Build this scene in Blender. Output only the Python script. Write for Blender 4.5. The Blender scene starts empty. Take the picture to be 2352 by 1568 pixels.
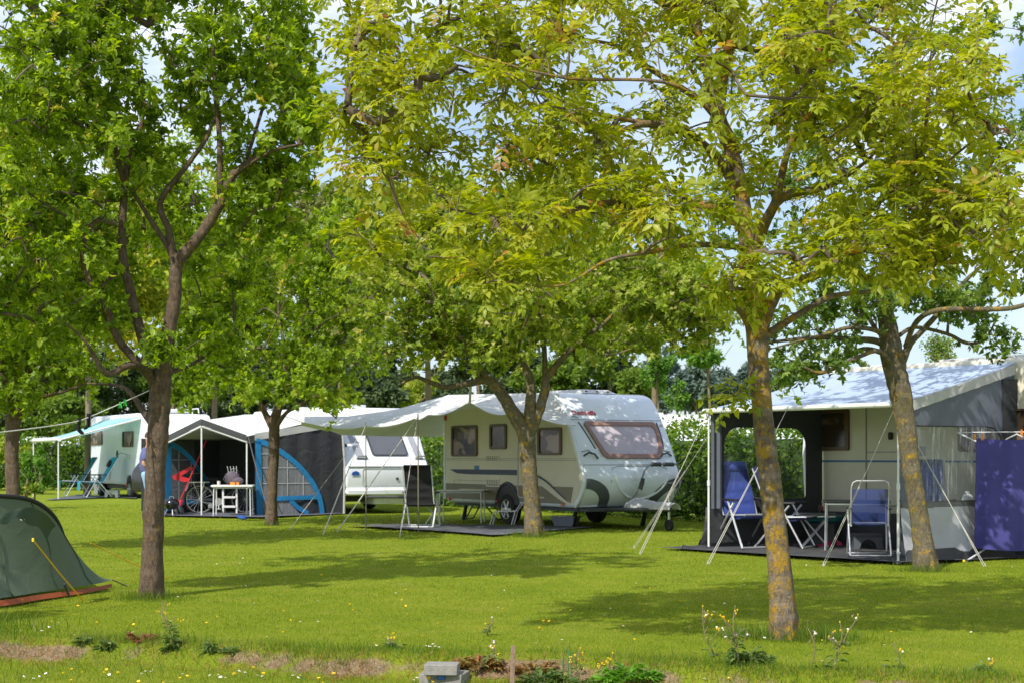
import bpy, bmesh, math, random
import numpy as np
from mathutils import Vector, Matrix
SC = bpy.context.scene
COL = SC.collection
PI = math.pi
R = math.radians
random.seed(7)
RNG = np.random.default_rng(11)
F = 3528.0            # focal length in units of the 2352-wide picture
HZ = 1048.0           # horizon row
CX = 1176.0
EYE = 1.35

def P(x, y, D):
    """world point seen at column x, row y of a 2352-wide frame, D metres away"""
    return Vector(((x - CX) / F * D, D, EYE + (HZ - y) / F * D))

def G(x, y, z=0.0):
    """point of the plane at height z seen at column x, row y"""
    D = (EYE - z) * F / (y - HZ)
    return Vector(((x - CX) / F * D, D, z))

def tag(o, label=None, cat=None, group=None, kind=None):
    if label: o['label'] = label
    if cat: o['category'] = cat
    if group: o['group'] = group
    if kind: o['kind'] = kind
    return o

def thing(name, label, cat, loc=(0, 0, 0), rz=0.0, group=None):
    o = bpy.data.objects.new(name, None)
    o.empty_display_size = 0.2
    COL.objects.link(o)
    o.location = loc
    o.rotation_euler = (0, 0, rz)
    return tag(o, label, cat, group)

def copy_tree(o, parent=None):
    c = o.copy()
    COL.objects.link(c)
    c.parent = parent
    for ch in [k for k in COL.objects if k.parent == o]:
        copy_tree(ch, c)
    return c

def root_loc(o):
    L = Vector((0, 0, 0))
    while o is not None:
        L = L + o.location
        o = o.parent
    return L

# ------------------------------------------------------------------ mesh builder
class MB:
    def __init__(s, M=None):
        s.v = []; s.f = []; s.M = M

    def add(s, vs, fs):
        b = len(s.v)
        if s.M is not None:
            vs = [s.M @ Vector(p) for p in vs]
        s.v += [tuple(p) for p in vs]
        s.f += [tuple(i + b for i in f) for f in fs]
        return s

    def box(s, c, d, rot=None):
        x, y, z = d[0] / 2, d[1] / 2, d[2] / 2
        vs = [Vector(p) for p in ((-x, -y, -z), (x, -y, -z), (x, y, -z), (-x, y, -z), (-x, -y, z), (x, -y, z), (x, y, z), (-x, y, z))]
        if rot is not None:
            vs = [rot @ p for p in vs]
        c = Vector(c)
        return s.add([p + c for p in vs], [(0, 3, 2, 1), (4, 5, 6, 7), (0, 1, 5, 4), (1, 2, 6, 5), (2, 3, 7, 6), (3, 0, 4, 7)])

    def tube(s, pts, r, n=8, caps=True, closed=False):
        pts = [Vector(p) for p in pts]
        m = len(pts)
        rr = r if isinstance(r, (list, tuple)) else [r] * m
        vs = []; ref = None
        for i, p in enumerate(pts):
            if closed:
                t = pts[(i + 1) % m] - pts[i - 1]
            else:
                t = pts[min(i + 1, m - 1)] - pts[max(i - 1, 0)]
            t.normalize()
            if ref is None:
                ref = Vector((0, 0, 1)) if abs(t.z) < 0.9 else Vector((1, 0, 0))
            u = ref - t * ref.dot(t)
            u.normalize(); w = t.cross(u); ref = u
            for k in range(n):
                a = 2 * PI * k / n
                vs.append(p + (u * math.cos(a) + w * math.sin(a)) * rr[i])
        fs = []
        for i in range(m if closed else m - 1):
            j = (i + 1) % m
            for k in range(n):
                k2 = (k + 1) % n
                fs.append((i * n + k, i * n + k2, j * n + k2, j * n + k))
        if caps and not closed:
            fs.append(tuple(range(n - 1, -1, -1)))
            fs.append(tuple((m - 1) * n + k for k in range(n)))
        return s.add(vs, fs)

    def poly(s, pts, th=None):
        """flat polygon; with th (vector) a plate whose second face is moved by th"""
        n = len(pts)
        pts = [Vector(p) for p in pts]
        if th is None:
            return s.add(pts, [tuple(range(n))])
        th = Vector(th)
        return s.add(pts + [p + th for p in pts],
                     [tuple(range(n - 1, -1, -1)), tuple(range(n, 2 * n))] + [(i, (i + 1) % n, n + (i + 1) % n, n + i) for i in range(n)])

    def ring(s, A, B, th):
        """frame between two loops of equal length"""
        n = len(A); th = Vector(th)
        A = [Vector(p) for p in A]; B = [Vector(p) for p in B]
        vs = A + B + [p + th for p in A] + [p + th for p in B]
        fs = []
        for i in range(n):
            j = (i + 1) % n
            fs += [(i, j, n + j, n + i), (2 * n + i, 3 * n + i, 3 * n + j, 2 * n + j), (i, 2 * n + i, 2 * n + j, j), (n + i, n + j, 3 * n + j, 3 * n + i)]
        return s.add(vs, fs)

    def lathe(s, prof, c=(0, 0, 0), n=20, rot=None):
        vs = []; fs = []
        c = Vector(c)
        for (r, z) in prof:
            for k in range(n):
                a = 2 * PI * k / n
                p = Vector((r * math.cos(a), r * math.sin(a), z))
                vs.append((rot @ p if rot is not None else p) + c)
        for i in range(len(prof) - 1):
            for k in range(n):
                k2 = (k + 1) % n
                fs.append((i * n + k, i * n + k2, (i + 1) * n + k2, (i + 1) * n + k))
        fs.append(tuple(range(n - 1, -1, -1)))
        fs.append(tuple((len(prof) - 1) * n + k for k in range(n)))
        return s.add(vs, fs)

    def ball(s, c, r, n=12, rot=None):
        if not isinstance(r, (tuple, list)): r = (r, r, r)
        m = max(5, n // 2)
        vs = []; fs = []
        for i in range(m + 1):
            t = PI * i / m
            for k in range(n):
                a = 2 * PI * k / n
                p = Vector((r[0] * max(math.sin(t), 1e-3) * math.cos(a), r[1] * max(math.sin(t), 1e-3) * math.sin(a), -r[2] * math.cos(t)))
                vs.append((rot @ p if rot is not None else p) + Vector(c))
        for i in range(m):
            for k in range(n):
                k2 = (k + 1) % n
                fs.append((i * n + k, i * n + k2, (i + 1) * n + k2, (i + 1) * n + k))
        return s.add(vs, fs)

    def surf(s, fn, nu, nv, th=None):
        """sheet fn(u,v), u,v in 0..1; th = thickness vector"""
        vs = [Vector(fn(i / nu, j / nv)) for i in range(nu + 1) for j in range(nv + 1)]
        w = nv + 1
        fs = [(i * w + j, (i + 1) * w + j, (i + 1) * w + j + 1, i * w + j + 1) for i in range(nu) for j in range(nv)]
        if th is not None:
            b = len(vs); th = Vector(th)
            vs = vs + [p + th for p in vs]
            fs = fs + [tuple(b + q for q in reversed(f)) for f in fs]
            rim = [i * w for i in range(nu + 1)] + [nu * w + j for j in range(1, nv + 1)] + [i * w + nv for i in range(nu - 1, -1, -1)] + [j for j in range(nv - 1, 0, -1)]
            m = len(rim)
            fs += [(rim[k], b + rim[k], b + rim[(k + 1) % m], rim[(k + 1) % m]) for k in range(m)]
        return s.add(vs, fs)

    def build(s, name, mat, parent=None, smooth=True, bevel=0.0, angle=35, label=None):
        me = bpy.data.meshes.new(name)
        L = root_loc(parent) if parent is not None else Vector((0, 0, 0))
        me.from_pydata([(p[0] - L.x, p[1] - L.y, p[2] - L.z) for p in s.v], [], s.f)
        bm = bmesh.new(); bm.from_mesh(me)
        bmesh.ops.recalc_face_normals(bm, faces=bm.faces)
        bm.to_mesh(me); bm.free()
        if smooth:
            me.polygons.foreach_set('use_smooth', [True] * len(me.polygons))
            me.set_sharp_from_angle(angle=R(angle))
        me.materials.append(mat)
        o = bpy.data.objects.new(name, me)
        COL.objects.link(o)
        if parent is not None: o.parent = parent
        if bevel > 0:
            b = o.modifiers.new('edge', 'BEVEL'); b.width = bevel; b.segments = 2; b.limit_method = 'ANGLE'; b.angle_limit = R(40)
        if label: o['label'] = label
        return o

def np_mesh(name, V, T, mat, parent=None, var=None, smooth=False):
    """mesh from numpy vertices (n,3) and triangles or quads (m,k)"""
    me = bpy.data.meshes.new(name)
    if parent is not None:
        V = V - np.array(root_loc(parent))
    n, m, k = len(V), len(T), T.shape[1]
    me.vertices.add(n); me.vertices.foreach_set('co', np.ascontiguousarray(V, dtype=np.float32).ravel())
    me.loops.add(m * k); me.loops.foreach_set('vertex_index', np.ascontiguousarray(T, dtype=np.int32).ravel())
    me.polygons.add(m)
    me.polygons.foreach_set('loop_start', np.arange(0, m * k, k, dtype=np.int32))
    me.polygons.foreach_set('loop_total', np.full(m, k, dtype=np.int32))
    me.update(calc_edges=True)
    if var is not None:
        a = me.attributes.new('var', 'FLOAT', 'POINT')
        a.data.foreach_set('value', np.ascontiguousarray(var, dtype=np.float32))
    if smooth:
        me.polygons.foreach_set('use_smooth', np.ones(m, dtype=bool))
    me.materials.append(mat)
    o = bpy.data.objects.new(name, me)
    COL.objects.link(o)
    if parent is not None: o.parent = parent
    return o

def rrect(x0, y0, x1, y1, r, n=4):
    """rounded rectangle; r a number or four radii (bl, br, tr, tl)"""
    if not isinstance(r, (list, tuple)): r = (r, r, r, r)
    out = []
    for (cx, cy, a0, q) in ((x0 + r[0], y0 + r[0], 180, r[0]), (x1 - r[1], y0 + r[1], 270, r[1]), (x1 - r[2], y1 - r[2], 0, r[2]), (x0 + r[3], y1 - r[3], 90, r[3])):
        for k in range(n + 1):
            a = R(a0 + 90 * k / n)
            out.append((cx + q * math.cos(a), cy + q * math.sin(a)))
    return out

def inset(poly, d):
    """offset a convex-ish 2D polygon inwards by d"""
    n = len(poly); out = []
    area = sum(poly[i][0] * poly[(i + 1) % n][1] - poly[(i + 1) % n][0] * poly[i][1] for i in range(n))
    sg = 1 if area > 0 else -1
    for i in range(n):
        p0, p1, p2 = poly[i - 1], poly[i], poly[(i + 1) % n]
        def nrm(a, b):
            dx, dy = b[0] - a[0], b[1] - a[1]; l = math.hypot(dx, dy) or 1e-9
            return (-dy / l * sg, dx / l * sg)
        n1, n2 = nrm(p0, p1), nrm(p1, p2)
        bx, by = n1[0] + n2[0], n1[1] + n2[1]
        q = max(0.5, 1 + n1[0] * n2[0] + n1[1] * n2[1])
        out.append((p1[0] + bx / q * d, p1[1] + by / q * d))
    return out

# ------------------------------------------------------------------ materials
class NT:
    def __init__(s, m):
        m.use_nodes = True
        s.t = m.node_tree; s.t.nodes.clear()
    def n(s, typ, **kw):
        x = s.t.nodes.new(typ)
        for k, v in kw.items():
            if k in x.inputs.keys(): x.inputs[k].default_value = v
            else: setattr(x, k, v)
        return x
    def l(s, a, b): s.t.links.new(a, b)
    def ramp(s, fac, stops):
        x = s.n('ShaderNodeValToRGB')
        e = x.color_ramp.elements
        while len(e) < len(stops): e.new(0.5)
        for k, (p, c) in enumerate(stops):
            e[k].position = p; e[k].color = (*c, 1) if len(c) == 3 else c
        s.l(fac, x.inputs['Fac'])
        return x.outputs['Color']
    def noise(s, vec, scale, detail=4, rough=0.55, dist=0.0):
        x = s.n('ShaderNodeTexNoise', Scale=scale, Detail=detail, Roughness=rough, Distortion=dist)
        if vec is not None: s.l(vec, x.inputs['Vector'])
        return x.outputs['Fac']
    def mix(s, f, a, b, typ='MIX'):
        x = s.n('ShaderNodeMix', data_type='RGBA', blend_type=typ)
        for sock, val in ((x.inputs[0], f), (x.inputs[6], a), (x.inputs[7], b)):
            if isinstance(val, bpy.types.NodeSocket): s.l(val, sock)
            elif isinstance(val, (int, float)): sock.default_value = val
            else: sock.default_value = (*val, 1) if len(val) == 3 else val
        return x.outputs[2]
    def bump(s, h, strength=0.3, dist=0.01):
        x = s.n('ShaderNodeBump', Strength=strength, Distance=dist)
        s.l(h, x.inputs['Height'])
        return x.outputs['Normal']
    def out(s, sh):
        o = s.n('ShaderNodeOutputMaterial'); s.l(sh, o.inputs['Surface'])

def pm(name, col, rough=0.5, metal=0.0, var=0.12, vs=3.0, bump=0.0, bs=60.0, coat=0.0, dirt=None, spec=0.5):
    """painted / plain surface with slight colour variation"""
    m = bpy.data.materials.new(name); t = NT(m)
    tc = t.n('ShaderNodeTexCoord').outputs['Object']
    f = t.noise(tc, vs, 5, 0.6)
    lo = tuple(c * (1 - var) for c in col); hi = tuple(min(1, c * (1 + var)) for c in col)
    c = t.ramp(f, [(0.3, lo), (0.7, hi)])
    if dirt:
        g = t.ramp(t.noise(tc, vs * 2.3, 6, 0.7), [(0.55, (0, 0, 0)), (0.75, (1, 1, 1))])
        c = t.mix(g, c, dirt)
    b = t.n('ShaderNodeBsdfPrincipled', Roughness=rough, Metallic=metal)
    b.inputs['Specular IOR Level'].default_value = spec
    if coat: b.inputs['Coat Weight'].default_value = coat
    t.l(c, b.inputs['Base Color'])
    if bump: t.l(t.bump(t.noise(tc, bs, 4, 0.6), bump, 0.01), b.inputs['Normal'])
    t.out(b.outputs[0])
    return m

def cloth(name, col, trans=0.25, rough=0.8, var=0.12, vs=1.5, bump=0.25, bs=5.0, tcol=None, weave=True):
    m = bpy.data.materials.new(name); t = NT(m)
    tc = t.n('ShaderNodeTexCoord').outputs['Object']
    f = t.noise(tc, vs, 5, 0.6, 0.5)
    c = t.ramp(f, [(0.3, tuple(x * (1 - var) for x in col)), (0.7, tuple(min(1, x * (1 + var)) for x in col))])
    b = t.n('ShaderNodeBsdfPrincipled', Roughness=rough)
    t.l(c, b.inputs['Base Color'])
    nr = t.bump(t.noise(tc, bs, 3, 0.5, 1.0), bump, 0.05)
    t.l(nr, b.inputs['Normal'])
    tr = t.n('ShaderNodeBsdfTranslucent')
    if tcol: tr.inputs['Color'].default_value = (*tcol, 1)
    else: t.l(c, tr.inputs['Color'])
    mx = t.n('ShaderNodeMixShader', Fac=trans)
    t.l(b.outputs[0], mx.inputs[1]); t.l(tr.outputs[0], mx.inputs[2])
    t.out(mx.outputs[0])
    return m

def clear(name, tint=(0.9, 0.93, 0.95), haze=0.12, streak=0.35):
    """clear window film with soft wrinkles"""
    m = bpy.data.materials.new(name); t = NT(m)
    tc = t.n('ShaderNodeTexCoord').outputs['Object']
    mp = t.n('ShaderNodeMapping'); mp.inputs['Scale'].default_value = (9, 9, 0.9); mp.inputs['Rotation'].default_value = (0, 0.12, 0)
    t.l(tc, mp.inputs['Vector'])
    f = t.noise(mp.outputs[0], 1.6, 4, 0.6, 0.6)
    fac = t.ramp(f, [(0.5, (haze,) * 3), (0.72, (haze + streak,) * 3)])
    a = t.n('ShaderNodeBsdfTransparent', Color=(*tint, 1))
    d = t.n('ShaderNodeBsdfPrincipled', Roughness=0.25); d.inputs['Base Color'].default_value = (0.55, 0.57, 0.6, 1)
    t.l(t.bump(f, 0.3, 0.03), d.inputs['Normal'])
    mx = t.n('ShaderNodeMixShader')
    t.l(fac, mx.inputs[0]); t.l(a.outputs[0], mx.inputs[1]); t.l(d.outputs[0], mx.inputs[2])
    t.out(mx.outputs[0])
    return m

def leafmat(name, stops, trans=0.45, tboost=1.5, rough=0.45, spec=0.35):
    m = bpy.data.materials.new(name); t = NT(m)
    a = t.n('ShaderNodeAttribute', attribute_name='var')
    c = t.ramp(a.outputs['Fac'], stops)
    b = t.n('ShaderNodeBsdfPrincipled', Roughness=rough); b.inputs['Specular IOR Level'].default_value = spec
    t.l(c, b.inputs['Base Color'])
    hs = t.n('ShaderNodeHueSaturation', Value=tboost, Saturation=1.1, Hue=0.49)
    t.l(c, hs.inputs['Color'])
    tr = t.n('ShaderNodeBsdfTranslucent'); t.l(hs.outputs[0], tr.inputs['Color'])
    mx = t.n('ShaderNodeMixShader', Fac=trans)
    t.l(b.outputs[0], mx.inputs[1]); t.l(tr.outputs[0], mx.inputs[2])
    t.out(mx.outputs[0])
    return m

def barkmat(name, base, dark, lichen=(0.42, 0.24, 0.02), lich=0.56, pale=0.62, band=1.0, green=0.0):
    m = bpy.data.materials.new(name); t = NT(m)
    tc = t.n('ShaderNodeTexCoord').outputs['Object']
    mp = t.n('ShaderNodeMapping'); mp.inputs['Scale'].default_value = (1, 1, 0.35); t.l(tc, mp.inputs['Vector'])
    f1 = t.noise(mp.outputs[0], 38, 6, 0.7, 0.4)
    c = t.ramp(f1, [(0.32, dark), (0.66, base)])
    mp2 = t.n('ShaderNodeMapping'); mp2.inputs['Scale'].default_value = (0.25, 0.25, 1.0); t.l(tc, mp2.inputs['Vector'])
    f2 = t.noise(mp2.outputs[0], 13, 4, 0.6)
    c = t.mix(t.ramp(f2, [(0.45, (0, 0, 0)), (0.7, (0.55 * band,) * 3)]), c, tuple(min(1, x * 1.7) for x in base))
    f3 = t.noise(tc, 21, 5, 0.72)
    c = t.mix(t.ramp(f3, [(pale, (0, 0, 0)), (pale + 0.07, (0.7,) * 3)]), c, (0.36, 0.35, 0.31))
    if green:
        c = t.mix(t.ramp(t.noise(tc, 3, 4, 0.6), [(0.4, (0, 0, 0)), (0.65, (green,) * 3)]), c, (0.12, 0.11, 0.035))
    f4 = t.noise(tc, 8.5, 7, 0.78)
    f5 = t.noise(tc, 45, 4, 0.7)
    md = t.n('ShaderNodeMath', operation='MULTIPLY_ADD'); t.l(f5, md.inputs[0]); md.inputs[1].default_value = 0.25; t.l(f4, md.inputs[2])
    c = t.mix(t.ramp(md.outputs[0], [(lich + 0.10, (0, 0, 0)), (lich + 0.20, (0.85,) * 3)]), c, lichen)
    b = t.n('ShaderNodeBsdfPrincipled', Roughness=0.9); b.inputs['Specular IOR Level'].default_value = 0.2
    t.l(c, b.inputs['Base Color'])
    t.l(t.bump(f1, 1.0, 0.035), b.inputs['Normal'])
    t.out(b.outputs[0])
    return m

M = {}
M['white_gel'] = pm('white_gelcoat', (0.80, 0.85, 0.92), 0.3, var=0.04, vs=1.5, coat=0.3, dirt=(0.70, 0.70, 0.67))  # blue cast of the shaded front is put into this base colour
M['white_gel2'] = pm('bright_gelcoat', (0.84, 0.86, 0.90), 0.35, var=0.03, vs=1.5, coat=0.2)
M['cream'] = pm('cream_hammered_sheet', (0.66, 0.62, 0.48), 0.45, var=0.04, vs=2, bump=0.06, bs=120)
M['cream_b'] = pm('cream_ribbed_sheet', (0.70, 0.66, 0.53), 0.45, var=0.04, vs=2, bump=0.08, bs=90)
M['brown_panel'] = pm('brown_skirt_paint', (0.20, 0.175, 0.12), 0.45, var=0.06)
M['seam'] = pm('seam_grey', (0.30, 0.30, 0.27), 0.6)
M['grey_plastic'] = pm('grey_plastic', (0.26, 0.27, 0.28), 0.5)
M['light_plastic'] = pm('light_plastic', (0.55, 0.55, 0.54), 0.5)
M['black_plastic'] = pm('black_plastic', (0.018, 0.018, 0.02), 0.5)
M['dark_grey'] = pm('charcoal_paint', (0.05, 0.055, 0.06), 0.5)
M['rubber'] = pm('rubber', (0.02, 0.02, 0.02), 0.85, bump=0.1)
M['alloy'] = pm('alloy', (0.62, 0.62, 0.63), 0.35, metal=0.8)
M['alu'] = pm('aluminium_tube', (0.75, 0.76, 0.76), 0.32, metal=0.75, var=0.05)
M['alu_white'] = pm('white_lacquered_tube', (0.72, 0.73, 0.72), 0.4, var=0.05)
M['steel_olive'] = pm('drab_pole', (0.22, 0.21, 0.13), 0.5, metal=0.2)
M['strap'] = cloth('grey_webbing', (0.55, 0.53, 0.47), 0.05)
M['rope'] = cloth('pale_cord', (0.62, 0.60, 0.55), 0.0)
M['navy_decal'] = pm('navy_decal', (0.022, 0.035, 0.075), 0.4)
M['blue_decal'] = pm('blue_decal', (0.03, 0.16, 0.34), 0.4)
M['red_paint'] = pm('red_lacquer', (0.55, 0.02, 0.03), 0.4)
M['red_light'] = pm('red_marker_lens', (0.5, 0.03, 0.01), 0.25)
M['orange_light'] = pm('amber_marker_lens', (0.62, 0.16, 0.02), 0.25)
M['window_frame'] = pm('brown_window_frame', (0.11, 0.065, 0.035), 0.4)
M['window_frame_r'] = pm('rosy_window_frame', (0.30, 0.17, 0.13), 0.35)
M['grey_window'] = pm('grey_acrylic', (0.12, 0.125, 0.14), 0.12, var=0.05, coat=0.5)

def panemat(name, dark, light, scale=1.6, rough=0.06, seed=0.0, lo=0.5, hi=0.58):
    """tinted acrylic pane with soft paler patches in its colour"""
    m = bpy.data.materials.new(name); t = NT(m)
    tc = t.n('ShaderNodeTexCoord').outputs['Object']
    mp = t.n('ShaderNodeMapping'); mp.inputs['Location'].default_value = (seed, seed * 0.7, 0); mp.inputs['Scale'].default_value = (1.0, 1.0, 1.6); t.l(tc, mp.inputs['Vector'])
    f = t.noise(mp.outputs[0], scale, 2, 0.4, 0.8)
    c = t.ramp(f, [(lo, dark), (hi, light)])
    b = t.n('ShaderNodeBsdfPrincipled', Roughness=rough + .12); b.inputs['Coat Weight'].default_value = 0.05
    t.l(c, b.inputs['Base Color'])
    t.out(b.outputs[0])
    return m
M['pane_brown'] = panemat('brown_tinted_pane', (0.050, 0.036, 0.020), (0.30, 0.21, 0.17), 1.9, 0.08, 0.0, 0.52, 0.60)  # paler tone paints a pinkish highlight into the pane colour
M['pane_rose'] = panemat('rose_tinted_pane', (0.47, 0.40, 0.45), (0.58, 0.50, 0.56), 2.5, 0.2, 0.0, 0.3, 0.8)
M['pane_dark'] = panemat('dark_tinted_pane', (0.045, 0.032, 0.02), (0.16, 0.105, 0.08), 1.8, 0.1, 3.0, 0.5, 0.6)
M['glass_car'] = pm('car_glass', (0.10, 0.14, 0.18), 0.08, var=0.05, coat=0.6)

M['tarp'] = cloth('white_tarpaulin', (0.72, 0.72, 0.69), 0.10, 0.6, 0.05, 1.2, 0.3, 2.6, tcol=(0.45, 0.46, 0.36))
M['awn_roof'] = cloth('pale_awning_roof', (0.40, 0.49, 0.63), 0.06, 0.45, 0.06, 1.0, 0.3, 2.0, tcol=(0.35, 0.38, 0.36))  # blue of reflected sky and shade is put into the cloth colour
M['awn_white'] = cloth('white_awning_roof', (0.78, 0.78, 0.78), 0.05, 0.5, 0.04, 1.0, 0.2, 2.0, tcol=(0.4, 0.4, 0.38))
M['awn_aqua'] = cloth('aqua_awning_cloth', (0.34, 0.66, 0.74), 0.2, 0.55, 0.35, 0.5, 0.2, 2.0)
M['fab_dark'] = cloth('charcoal_fabric', (0.028, 0.03, 0.036), 0.04, 0.75, 0.12, 1.5, 0.55, 4.0)
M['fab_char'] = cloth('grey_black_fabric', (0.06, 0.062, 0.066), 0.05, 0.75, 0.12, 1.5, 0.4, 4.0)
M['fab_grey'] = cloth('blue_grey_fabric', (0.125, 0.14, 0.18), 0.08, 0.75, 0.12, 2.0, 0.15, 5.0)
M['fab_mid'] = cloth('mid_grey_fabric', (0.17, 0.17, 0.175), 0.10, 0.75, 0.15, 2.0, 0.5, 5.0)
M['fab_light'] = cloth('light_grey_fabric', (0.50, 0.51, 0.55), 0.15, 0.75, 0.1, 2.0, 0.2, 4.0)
M['fab_band'] = cloth('pale_grey_band', (0.50, 0.50, 0.49), 0.15, 0.7, 0.08, 2.0, 0.2, 4.0)
M['trim_blue'] = cloth('blue_trim', (0.03, 0.27, 0.60), 0.30, 0.5, 0.12, 2.0, 0.3, 5.0)
M['film'] = clear('window_film', haze=0.05, streak=0.12)
M['film_wrinkled'] = clear('wrinkled_window_film', haze=0.12, streak=0.6)
M['film_blue'] = clear('blue_window_film', (0.72, 0.82, 0.95), haze=0.30, streak=0.12)
M['grid_white'] = pm('white_grid_tape', (0.5, 0.52, 0.55), 0.6)
M['sheet'] = cloth('grey_groundsheet', (0.055, 0.055, 0.06), 0.0, 0.85, 0.35, 1.6, 0.9, 3.0)
M['sheet_blue'] = cloth('slate_groundsheet', (0.10, 0.105, 0.125), 0.0, 0.85, 0.35, 1.6, 0.9, 3.0)
M['tent'] = cloth('tent_green', (0.15, 0.20, 0.12), 0.22, 0.55, 0.08, 1.5, 0.25, 3.0)
M['tent_dark'] = cloth('tent_dark_green', (0.04, 0.07, 0.04), 0.08, 0.6, 0.1, 1.5, 0.25, 3.0)
M['tent_orange'] = cloth('tent_orange_floor', (0.36, 0.075, 0.015), 0.1, 0.6, 0.15, 3.0, 0.3, 5.0)
M['yellow_rope'] = cloth('yellow_cord', (0.75, 0.42, 0.01), 0.0)
M['chair_blue'] = cloth('royal_blue_padding', (0.04, 0.07, 0.30), 0.0, 0.75, 0.12, 4.0, 0.25, 14.0)
M['mesh_blue'] = None
M['chair_navy'] = cloth('navy_padding', (0.015, 0.025, 0.10), 0.0, 0.8, 0.12, 4.0, 0.2, 14.0)
M['chair_black'] = cloth('black_padding', (0.013, 0.013, 0.014), 0.0, 0.8, 0.12, 4.0, 0.2, 14.0)
M['chair_teal'] = cloth('teal_canvas', (0.02, 0.30, 0.42), 0.05, 0.75, 0.15, 4.0, 0.2, 14.0)
M['chair_teal_d'] = cloth('deep_teal_canvas', (0.02, 0.16, 0.20), 0.05, 0.75, 0.15, 4.0, 0.2, 14.0)
M['towel'] = cloth('violet_towel', (0.075, 0.068, 0.28), 0.12, 0.95, 0.10, 3.0, 0.15, 60.0)
M['pink'] = pm('pink_foam', (0.65, 0.05, 0.16), 0.6)
M['teal_plastic'] = pm('teal_plastic', (0.02, 0.24, 0.30), 0.5)
M['grey_tub'] = pm('blue_grey_tub', (0.19, 0.21, 0.25), 0.5)
M['peg_orange'] = pm('orange_peg', (0.7, 0.25, 0.05), 0.5)
M['peg_green'] = pm('green_peg', (0.02, 0.42, 0.04), 0.5)
M['sock'] = cloth('black_knit', (0.010, 0.010, 0.012), 0.0, 0.95, 0.1, 8, 0.4, 60)
M['skin'] = pm('skin', (0.55, 0.30, 0.20), 0.55, var=0.08)
M['shirt'] = cloth('blue_grey_jersey', (0.10, 0.11, 0.25), 0.0, 0.85, 0.12, 4, 0.4, 12)
M['jeans'] = cloth('pale_denim', (0.25, 0.42, 0.62), 0.0, 0.85, 0.2, 5, 0.3, 18)
M['hair'] = pm('brown_hair', (0.06, 0.04, 0.03), 0.7, bump=0.5, bs=90)
M['shoe'] = pm('dark_shoe', (0.05, 0.045, 0.045), 0.7)
M['enamel'] = pm('black_enamel', (0.012, 0.012, 0.014), 0.12, coat=0.6)
M['car_paint'] = pm('black_car_paint', (0.015, 0.016, 0.02), 0.2, coat=0.8)
M['concrete'] = pm('concrete_block', (0.27, 0.255, 0.235), 0.9, var=0.18, vs=20, bump=0.5, bs=140, dirt=(0.16, 0.15, 0.13))
M['stake'] = pm('weathered_wood', (0.26, 0.17, 0.12), 0.85, var=0.3, vs=25, bump=0.4, bs=80)
M['yellow'] = pm('yellow_plastic', (0.75, 0.55, 0.01), 0.5)
M['backpack'] = cloth('mauve_grey_canvas', (0.12, 0.095, 0.125), 0.0, 0.85, 0.2, 5, 0.4, 14)
M['table_grey'] = pm('grey_table_top', (0.10, 0.105, 0.10), 0.5)
M['table_white'] = pm('white_table_top', (0.72, 0.72, 0.70), 0.4)
M['orange_box'] = pm('orange_plastic', (0.75, 0.28, 0.04), 0.5)
M['white_plastic'] = pm('white_plastic', (0.72, 0.72, 0.72), 0.45)
M['blue_plastic'] = pm('blue_plastic', (0.02, 0.09, 0.36), 0.45)

# foliage
M['leaf_walnut'] = leafmat('walnut_leaf', [(0.0, (0.13, 0.178, 0.014)), (0.4, (0.29, 0.348, 0.028)), (0.82, (0.46, 0.470, 0.055)), (0.92, (0.47, 0.38, 0.06)), (1.0, (0.40, 0.18, 0.08))], 0.52, 1.6, 0.38)
M['leaf_plum'] = leafmat('plum_leaf', [(0.0, (0.11, 0.180, 0.016)), (0.45, (0.245, 0.355, 0.030)), (0.85, (0.38, 0.48, 0.06)), (1.0, (0.52, 0.45, 0.09))], 0.55, 1.8, 0.38)
M['leaf_pear'] = leafmat('pear_leaf', [(0.0, (0.12, 0.19, 0.02)), (0.45, (0.29, 0.38, 0.04)), (0.85, (0.47, 0.50, 0.11)), (1.0, (0.56, 0.48, 0.24))], 0.54, 1.7, 0.45)
M['leaf_apple'] = leafmat('apple_leaf', [(0.0, (0.07, 0.13, 0.02)), (0.5, (0.17, 0.27, 0.04)), (1.0, (0.32, 0.40, 0.08))], 0.48, 1.6, 0.45)
M['leaf_pale'] = leafmat('willow_leaf', [(0.0, (0.15, 0.19, 0.04)), (0.5, (0.30, 0.34, 0.09)), (1.0, (0.48, 0.46, 0.20))], 0.4, 1.3, 0.6)
M['leaf_yellow'] = leafmat('yellowgreen_leaf', [(0.0, (0.16, 0.22, 0.02)), (0.5, (0.36, 0.42, 0.03)), (1.0, (0.56, 0.48, 0.04))], 0.45, 1.4, 0.5)
M['leaf_bright'] = leafmat('maple_leaf', [(0.0, (0.056, 0.154, 0.017)), (0.5, (0.140, 0.294, 0.035)), (1.0, (0.252, 0.392, 0.070))], 0.45, 1.5, 0.5)
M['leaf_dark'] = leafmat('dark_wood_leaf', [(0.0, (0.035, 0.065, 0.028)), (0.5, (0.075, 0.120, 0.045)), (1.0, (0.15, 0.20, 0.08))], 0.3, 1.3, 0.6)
M['leaf_haze'] = leafmat('far_wood_leaf', [(0.0, (0.09, 0.14, 0.12)), (0.5, (0.13, 0.19, 0.155)), (1.0, (0.18, 0.24, 0.18))], 0.25, 1.2, 0.7)  # distance haze is put into these bluish leaf colours
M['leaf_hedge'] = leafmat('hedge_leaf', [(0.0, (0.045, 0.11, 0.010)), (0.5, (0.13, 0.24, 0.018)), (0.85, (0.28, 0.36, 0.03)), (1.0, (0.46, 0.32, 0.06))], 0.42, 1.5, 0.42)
M['hedge_core'] = pm('hedge_twigs', (0.035, 0.065, 0.014), 0.9, var=0.5, vs=14, bump=0.8, bs=25)
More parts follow.
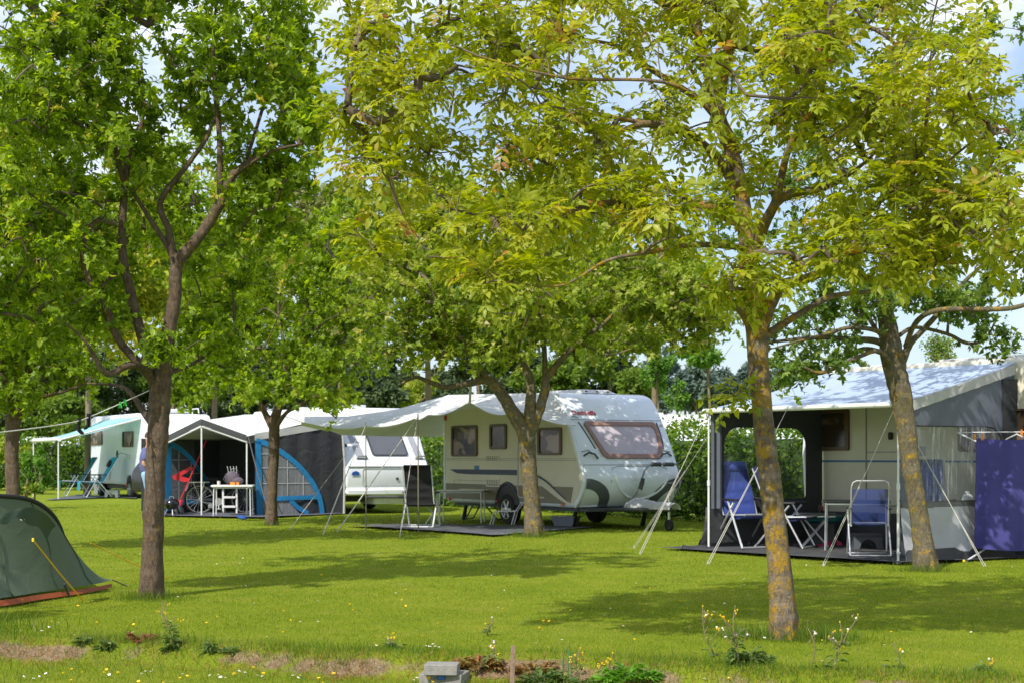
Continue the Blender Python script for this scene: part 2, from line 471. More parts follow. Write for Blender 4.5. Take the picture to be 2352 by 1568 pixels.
M['bark_walnut'] = barkmat('walnut_bark', (0.225, 0.18, 0.135), (0.095, 0.072, 0.052), (0.46, 0.27, 0.015), 0.505, 0.60, 1.3)
M['bark_plum'] = barkmat('plum_bark', (0.185, 0.135, 0.095), (0.07, 0.048, 0.034), (0.36, 0.20, 0.02), 0.60, 0.63, 0.5)
M['bark_lichen'] = barkmat('lichened_bark', (0.225, 0.19, 0.135), (0.085, 0.065, 0.042), (0.45, 0.28, 0.02), 0.56, 0.58, 0.5, green=0.5)
M['bark_moss'] = barkmat('mossy_bark', (0.17, 0.125, 0.075), (0.07, 0.05, 0.03), (0.34, 0.21, 0.02), 0.52, 0.66, 0.4, green=0.6)
M['twig'] = pm('twig_bark', (0.135, 0.10, 0.07), 0.85, var=0.3, vs=10)
M['bark_far'] = pm('far_bark', (0.20, 0.15, 0.09), 0.9, var=0.25, vs=5)
# ================================================================== trees
def catmull(pts, per=5):
    """pts: list of (Vector, r) -> smooth list"""
    out = []
    n = len(pts)
    for i in range(n - 1):
        p0 = pts[max(i - 1, 0)]; p1 = pts[i]; p2 = pts[i + 1]; p3 = pts[min(i + 2, n - 1)]
        for k in range(per):
            t = k / per
            q = 0.5 * ((2 * p1[0]) + (p2[0] - p0[0]) * t + (2 * p0[0] - 5 * p1[0] + 4 * p2[0] - p3[0]) * t * t + (3 * p1[0] - p0[0] - 3 * p2[0] + p3[0]) * t ** 3)
            out.append((q, p1[1] + (p2[1] - p1[1]) * t))
    out.append(pts[-1])
    return out

def unit(a):
    return a / np.maximum(np.linalg.norm(a, axis=-1, keepdims=True), 1e-9)

def rand_dirs(n):
    return unit(RNG.normal(size=(n, 3)))

def leaf_blades(base, d, nrm, L, W, var, fold=0.25, droop=0.25, rich=True):
    """leaf shapes; rich: 6-point leaf folded along the midrib (4 quads->8 tris as 4 faces), else a bent diamond"""
    d = unit(d); s = unit(np.cross(d, nrm)); nn = np.cross(s, d)
    L = L[:, None]; W = W[:, None]
    n = len(base)
    if rich:
        b = base
        m1 = base + d * L * 0.45 - nn * L * 0.02
        l1 = base + d * L * 0.36 + s * W * 0.5 + nn * W * fold
        r1 = base + d * L * 0.36 - s * W * 0.5 + nn * W * fold
        l2 = base + d * L * 0.72 + s * W * 0.36 + nn * (W * fold * 0.7 - L * droop * 0.35)
        r2 = base + d * L * 0.72 - s * W * 0.36 + nn * (W * fold * 0.7 - L * droop * 0.35)
        t = base + d * L * 0.97 - nn * L * droop
        V = np.stack([b, m1, l1, r1, l2, r2, t], 1).reshape(-1, 3)
        tri = np.array([(0, 1, 2), (0, 3, 1), (2, 1, 4), (3, 5, 1), (1, 6, 4), (1, 5, 6)])
        k = 7
    else:
        l = base + d * L * 0.45 + s * W * 0.5 + nn * W * fold
        r = base + d * L * 0.45 - s * W * 0.5 + nn * W * fold
        t = base + d * L - nn * L * droop
        V = np.stack([base, l, r, t], 1).reshape(-1, 3)
        tri = np.array([(0, 2, 1), (1, 2, 3)])
        k = 4
    T = (np.arange(n)[:, None, None] * k + tri[None]).reshape(-1, 3)
    return V, T, np.repeat(var, k)

def tubes_np(paths, radii, n=5):
    """paths (m,k,3), radii (m,k) -> vertices, quads"""
    m, k, _ = paths.shape
    tg = np.empty_like(paths)
    tg[:, 1:-1] = paths[:, 2:] - paths[:, :-2]; tg[:, 0] = paths[:, 1] - paths[:, 0]; tg[:, -1] = paths[:, -1] - paths[:, -2]
    tg = unit(tg)
    ref = np.where(np.abs(tg[:, :1, 2:3]) < 0.9, np.array([0, 0, 1.0]), np.array([1.0, 0, 0]))
    u = unit(ref - tg * np.sum(ref * tg, -1, keepdims=True)); w = np.cross(tg, u)
    a = 2 * PI * np.arange(n) / n
    V = paths[:, :, None, :] + (u[:, :, None, :] * np.cos(a)[None, None, :, None] + w[:, :, None, :] * np.sin(a)[None, None, :, None]) * radii[:, :, None, None]
    idx = np.arange(m * k * n).reshape(m, k, n)
    q = np.stack([idx[:, :-1, :], np.roll(idx[:, :-1, :], -1, 2), np.roll(idx[:, 1:, :], -1, 2), idx[:, 1:, :]], -1).reshape(-1, 4)
    return V.reshape(-1, 3), q

def limbs_mesh(limbs, D0, rough=0.022):
    """limbs: lists of (x, y, r, dD). Returns MB and sampled nodes"""
    mb = MB(); nodes = []
    for li, L in enumerate(limbs):
        pts = [(P(q[0], q[1], D0 + (q[3] if len(q) > 3 else 0)), q[2]) for q in L]
        if li == 0: pts[0] = (Vector((pts[0][0].x, pts[0][0].y, -0.06)), pts[0][1])
        sm = catmull(pts, 6)
        jit = [Vector((random.gauss(0, 1), random.gauss(0, 1), random.gauss(0, 0.4))) * (r * 0.025) for _, r in sm]
        n = 16 if pts[0][1] > 0.07 else 9
        rr = [r * (1 + random.gauss(0, rough)) for _, r in sm]
        b0 = len(mb.v)
        mb.tube([p + j for (p, _), j in zip(sm, jit)], rr, n)
        for i in range(b0, len(mb.v)):
            if li == 0:   # root flare and ribs
                k = (i - b0) % n; ring = (i - b0) // n
                if ring < len(sm):
                    p, r = sm[ring]
                    f = 1 + 0.05 * math.sin(k * 2.4 + 0.7) + max(0, 0.45 - p.z) * 0.55 * (1 + 0.6 * math.sin(k * 1.96 + 1.0))
                    v = mb.v[i]
                    mb.v[i] = (p.x + (v[0] - p.x) * f, p.y + (v[1] - p.y) * f, v[2])
        for k, (p, r) in enumerate(sm):
            if li > 0 or k > len(sm) * 0.75: nodes.append(((p.x, p.y, p.z), r))
    return mb, nodes

def proj(pts):
    return np.stack([CX + pts[:, 0] / pts[:, 1] * F, HZ - (pts[:, 2] - EYE) / pts[:, 1] * F], 1)

def crown_points(ells, D0):
    """targets inside ellipsoids (cx, cy, rx, ry, dD, rD, n), in picture units at D0"""
    out = []
    for (cx, cy, rx, ry, dD, rD, n) in ells:
        D = D0 + dD
        c = np.array(P(cx, cy, D)); s = np.array([rx / F * D, rD, ry / F * D])
        q = rand_dirs(n) * (RNG.random((n, 1)) ** 0.40)
        out.append(c + q * s)
    return np.concatenate(out)

def connect(nodes, targets):
    """grow a twig graph from limb nodes through all targets (shortest link first)"""
    N0 = np.array([p for p, _ in nodes]); n0 = len(N0)
    pts = np.concatenate([N0, targets]); nT = len(targets)
    d = np.linalg.norm(targets[:, None, :] - N0[None], axis=2)
    near = d.argmin(1); dist = d.min(1)
    todo = np.ones(nT, bool); parent = np.full(nT, -1); order = []
    for _ in range(nT):
        i = np.where(todo, dist, 1e9).argmin()
        todo[i] = False; parent[i] = near[i]; order.append(i)
        nd = np.linalg.norm(targets - targets[i], axis=1) * 1.03
        b = todo & (nd < dist)
        dist[b] = nd[b]; near[b] = n0 + i
    count = np.ones(nT)
    for i in reversed(order):
        if parent[i] >= n0: count[parent[i] - n0] += count[i]
    return pts, n0, parent, count, order

def make_tree(name, label, D0, limbs, ells, leaf, bark, lm, gaps=(), group=None, seed=1, twig_r=0.0038, min_z=0.9, cat='tree', part='crown'):
    global RNG
    RNG = np.random.default_rng(seed); random.seed(seed)
    mb, nodes = limbs_mesh(limbs, D0)
    b = P(limbs[0][0][0], limbs[0][0][1], D0)
    root = thing(name, label, cat, (b.x, b.y, 0), group=group)
    mb.build('trunk', bark, root, angle=60)
    T = crown_points(ells, D0)
    T = T[T[:, 2] > min_z]
    if len(gaps):
        pr = proj(T); keep = np.ones(len(T), bool)
        for (gx, gy, grx, gry) in gaps:
            keep &= ((pr[:, 0] - gx) / grx) ** 2 + ((pr[:, 1] - gy) / gry) ** 2 > 1
        T = T[keep]
    pts, n0, parent, count, order = connect(nodes, T)
    S = pts[parent]; E = T
    ln = np.linalg.norm(E - S, axis=1)
    mid = (S + E) / 2 + rand_dirs(len(T)) * ln[:, None] * 0.13 + np.array([0, 0, 1.0]) * ln[:, None] * 0.06
    t = np.linspace(0, 1, 5)[None, :, None]
    path = (1 - t) ** 2 * S[:, None] + 2 * t * (1 - t) * mid[:, None] + t ** 2 * E[:, None]
    r1 = twig_r * np.sqrt(count); rp = np.where(parent >= n0, twig_r * np.sqrt(count[np.maximum(parent - n0, 0)]), 0.02)
    r0 = np.minimum(r1 * 1.35, rp)
    rad = r0[:, None] + (r1 - r0)[:, None] * np.linspace(0, 1, 5)[None]
    V1, Q = tubes_np(path, np.minimum(rad, 0.035), 5)
    Tq = np.concatenate([Q[:, [0, 1, 2]], Q[:, [0, 2, 3]]])
    V, Tt, var = leaf(path, E - S)
    o = np_mesh(part, np.concatenate([V, V1]), np.concatenate([Tt, Tq + len(V)]), lm, root, var=np.concatenate([var, np.full(len(V1), .5)]))
    o.data.materials.append(M['twig'])
    o.data.polygons.foreach_set('material_index', np.concatenate([np.zeros(len(Tt), np.int32), np.ones(len(Tq), np.int32)]))
    return root

def simple_leaves(n_per, L, W, spread=0.16, rich=True, cl_var=0.22, up=0.5, along=0.6):
    """rosettes of simple leaves along the outer half of each twig"""
    def f(path, vec):
        m = len(path)
        k = RNG.poisson(n_per, m); idx = np.repeat(np.arange(m), k); n = len(idx)
        u = 1 - RNG.random(n) ** 1.6 * along
        fi = u * 4; i0 = np.minimum(fi.astype(int), 3); fr = (fi - i0)[:, None]
        base = path[idx, i0] * (1 - fr) + path[idx, i0 + 1] * fr
        off = rand_dirs(n) * (RNG.random((n, 1)) ** 0.6) * spread
        base = base + off
        d = unit(unit(off) * 0.9 + unit(vec)[idx] * 0.4 + rand_dirs(n) * 0.7 + np.array([0, 0, -0.1]))
        nr = unit(rand_dirs(n) * 0.8 + np.array([0, 0, up]))
        s = np.clip(RNG.normal(1, 0.22, n), 0.5, 1.6)
        var = np.clip(0.45 + RNG.normal(0, 1, m)[idx] * cl_var * 0.7 + RNG.normal(0, 0.2, n) + off[:, 2] / spread * 0.08, 0, 1)
        return leaf_blades(base, d, nr, L * s, W * s, var, 0.22, 0.18, rich)
    return f

def rosette_leaves(tips, per, L, W, reach=0.24, rich=True):
    """leaves in small rosettes at the ends of short shoots along each twig"""
    def f(path, vec):
        m = len(path)
        k = RNG.poisson(tips, m) + 1; ti = np.repeat(np.arange(m), k); nt = len(ti)
        u = 1 - RNG.random(nt) ** 1.4 * .7
        fi = u * 4; i0 = np.minimum(fi.astype(int), 3); fr = (fi - i0)[:, None]
        base = path[ti, i0] * (1 - fr) + path[ti, i0 + 1] * fr
        sd = unit(rand_dirs(nt) + unit(vec)[ti] * .5 + np.array([0, 0, .45]))
        ln = reach * RNG.uniform(.25, 1.15, nt)
        tip = base + sd * ln[:, None]
        tv = np.clip(RNG.normal(.42, .20, nt) + RNG.normal(0, .10, m)[ti], 0, 1)
        kk = RNG.poisson(per, nt) + 2; li = np.repeat(np.arange(nt), kk); n = len(li)
        q = RNG.random(n) ** .7
        pb = base[li] + sd[li] * (ln[li] * (1 - .75 * (1 - q)))[:, None]
        d = unit(sd[li] * RNG.uniform(.05, .9, n)[:, None] + rand_dirs(n) * .85)
        nr = unit(sd[li] * .9 + rand_dirs(n) * .5 + np.array([0, 0, .35]))
        s = np.clip(RNG.normal(1, .25, n), .45, 1.6)
        var = np.clip(tv[li] + RNG.normal(0, .13, n), 0, 1)
        V, T, va = leaf_blades(pb, d, nr, L * s, W * s * RNG.uniform(.8, 1.2, n), var, .22, .2, rich)
        mid = (base + tip) / 2 + rand_dirs(nt) * ln[:, None] * .08
        V2, Q2 = tubes_np(np.stack([base, mid, tip], 1), np.tile([.0030, .0024, .0015], (nt, 1)), 3)
        T2 = np.concatenate([Q2[:, [0, 1, 2]], Q2[:, [0, 2, 3]]]) + len(V)
        return np.concatenate([V, V2]), np.concatenate([T, T2]), np.concatenate([va, np.full(len(V2), .1)])
    return f

def walnut_leaves(n_per, L=0.066, W=0.030, rach=0.19):
    def f(path, vec):
        m = len(path)
        k = RNG.poisson(n_per, m) + 1; idx = np.repeat(np.arange(m), k); n = len(idx)
        u = 1 - RNG.random(n) ** 2 * 0.55
        fi = u * 4; i0 = np.minimum(fi.astype(int), 3); fr = (fi - i0)[:, None]
        base = path[idx, i0] * (1 - fr) + path[idx, i0 + 1] * fr
        d = rand_dirs(n) + unit(vec)[idx] * 0.55; d[:, 2] = d[:, 2] * 0.75
        d = unit(d)
        side = unit(np.cross(d, np.array([0, 0, 1.0]) + rand_dirs(n) * 0.35)); nrm = np.cross(side, d)
        rl = rach * np.clip(RNG.normal(1, 0.2, n), 0.6, 1.5)
        cv = np.clip(0.5 + RNG.normal(0, 0.16, m)[idx] + RNG.normal(0, 0.12, n), 0, 0.86)
        redc = RNG.random(n) < 0.012
        cv = np.where(redc, 0.90 + 0.10 * RNG.random(n), cv)
        Bs, Ds, Ns, Ls, Ws, Vs = [], [], [], [], [], []
        rp = []
        for j, (q, sd) in enumerate([(0.42, 1), (0.42, -1), (0.68, 1), (0.68, -1), (0.9, 1), (0.9, -1), (1.0, 0)]):
            pos = base + d * (rl * q)[:, None] - np.array([0, 0, 1.0]) * (rl * q * q * 0.18)[:, None]
            dd = d * (0.5 if sd else 1.0) + side * sd * 0.9 + rand_dirs(n) * 0.16 - np.array([0, 0, 0.20])
            sz = np.clip(RNG.normal(1, 0.18, n), 0.6, 1.5) * (0.8 + 0.35 * q)
            keep = RNG.random(n) > 0.08
            Bs.append(pos[keep]); Ds.append(dd[keep]); Ns.append(unit(nrm + rand_dirs(n) * 0.45)[keep])
            Ls.append((L * sz)[keep]); Ws.append((W * sz)[keep]); Vs.append(np.clip(cv + RNG.normal(0, 0.07, n), 0, 1)[keep])
        V, T, var = leaf_blades(np.concatenate(Bs), np.concatenate(Ds), np.concatenate(Ns), np.concatenate(Ls), np.concatenate(Ws), np.concatenate(Vs), 0.16, 0.22, True)
        # the leaf stalks, thin three-sided tubes (drawn with the leaf colour)
        t = np.array([0, 0.5, 1.0])[None, :, None]
        pth = base[:, None] + d[:, None] * (rl[:, None, None] * t) - np.array([0, 0, 1.0]) * (rl[:, None, None] * t * t * 0.18)
        V2, Q2 = tubes_np(pth, np.full((n, 3), 0.0022), 3)
        T2 = np.concatenate([Q2[:, [0, 1, 2]], Q2[:, [0, 2, 3]]]) + len(V)
        return np.concatenate([V, V2]), np.concatenate([T, T2]), np.concatenate([var, np.full(len(V2), 0.7)])
    return f

# ---- the walnut in front of the right awning
W_L = [
    [(1800, 1470, 0.097), (1798, 1400, 0.090), (1790, 1300, 0.085), (1775, 1150, 0.079), (1763, 1055, 0.078), (1752, 950, 0.073), (1743, 850, 0.076), (1739, 760, 0.079), (1733, 690, 0.085), (1722, 600, 0.067), (1712, 520, 0.059), (1700, 430, 0.053), (1680, 350, 0.053), (1650, 270, 0.057), (1630, 190, 0.035), (1605, 90, 0.031), (1598, -30, 0.026)],
    [(1650, 275, 0.045), (1662, 170, 0.041), (1680, 90, 0.037), (1692, 10, 0.033, .1), (1705, -110, 0.025, .2)],
    [(1712, 490, 0.041), (1672, 400, 0.038), (1622, 340, 0.036, -.1), (1560, 300, 0.033, -.2), (1490, 285, 0.028, -.3), (1430, 300, 0.016, -.5), (1380, 330, 0.010, -.6)],
    [(1640, 250, 0.025), (1560, 200, 0.025, .2), (1480, 150, 0.021, .4), (1430, 110, 0.016, .5), (1340, 90, 0.010, .6)],
    [(1705, 520, 0.028), (1600, 470, 0.025, .2), (1500, 420, 0.018, .5), (1340, 385, 0.011, .8), (1200, 360, 0.007, 1.0)],
    [(1714, 505, 0.037), (1640, 478, 0.033, -.2), (1560, 482, 0.031, -.4), (1480, 478, 0.030, -.5), (1400, 468, 0.028, -.6), (1300, 492, 0.023, -.8), (1250, 525, 0.018, -.8), (1180, 560, 0.013, -.9), (1110, 590, 0.008, -1.0), (980, 590, 0.006, -1.1)],
    [(1722, 570, 0.028), (1600, 562, 0.020, -.5), (1494, 579, 0.016, -.9), (1392, 600, 0.011, -1.2), (1290, 656, 0.008, -1.4), (1160, 648, 0.005, -1.5)],
    [(1742, 775, 0.057), (1774, 690, 0.048), (1800, 655, 0.043, -.1), (1844, 643, 0.038, -.2), (1914, 622, 0.030, -.3), (1990, 640, 0.025, -.4), (2060, 642, 0.023, -.5), (2140, 610, 0.016, -.6), (2240, 600, 0.010, -.7)],
    [(1745, 815, 0.041), (1763, 770, 0.031), (1858, 708, 0.024, .2), (1914, 680, 0.021, .3), (2019, 666, 0.015, .4), (2110, 635, 0.008, .5)],
    [(1735, 775, 0.045), (1705, 718, 0.030, -.1), (1666, 682, 0.022, -.3), (1610, 655, 0.011, -.5)],
    [(1724, 610, 0.049), (1752, 525, 0.041, -.2), (1781, 465, 0.034, -.4), (1789, 430, 0.028, -.5), (1809, 350, 0.025, -.6), (1844, 280, 0.022, -.7), (1879, 238, 0.021, -.7), (1900, 140, 0.018, -.7), (1907, 70, 0.015, -.7), (1924, -40, 0.011, -.7)],
    [(1781, 468, 0.034, -.4), (1812, 446, 0.033, -.4), (1862, 438, 0.028, -.4), (1912, 424, 0.023, -.4), (1952, 400, 0.016, -.4), (2010, 350, 0.010, -.4), (2060, 260, 0.007, -.4)],
    [(1880, 632, 0.028, -.3), (1940, 545, 0.024, -.5), (2001, 479, 0.021, -.6), (2054, 437, 0.020, -.7), (2107, 385, 0.018, -.8), (2124, 315, 0.016, -.8), (2131, 245, 0.015, -.8), (2136, 130, 0.008, -.8)],
    [(2054, 437, 0.015, -.7), (2140, 400, 0.011, -.9), (2230, 330, 0.008, -1.0), (2320, 300, 0.005, -1.1)],
    [(1700, 350, 0.018), (1560, 200, 0.013, -.6), (1300, 180, 0.010, -1.0), (1100, 130, 0.007, -1.2)],
    [(1490, 285, 0.018, -.3), (1330, 250, 0.015, -.5), (1180, 180, 0.011, -.6), (1050, 150, 0.007, -.7)],
    [(1744, 905, 0.011), (1722, 892, 0.007, -.1), (1696, 905, 0.005, -.15)],
    [(1800, 1000, 0.025, .9), (1744, 1010, 0.000, .3)][:0] or [(1690, 330, 0.025), (1640, 240, 0.016, .7), (1500, 60, 0.010, 1.2), (1300, -20, 0.007, 1.5)],
    [(1902, 150, 0.013, -.7), (1990, 60, 0.010, -.4), (2080, -30, 0.007, -.2)],
]
W_E = [
    (970, 110, 230, 180, -.3, 1.1, 50), (890, 320, 150, 180, -.5, 1.0, 36), (800, 60, 70, 70, -.3, .5, 9), (790, 300, 45, 60, -.5, .4, 6), (860, 560, 65, 35, -1.0, .4, 5), (1110, 530, 220, 95, -.9, .8, 26), (1140, 628, 80, 28, -1.5, .25, 6), (1230, 625, 60, 25, -1.4, .2, 4),
    (1240, 260, 220, 200, -.3, 1.3, 52), (1230, 60, 220, 130, .2, 1.3, 34), (1500, 40, 210, 110, .2, 1.4, 36), (1540, 260, 140, 150, -.2, 1.4, 26), (1470, 500, 220, 85, -.7, .8, 24), (1360, 400, 180, 90, -.2, 1.0, 22), (1710, 620, 125, 62, -1.0, .35, 14),
    (1850, 230, 210, 230, -.6, 1.2, 52), (1780, 40, 220, 120, 0, 1.4, 40), (2040, 470, 210, 110, -.7, .9, 32), (2090, 210, 210, 210, -.6, 1.2, 48), (2200, 400, 150, 160, -.9, 1.0, 32), (2020, 575, 190, 60, -1.0, .6, 20), (2260, 540, 120, 90, -1.1, .7, 18), (1900, 560, 130, 60, -1.1, .4, 9), (1690, 908, 28, 14, -.15, .1, 3), (2060, -40, 300, 80, 0, 1.4, 26), (1200, -80, 500, 60, 0, 1.4, 22), (1450, -230, 420, 110, .2, 1.5, 40), (2000, -230, 380, 130, .2, 1.5, 44)]
GAPS = [(1455, 185, 62, 58), (1350, 130, 34, 26), (752, 150, 34, 115), (1250, 70, 35, 22), (965, 80, 26, 24), (1580, 120, 26, 30), (2330, 60, 60, 120), (1480, 30, 22, 22)]
make_tree('walnut_tree', 'yellow-green walnut tree with bare lichen-spotted trunk standing in front of the blue-grey awning', 11.36, W_L, [e[:6] + (int(e[6] * 1.32),) for e in W_E], walnut_leaves(6.0), M['bark_walnut'], M['leaf_walnut'], GAPS, seed=3)

# ---- the dark green plum on the left
L_L = [
    [(345, 1376, 0.104), (349, 1300, 0.099), (352, 1200, 0.097), (356, 1100, 0.095), (362, 1000, 0.097), (368, 910, 0.102), (371, 850, 0.099), (380, 790, 0.075), (390, 750, 0.066), (402, 680, 0.063), (406, 610, 0.060), (437, 568, 0.055), (472, 523, 0.051), (504, 470, 0.049), (518, 437, 0.044), (536, 402, 0.039), (562, 381, 0.035), (609, 343, 0.030), (640, 280, 0.025), (658, 235, 0.018), (680, 160, 0.011)],
    [(506, 450, 0.032), (505, 400, 0.029), (504, 315, 0.026), (494, 210, 0.021), (490, 90, 0.014), (500, -20, 0.010)],
    [(406, 620, 0.040), (386, 525, 0.034), (368, 465, 0.029), (430, 380, 0.024), (472, 322, 0.021), (500, 260, 0.016), (560, 200, 0.010)],
    [(404, 640, 0.036), (392, 580, 0.029), (350, 512, 0.024), (318, 462, 0.019), (300, 430, 0.013)],
    [(362, 890, 0.068), (342, 820, 0.056), (318, 745, 0.050), (298, 663, 0.045), (285, 606, 0.042), (280, 538, 0.040), (284, 468, 0.037), (287, 420, 0.032), (301, 336, 0.026), (322, 300, 0.022), (330, 240, 0.018), (325, 150, 0.011)],
    [(287, 430, 0.026), (260, 330, 0.024, -.2), (225, 230, 0.022, -.3), (199, 150, 0.020, -.4), (175, 80, 0.016, -.4), (150, -10, 0.011, -.4)],
    [(352, 875, 0.048), (325, 840, 0.042, -.2), (273, 782, 0.037, -.3), (245, 713, 0.034, -.4), (217, 677, 0.030, -.5), (198, 624, 0.027, -.5), (190, 572, 0.026, -.5), (210, 519, 0.022, -.5), (241, 488, 0.016, -.4), (200, 455, 0.014, -.5), (130, 440, 0.010, -.6)],
    [(352, 890, 0.040), (336, 848, 0.037, -.2), (297, 838, 0.034, -.4), (247, 858, 0.029, -.5), (217, 818, 0.022, -.6), (196, 785, 0.014, -.7), (150, 740, 0.008, -.8)],
    [(352, 975, 0.040), (330, 945, 0.032, .3), (303, 905, 0.024, .5), (272, 885, 0.016, .7), (200, 880, 0.008, .9)],
    [(376, 870, 0.036), (396, 852, 0.027, .3), (427, 842, 0.022, .5), (475, 815, 0.013, .7), (540, 760, 0.008, .9)],
    [(534, 405, 0.018), (620, 350, 0.014, -.3), (700, 330, 0.011, -.4), (770, 318, 0.006, -.5)],
    [(562, 381, 0.019, .1), (600, 260, 0.016, .3), (640, 120, 0.011, .5), (650, 10, 0.008, .6)],
    [(206, 520, 0.014, -.5), (120, 480, 0.011, -.7), (30, 420, 0.008, -.9), (-60, 380, 0.006, -1)],
    [(200, 160, 0.011, -.4), (100, 120, 0.010, -.6), (0, 60, 0.006, -.8)],
    [(288, 610, 0.016), (235, 655, 0.011, -.4), (165, 700, 0.008, -.7)],
]
L_E = [
    (90, 230, 170, 190, -.4, 1.2, 78), (60, 470, 190, 130, -.4, 1.1, 52), (250, 130, 150, 150, -.2, 1.2, 52), (290, 350, 130, 130, 0, 1.1, 34), (440, 250, 130, 130, .2, 1.1, 34), (560, 120, 150, 130, .2, 1.2, 62), (660, 180, 100, 170, .1, 1.0, 44), (620, 400, 130, 90, .2, .9, 34), (725, 290, 70, 80, -.3, .5, 18), (-120, -200, 260, 150, .3, 2.0, 60), (720, -170, 160, 120, .3, 1.6, 40),
    (130, 600, 140, 110, -.5, .8, 24), (500, 650, 110, 110, .9, .6, 14), (600, 560, 110, 110, .5, .8, 24), (345, 790, 70, 30, -.5, .3, 6), (120, 730, 160, 80, -.3, .8, 28), (440, 790, 100, 45, .5, .5, 12), (30, 640, 120, 120, -.5, .9, 22), (360, 20, 330, 60, .2, 1.2, 44), (60, 60, 130, 90, -.3, 1.0, 18), (330, 560, 90, 70, .9, .3, 4), (330, -220, 400, 180, .3, 2.5, 120), (60, -120, 200, 120, 0, 1.4, 26)]
L_G = [(345, 660, 85, 100), (346, 118, 45, 42), (62, 45, 38, 36), (198, 12, 24, 22), (462, 25, 28, 28), (564, 62, 22, 36), (436, 118, 34, 38), (748, 130, 42, 105), (384, 245, 26, 60), (612, 245, 20, 24), (735, 352, 30, 26), (705, 240, 16, 30), (300, 250, 18, 20)]
make_tree('plum_tree', 'dark green fruit tree with forked upper stems standing just right of the green tent', 14.6, L_L, L_E, rosette_leaves(6.6, 9.5, 0.066, 0.035, .25), M['bark_plum'], M['leaf_plum'], L_G, seed=5)

# ---- the small tree by the blue-trimmed awning
T_L = [
    [(622, 1207, 0.115), (624, 1150, 0.103), (627, 1080, 0.099), (630, 1010, 0.103), (631, 965, 0.106), (645, 915, 0.064), (655, 850, 0.051), (650, 780, 0.037), (640, 700, 0.028), (660, 620, 0.017)],
    [(628, 985, 0.076), (605, 940, 0.056), (582, 890, 0.044), (562, 830, 0.034), (560, 770, 0.025), (580, 715, 0.015)],
    [(634, 980, 0.051), (660, 945, 0.038, -.5), (700, 925, 0.029, -.8), (730, 905, 0.017, -1.0), (760, 880, 0.010, -1.2)],
    [(652, 860, 0.030), (700, 800, 0.024, -.4), (720, 760, 0.017, -.6), (780, 720, 0.010, -.8)],
    [(575, 880, 0.025), (530, 850, 0.020, -.5), (480, 830, 0.012, -1), (430, 800, 0.008, -1.2)],
    [(560, 775, 0.021), (600, 800, 0.017, -1.0), (620, 770, 0.014, -1.2), (655, 690, 0.010, -1.4)],
]
T_E = [(780, 560, 110, 120, .4, 1.4, 46), (830, 800, 60, 90, .3, 1.0, 24), (620, 730, 170, 130, 0, 1.6, 74), (520, 840, 120, 70, -.5, 1.0, 38), (740, 840, 110, 70, -.4, 1.0, 40), (640, 600, 150, 90, .4, 1.4, 54), (490, 690, 110, 110, .2, 1.2, 40), (780, 700, 90, 110, 0, 1.2, 40), (450, 880, 90, 60, .5, .8, 20), (770, 930, 60, 35, -.5, .5, 12), (660, 890, 110, 50, -1.0, .7, 22), (560, 900, 60, 40, -1.2, .5, 10)]
make_tree('fruit_tree', 'small round-crowned fruit tree in front of the blue-trimmed awning', 30.3, T_L, T_E, rosette_leaves(5.0, 9.5, .10, .06, .38, rich=False), M['bark_plum'], M['leaf_plum'], seed=8, twig_r=.005)

# ---- the centre tree whose branch holds up the tarpaulin
C_L = [
    [(1227, 1234, 0.147), (1224, 1180, 0.138), (1217, 1100, 0.131), (1212, 1040, 0.134), (1207, 995, 0.143), (1180, 950, 0.115), (1152, 905, 0.097), (1120, 872, 0.083), (1075, 880, 0.060), (1025, 888, 0.048), (985, 876, 0.040), (955, 866, 0.031), (915, 884, 0.018)],
    [(1212, 1000, 0.106), (1217, 950, 0.097), (1219, 900, 0.088), (1214, 860, 0.075), (1190, 820, 0.053), (1160, 780, 0.040), (1140, 700, 0.026), (1120, 620, 0.016)],
    [(1214, 1005, 0.088), (1236, 950, 0.086), (1252, 895, 0.079), (1256, 868, 0.070), (1290, 825, 0.053), (1333, 782, 0.044), (1385, 745, 0.032), (1440, 690, 0.021), (1500, 650, 0.012)],
    [(1252, 880, 0.048), (1250, 800, 0.044), (1243, 720, 0.035), (1250, 640, 0.026), (1260, 560, 0.016)],
    [(1125, 872, 0.044), (1090, 830, 0.040, -.5), (1060, 780, 0.032, -.8), (1020, 720, 0.023, -1.0), (980, 650, 0.013, -1.2)],
    [(1333, 784, 0.026), (1360, 800, 0.023, -.5), (1400, 815, 0.016, -.8), (1450, 800, 0.011, -1.0)],
    [(1188, 822, 0.026), (1200, 760, 0.023, -.8), (1230, 700, 0.018, -1.2), (1280, 650, 0.011, -1.5)],
    [(955, 868, 0.018), (940, 850, 0.012, -.2), (900, 800, 0.009, -.3)],
]
C_E = [(870, 690, 90, 130, 0, 1.2, 40), (1620, 720, 100, 80, .3, 1.1, 34), (1330, 470, 200, 70, .9, 1.2, 40), (1540, 790, 70, 40, .2, .8, 12), (900, 470, 120, 80, 1.0, 1.2, 26), (1150, 730, 210, 100, -.2, 1.6, 96), (1000, 700, 140, 130, 0, 1.4, 62), (1350, 700, 180, 110, -.2, 1.5, 78), (1500, 690, 110, 110, .2, 1.2, 46), (1200, 580, 250, 110, .4, 1.6, 86), (960, 800, 120, 55, -.2, .8, 24), (1580, 690, 90, 90, .4, 1.0, 28), (960, 570, 150, 110, .6, 1.4, 46), (1420, 560, 200, 90, .6, 1.4, 46), (1400, 800, 110, 30, -.4, .6, 12), (1120, 815, 100, 40, -.8, .7, 18), (1080, 470, 280, 70, .8, 1.2, 44)]
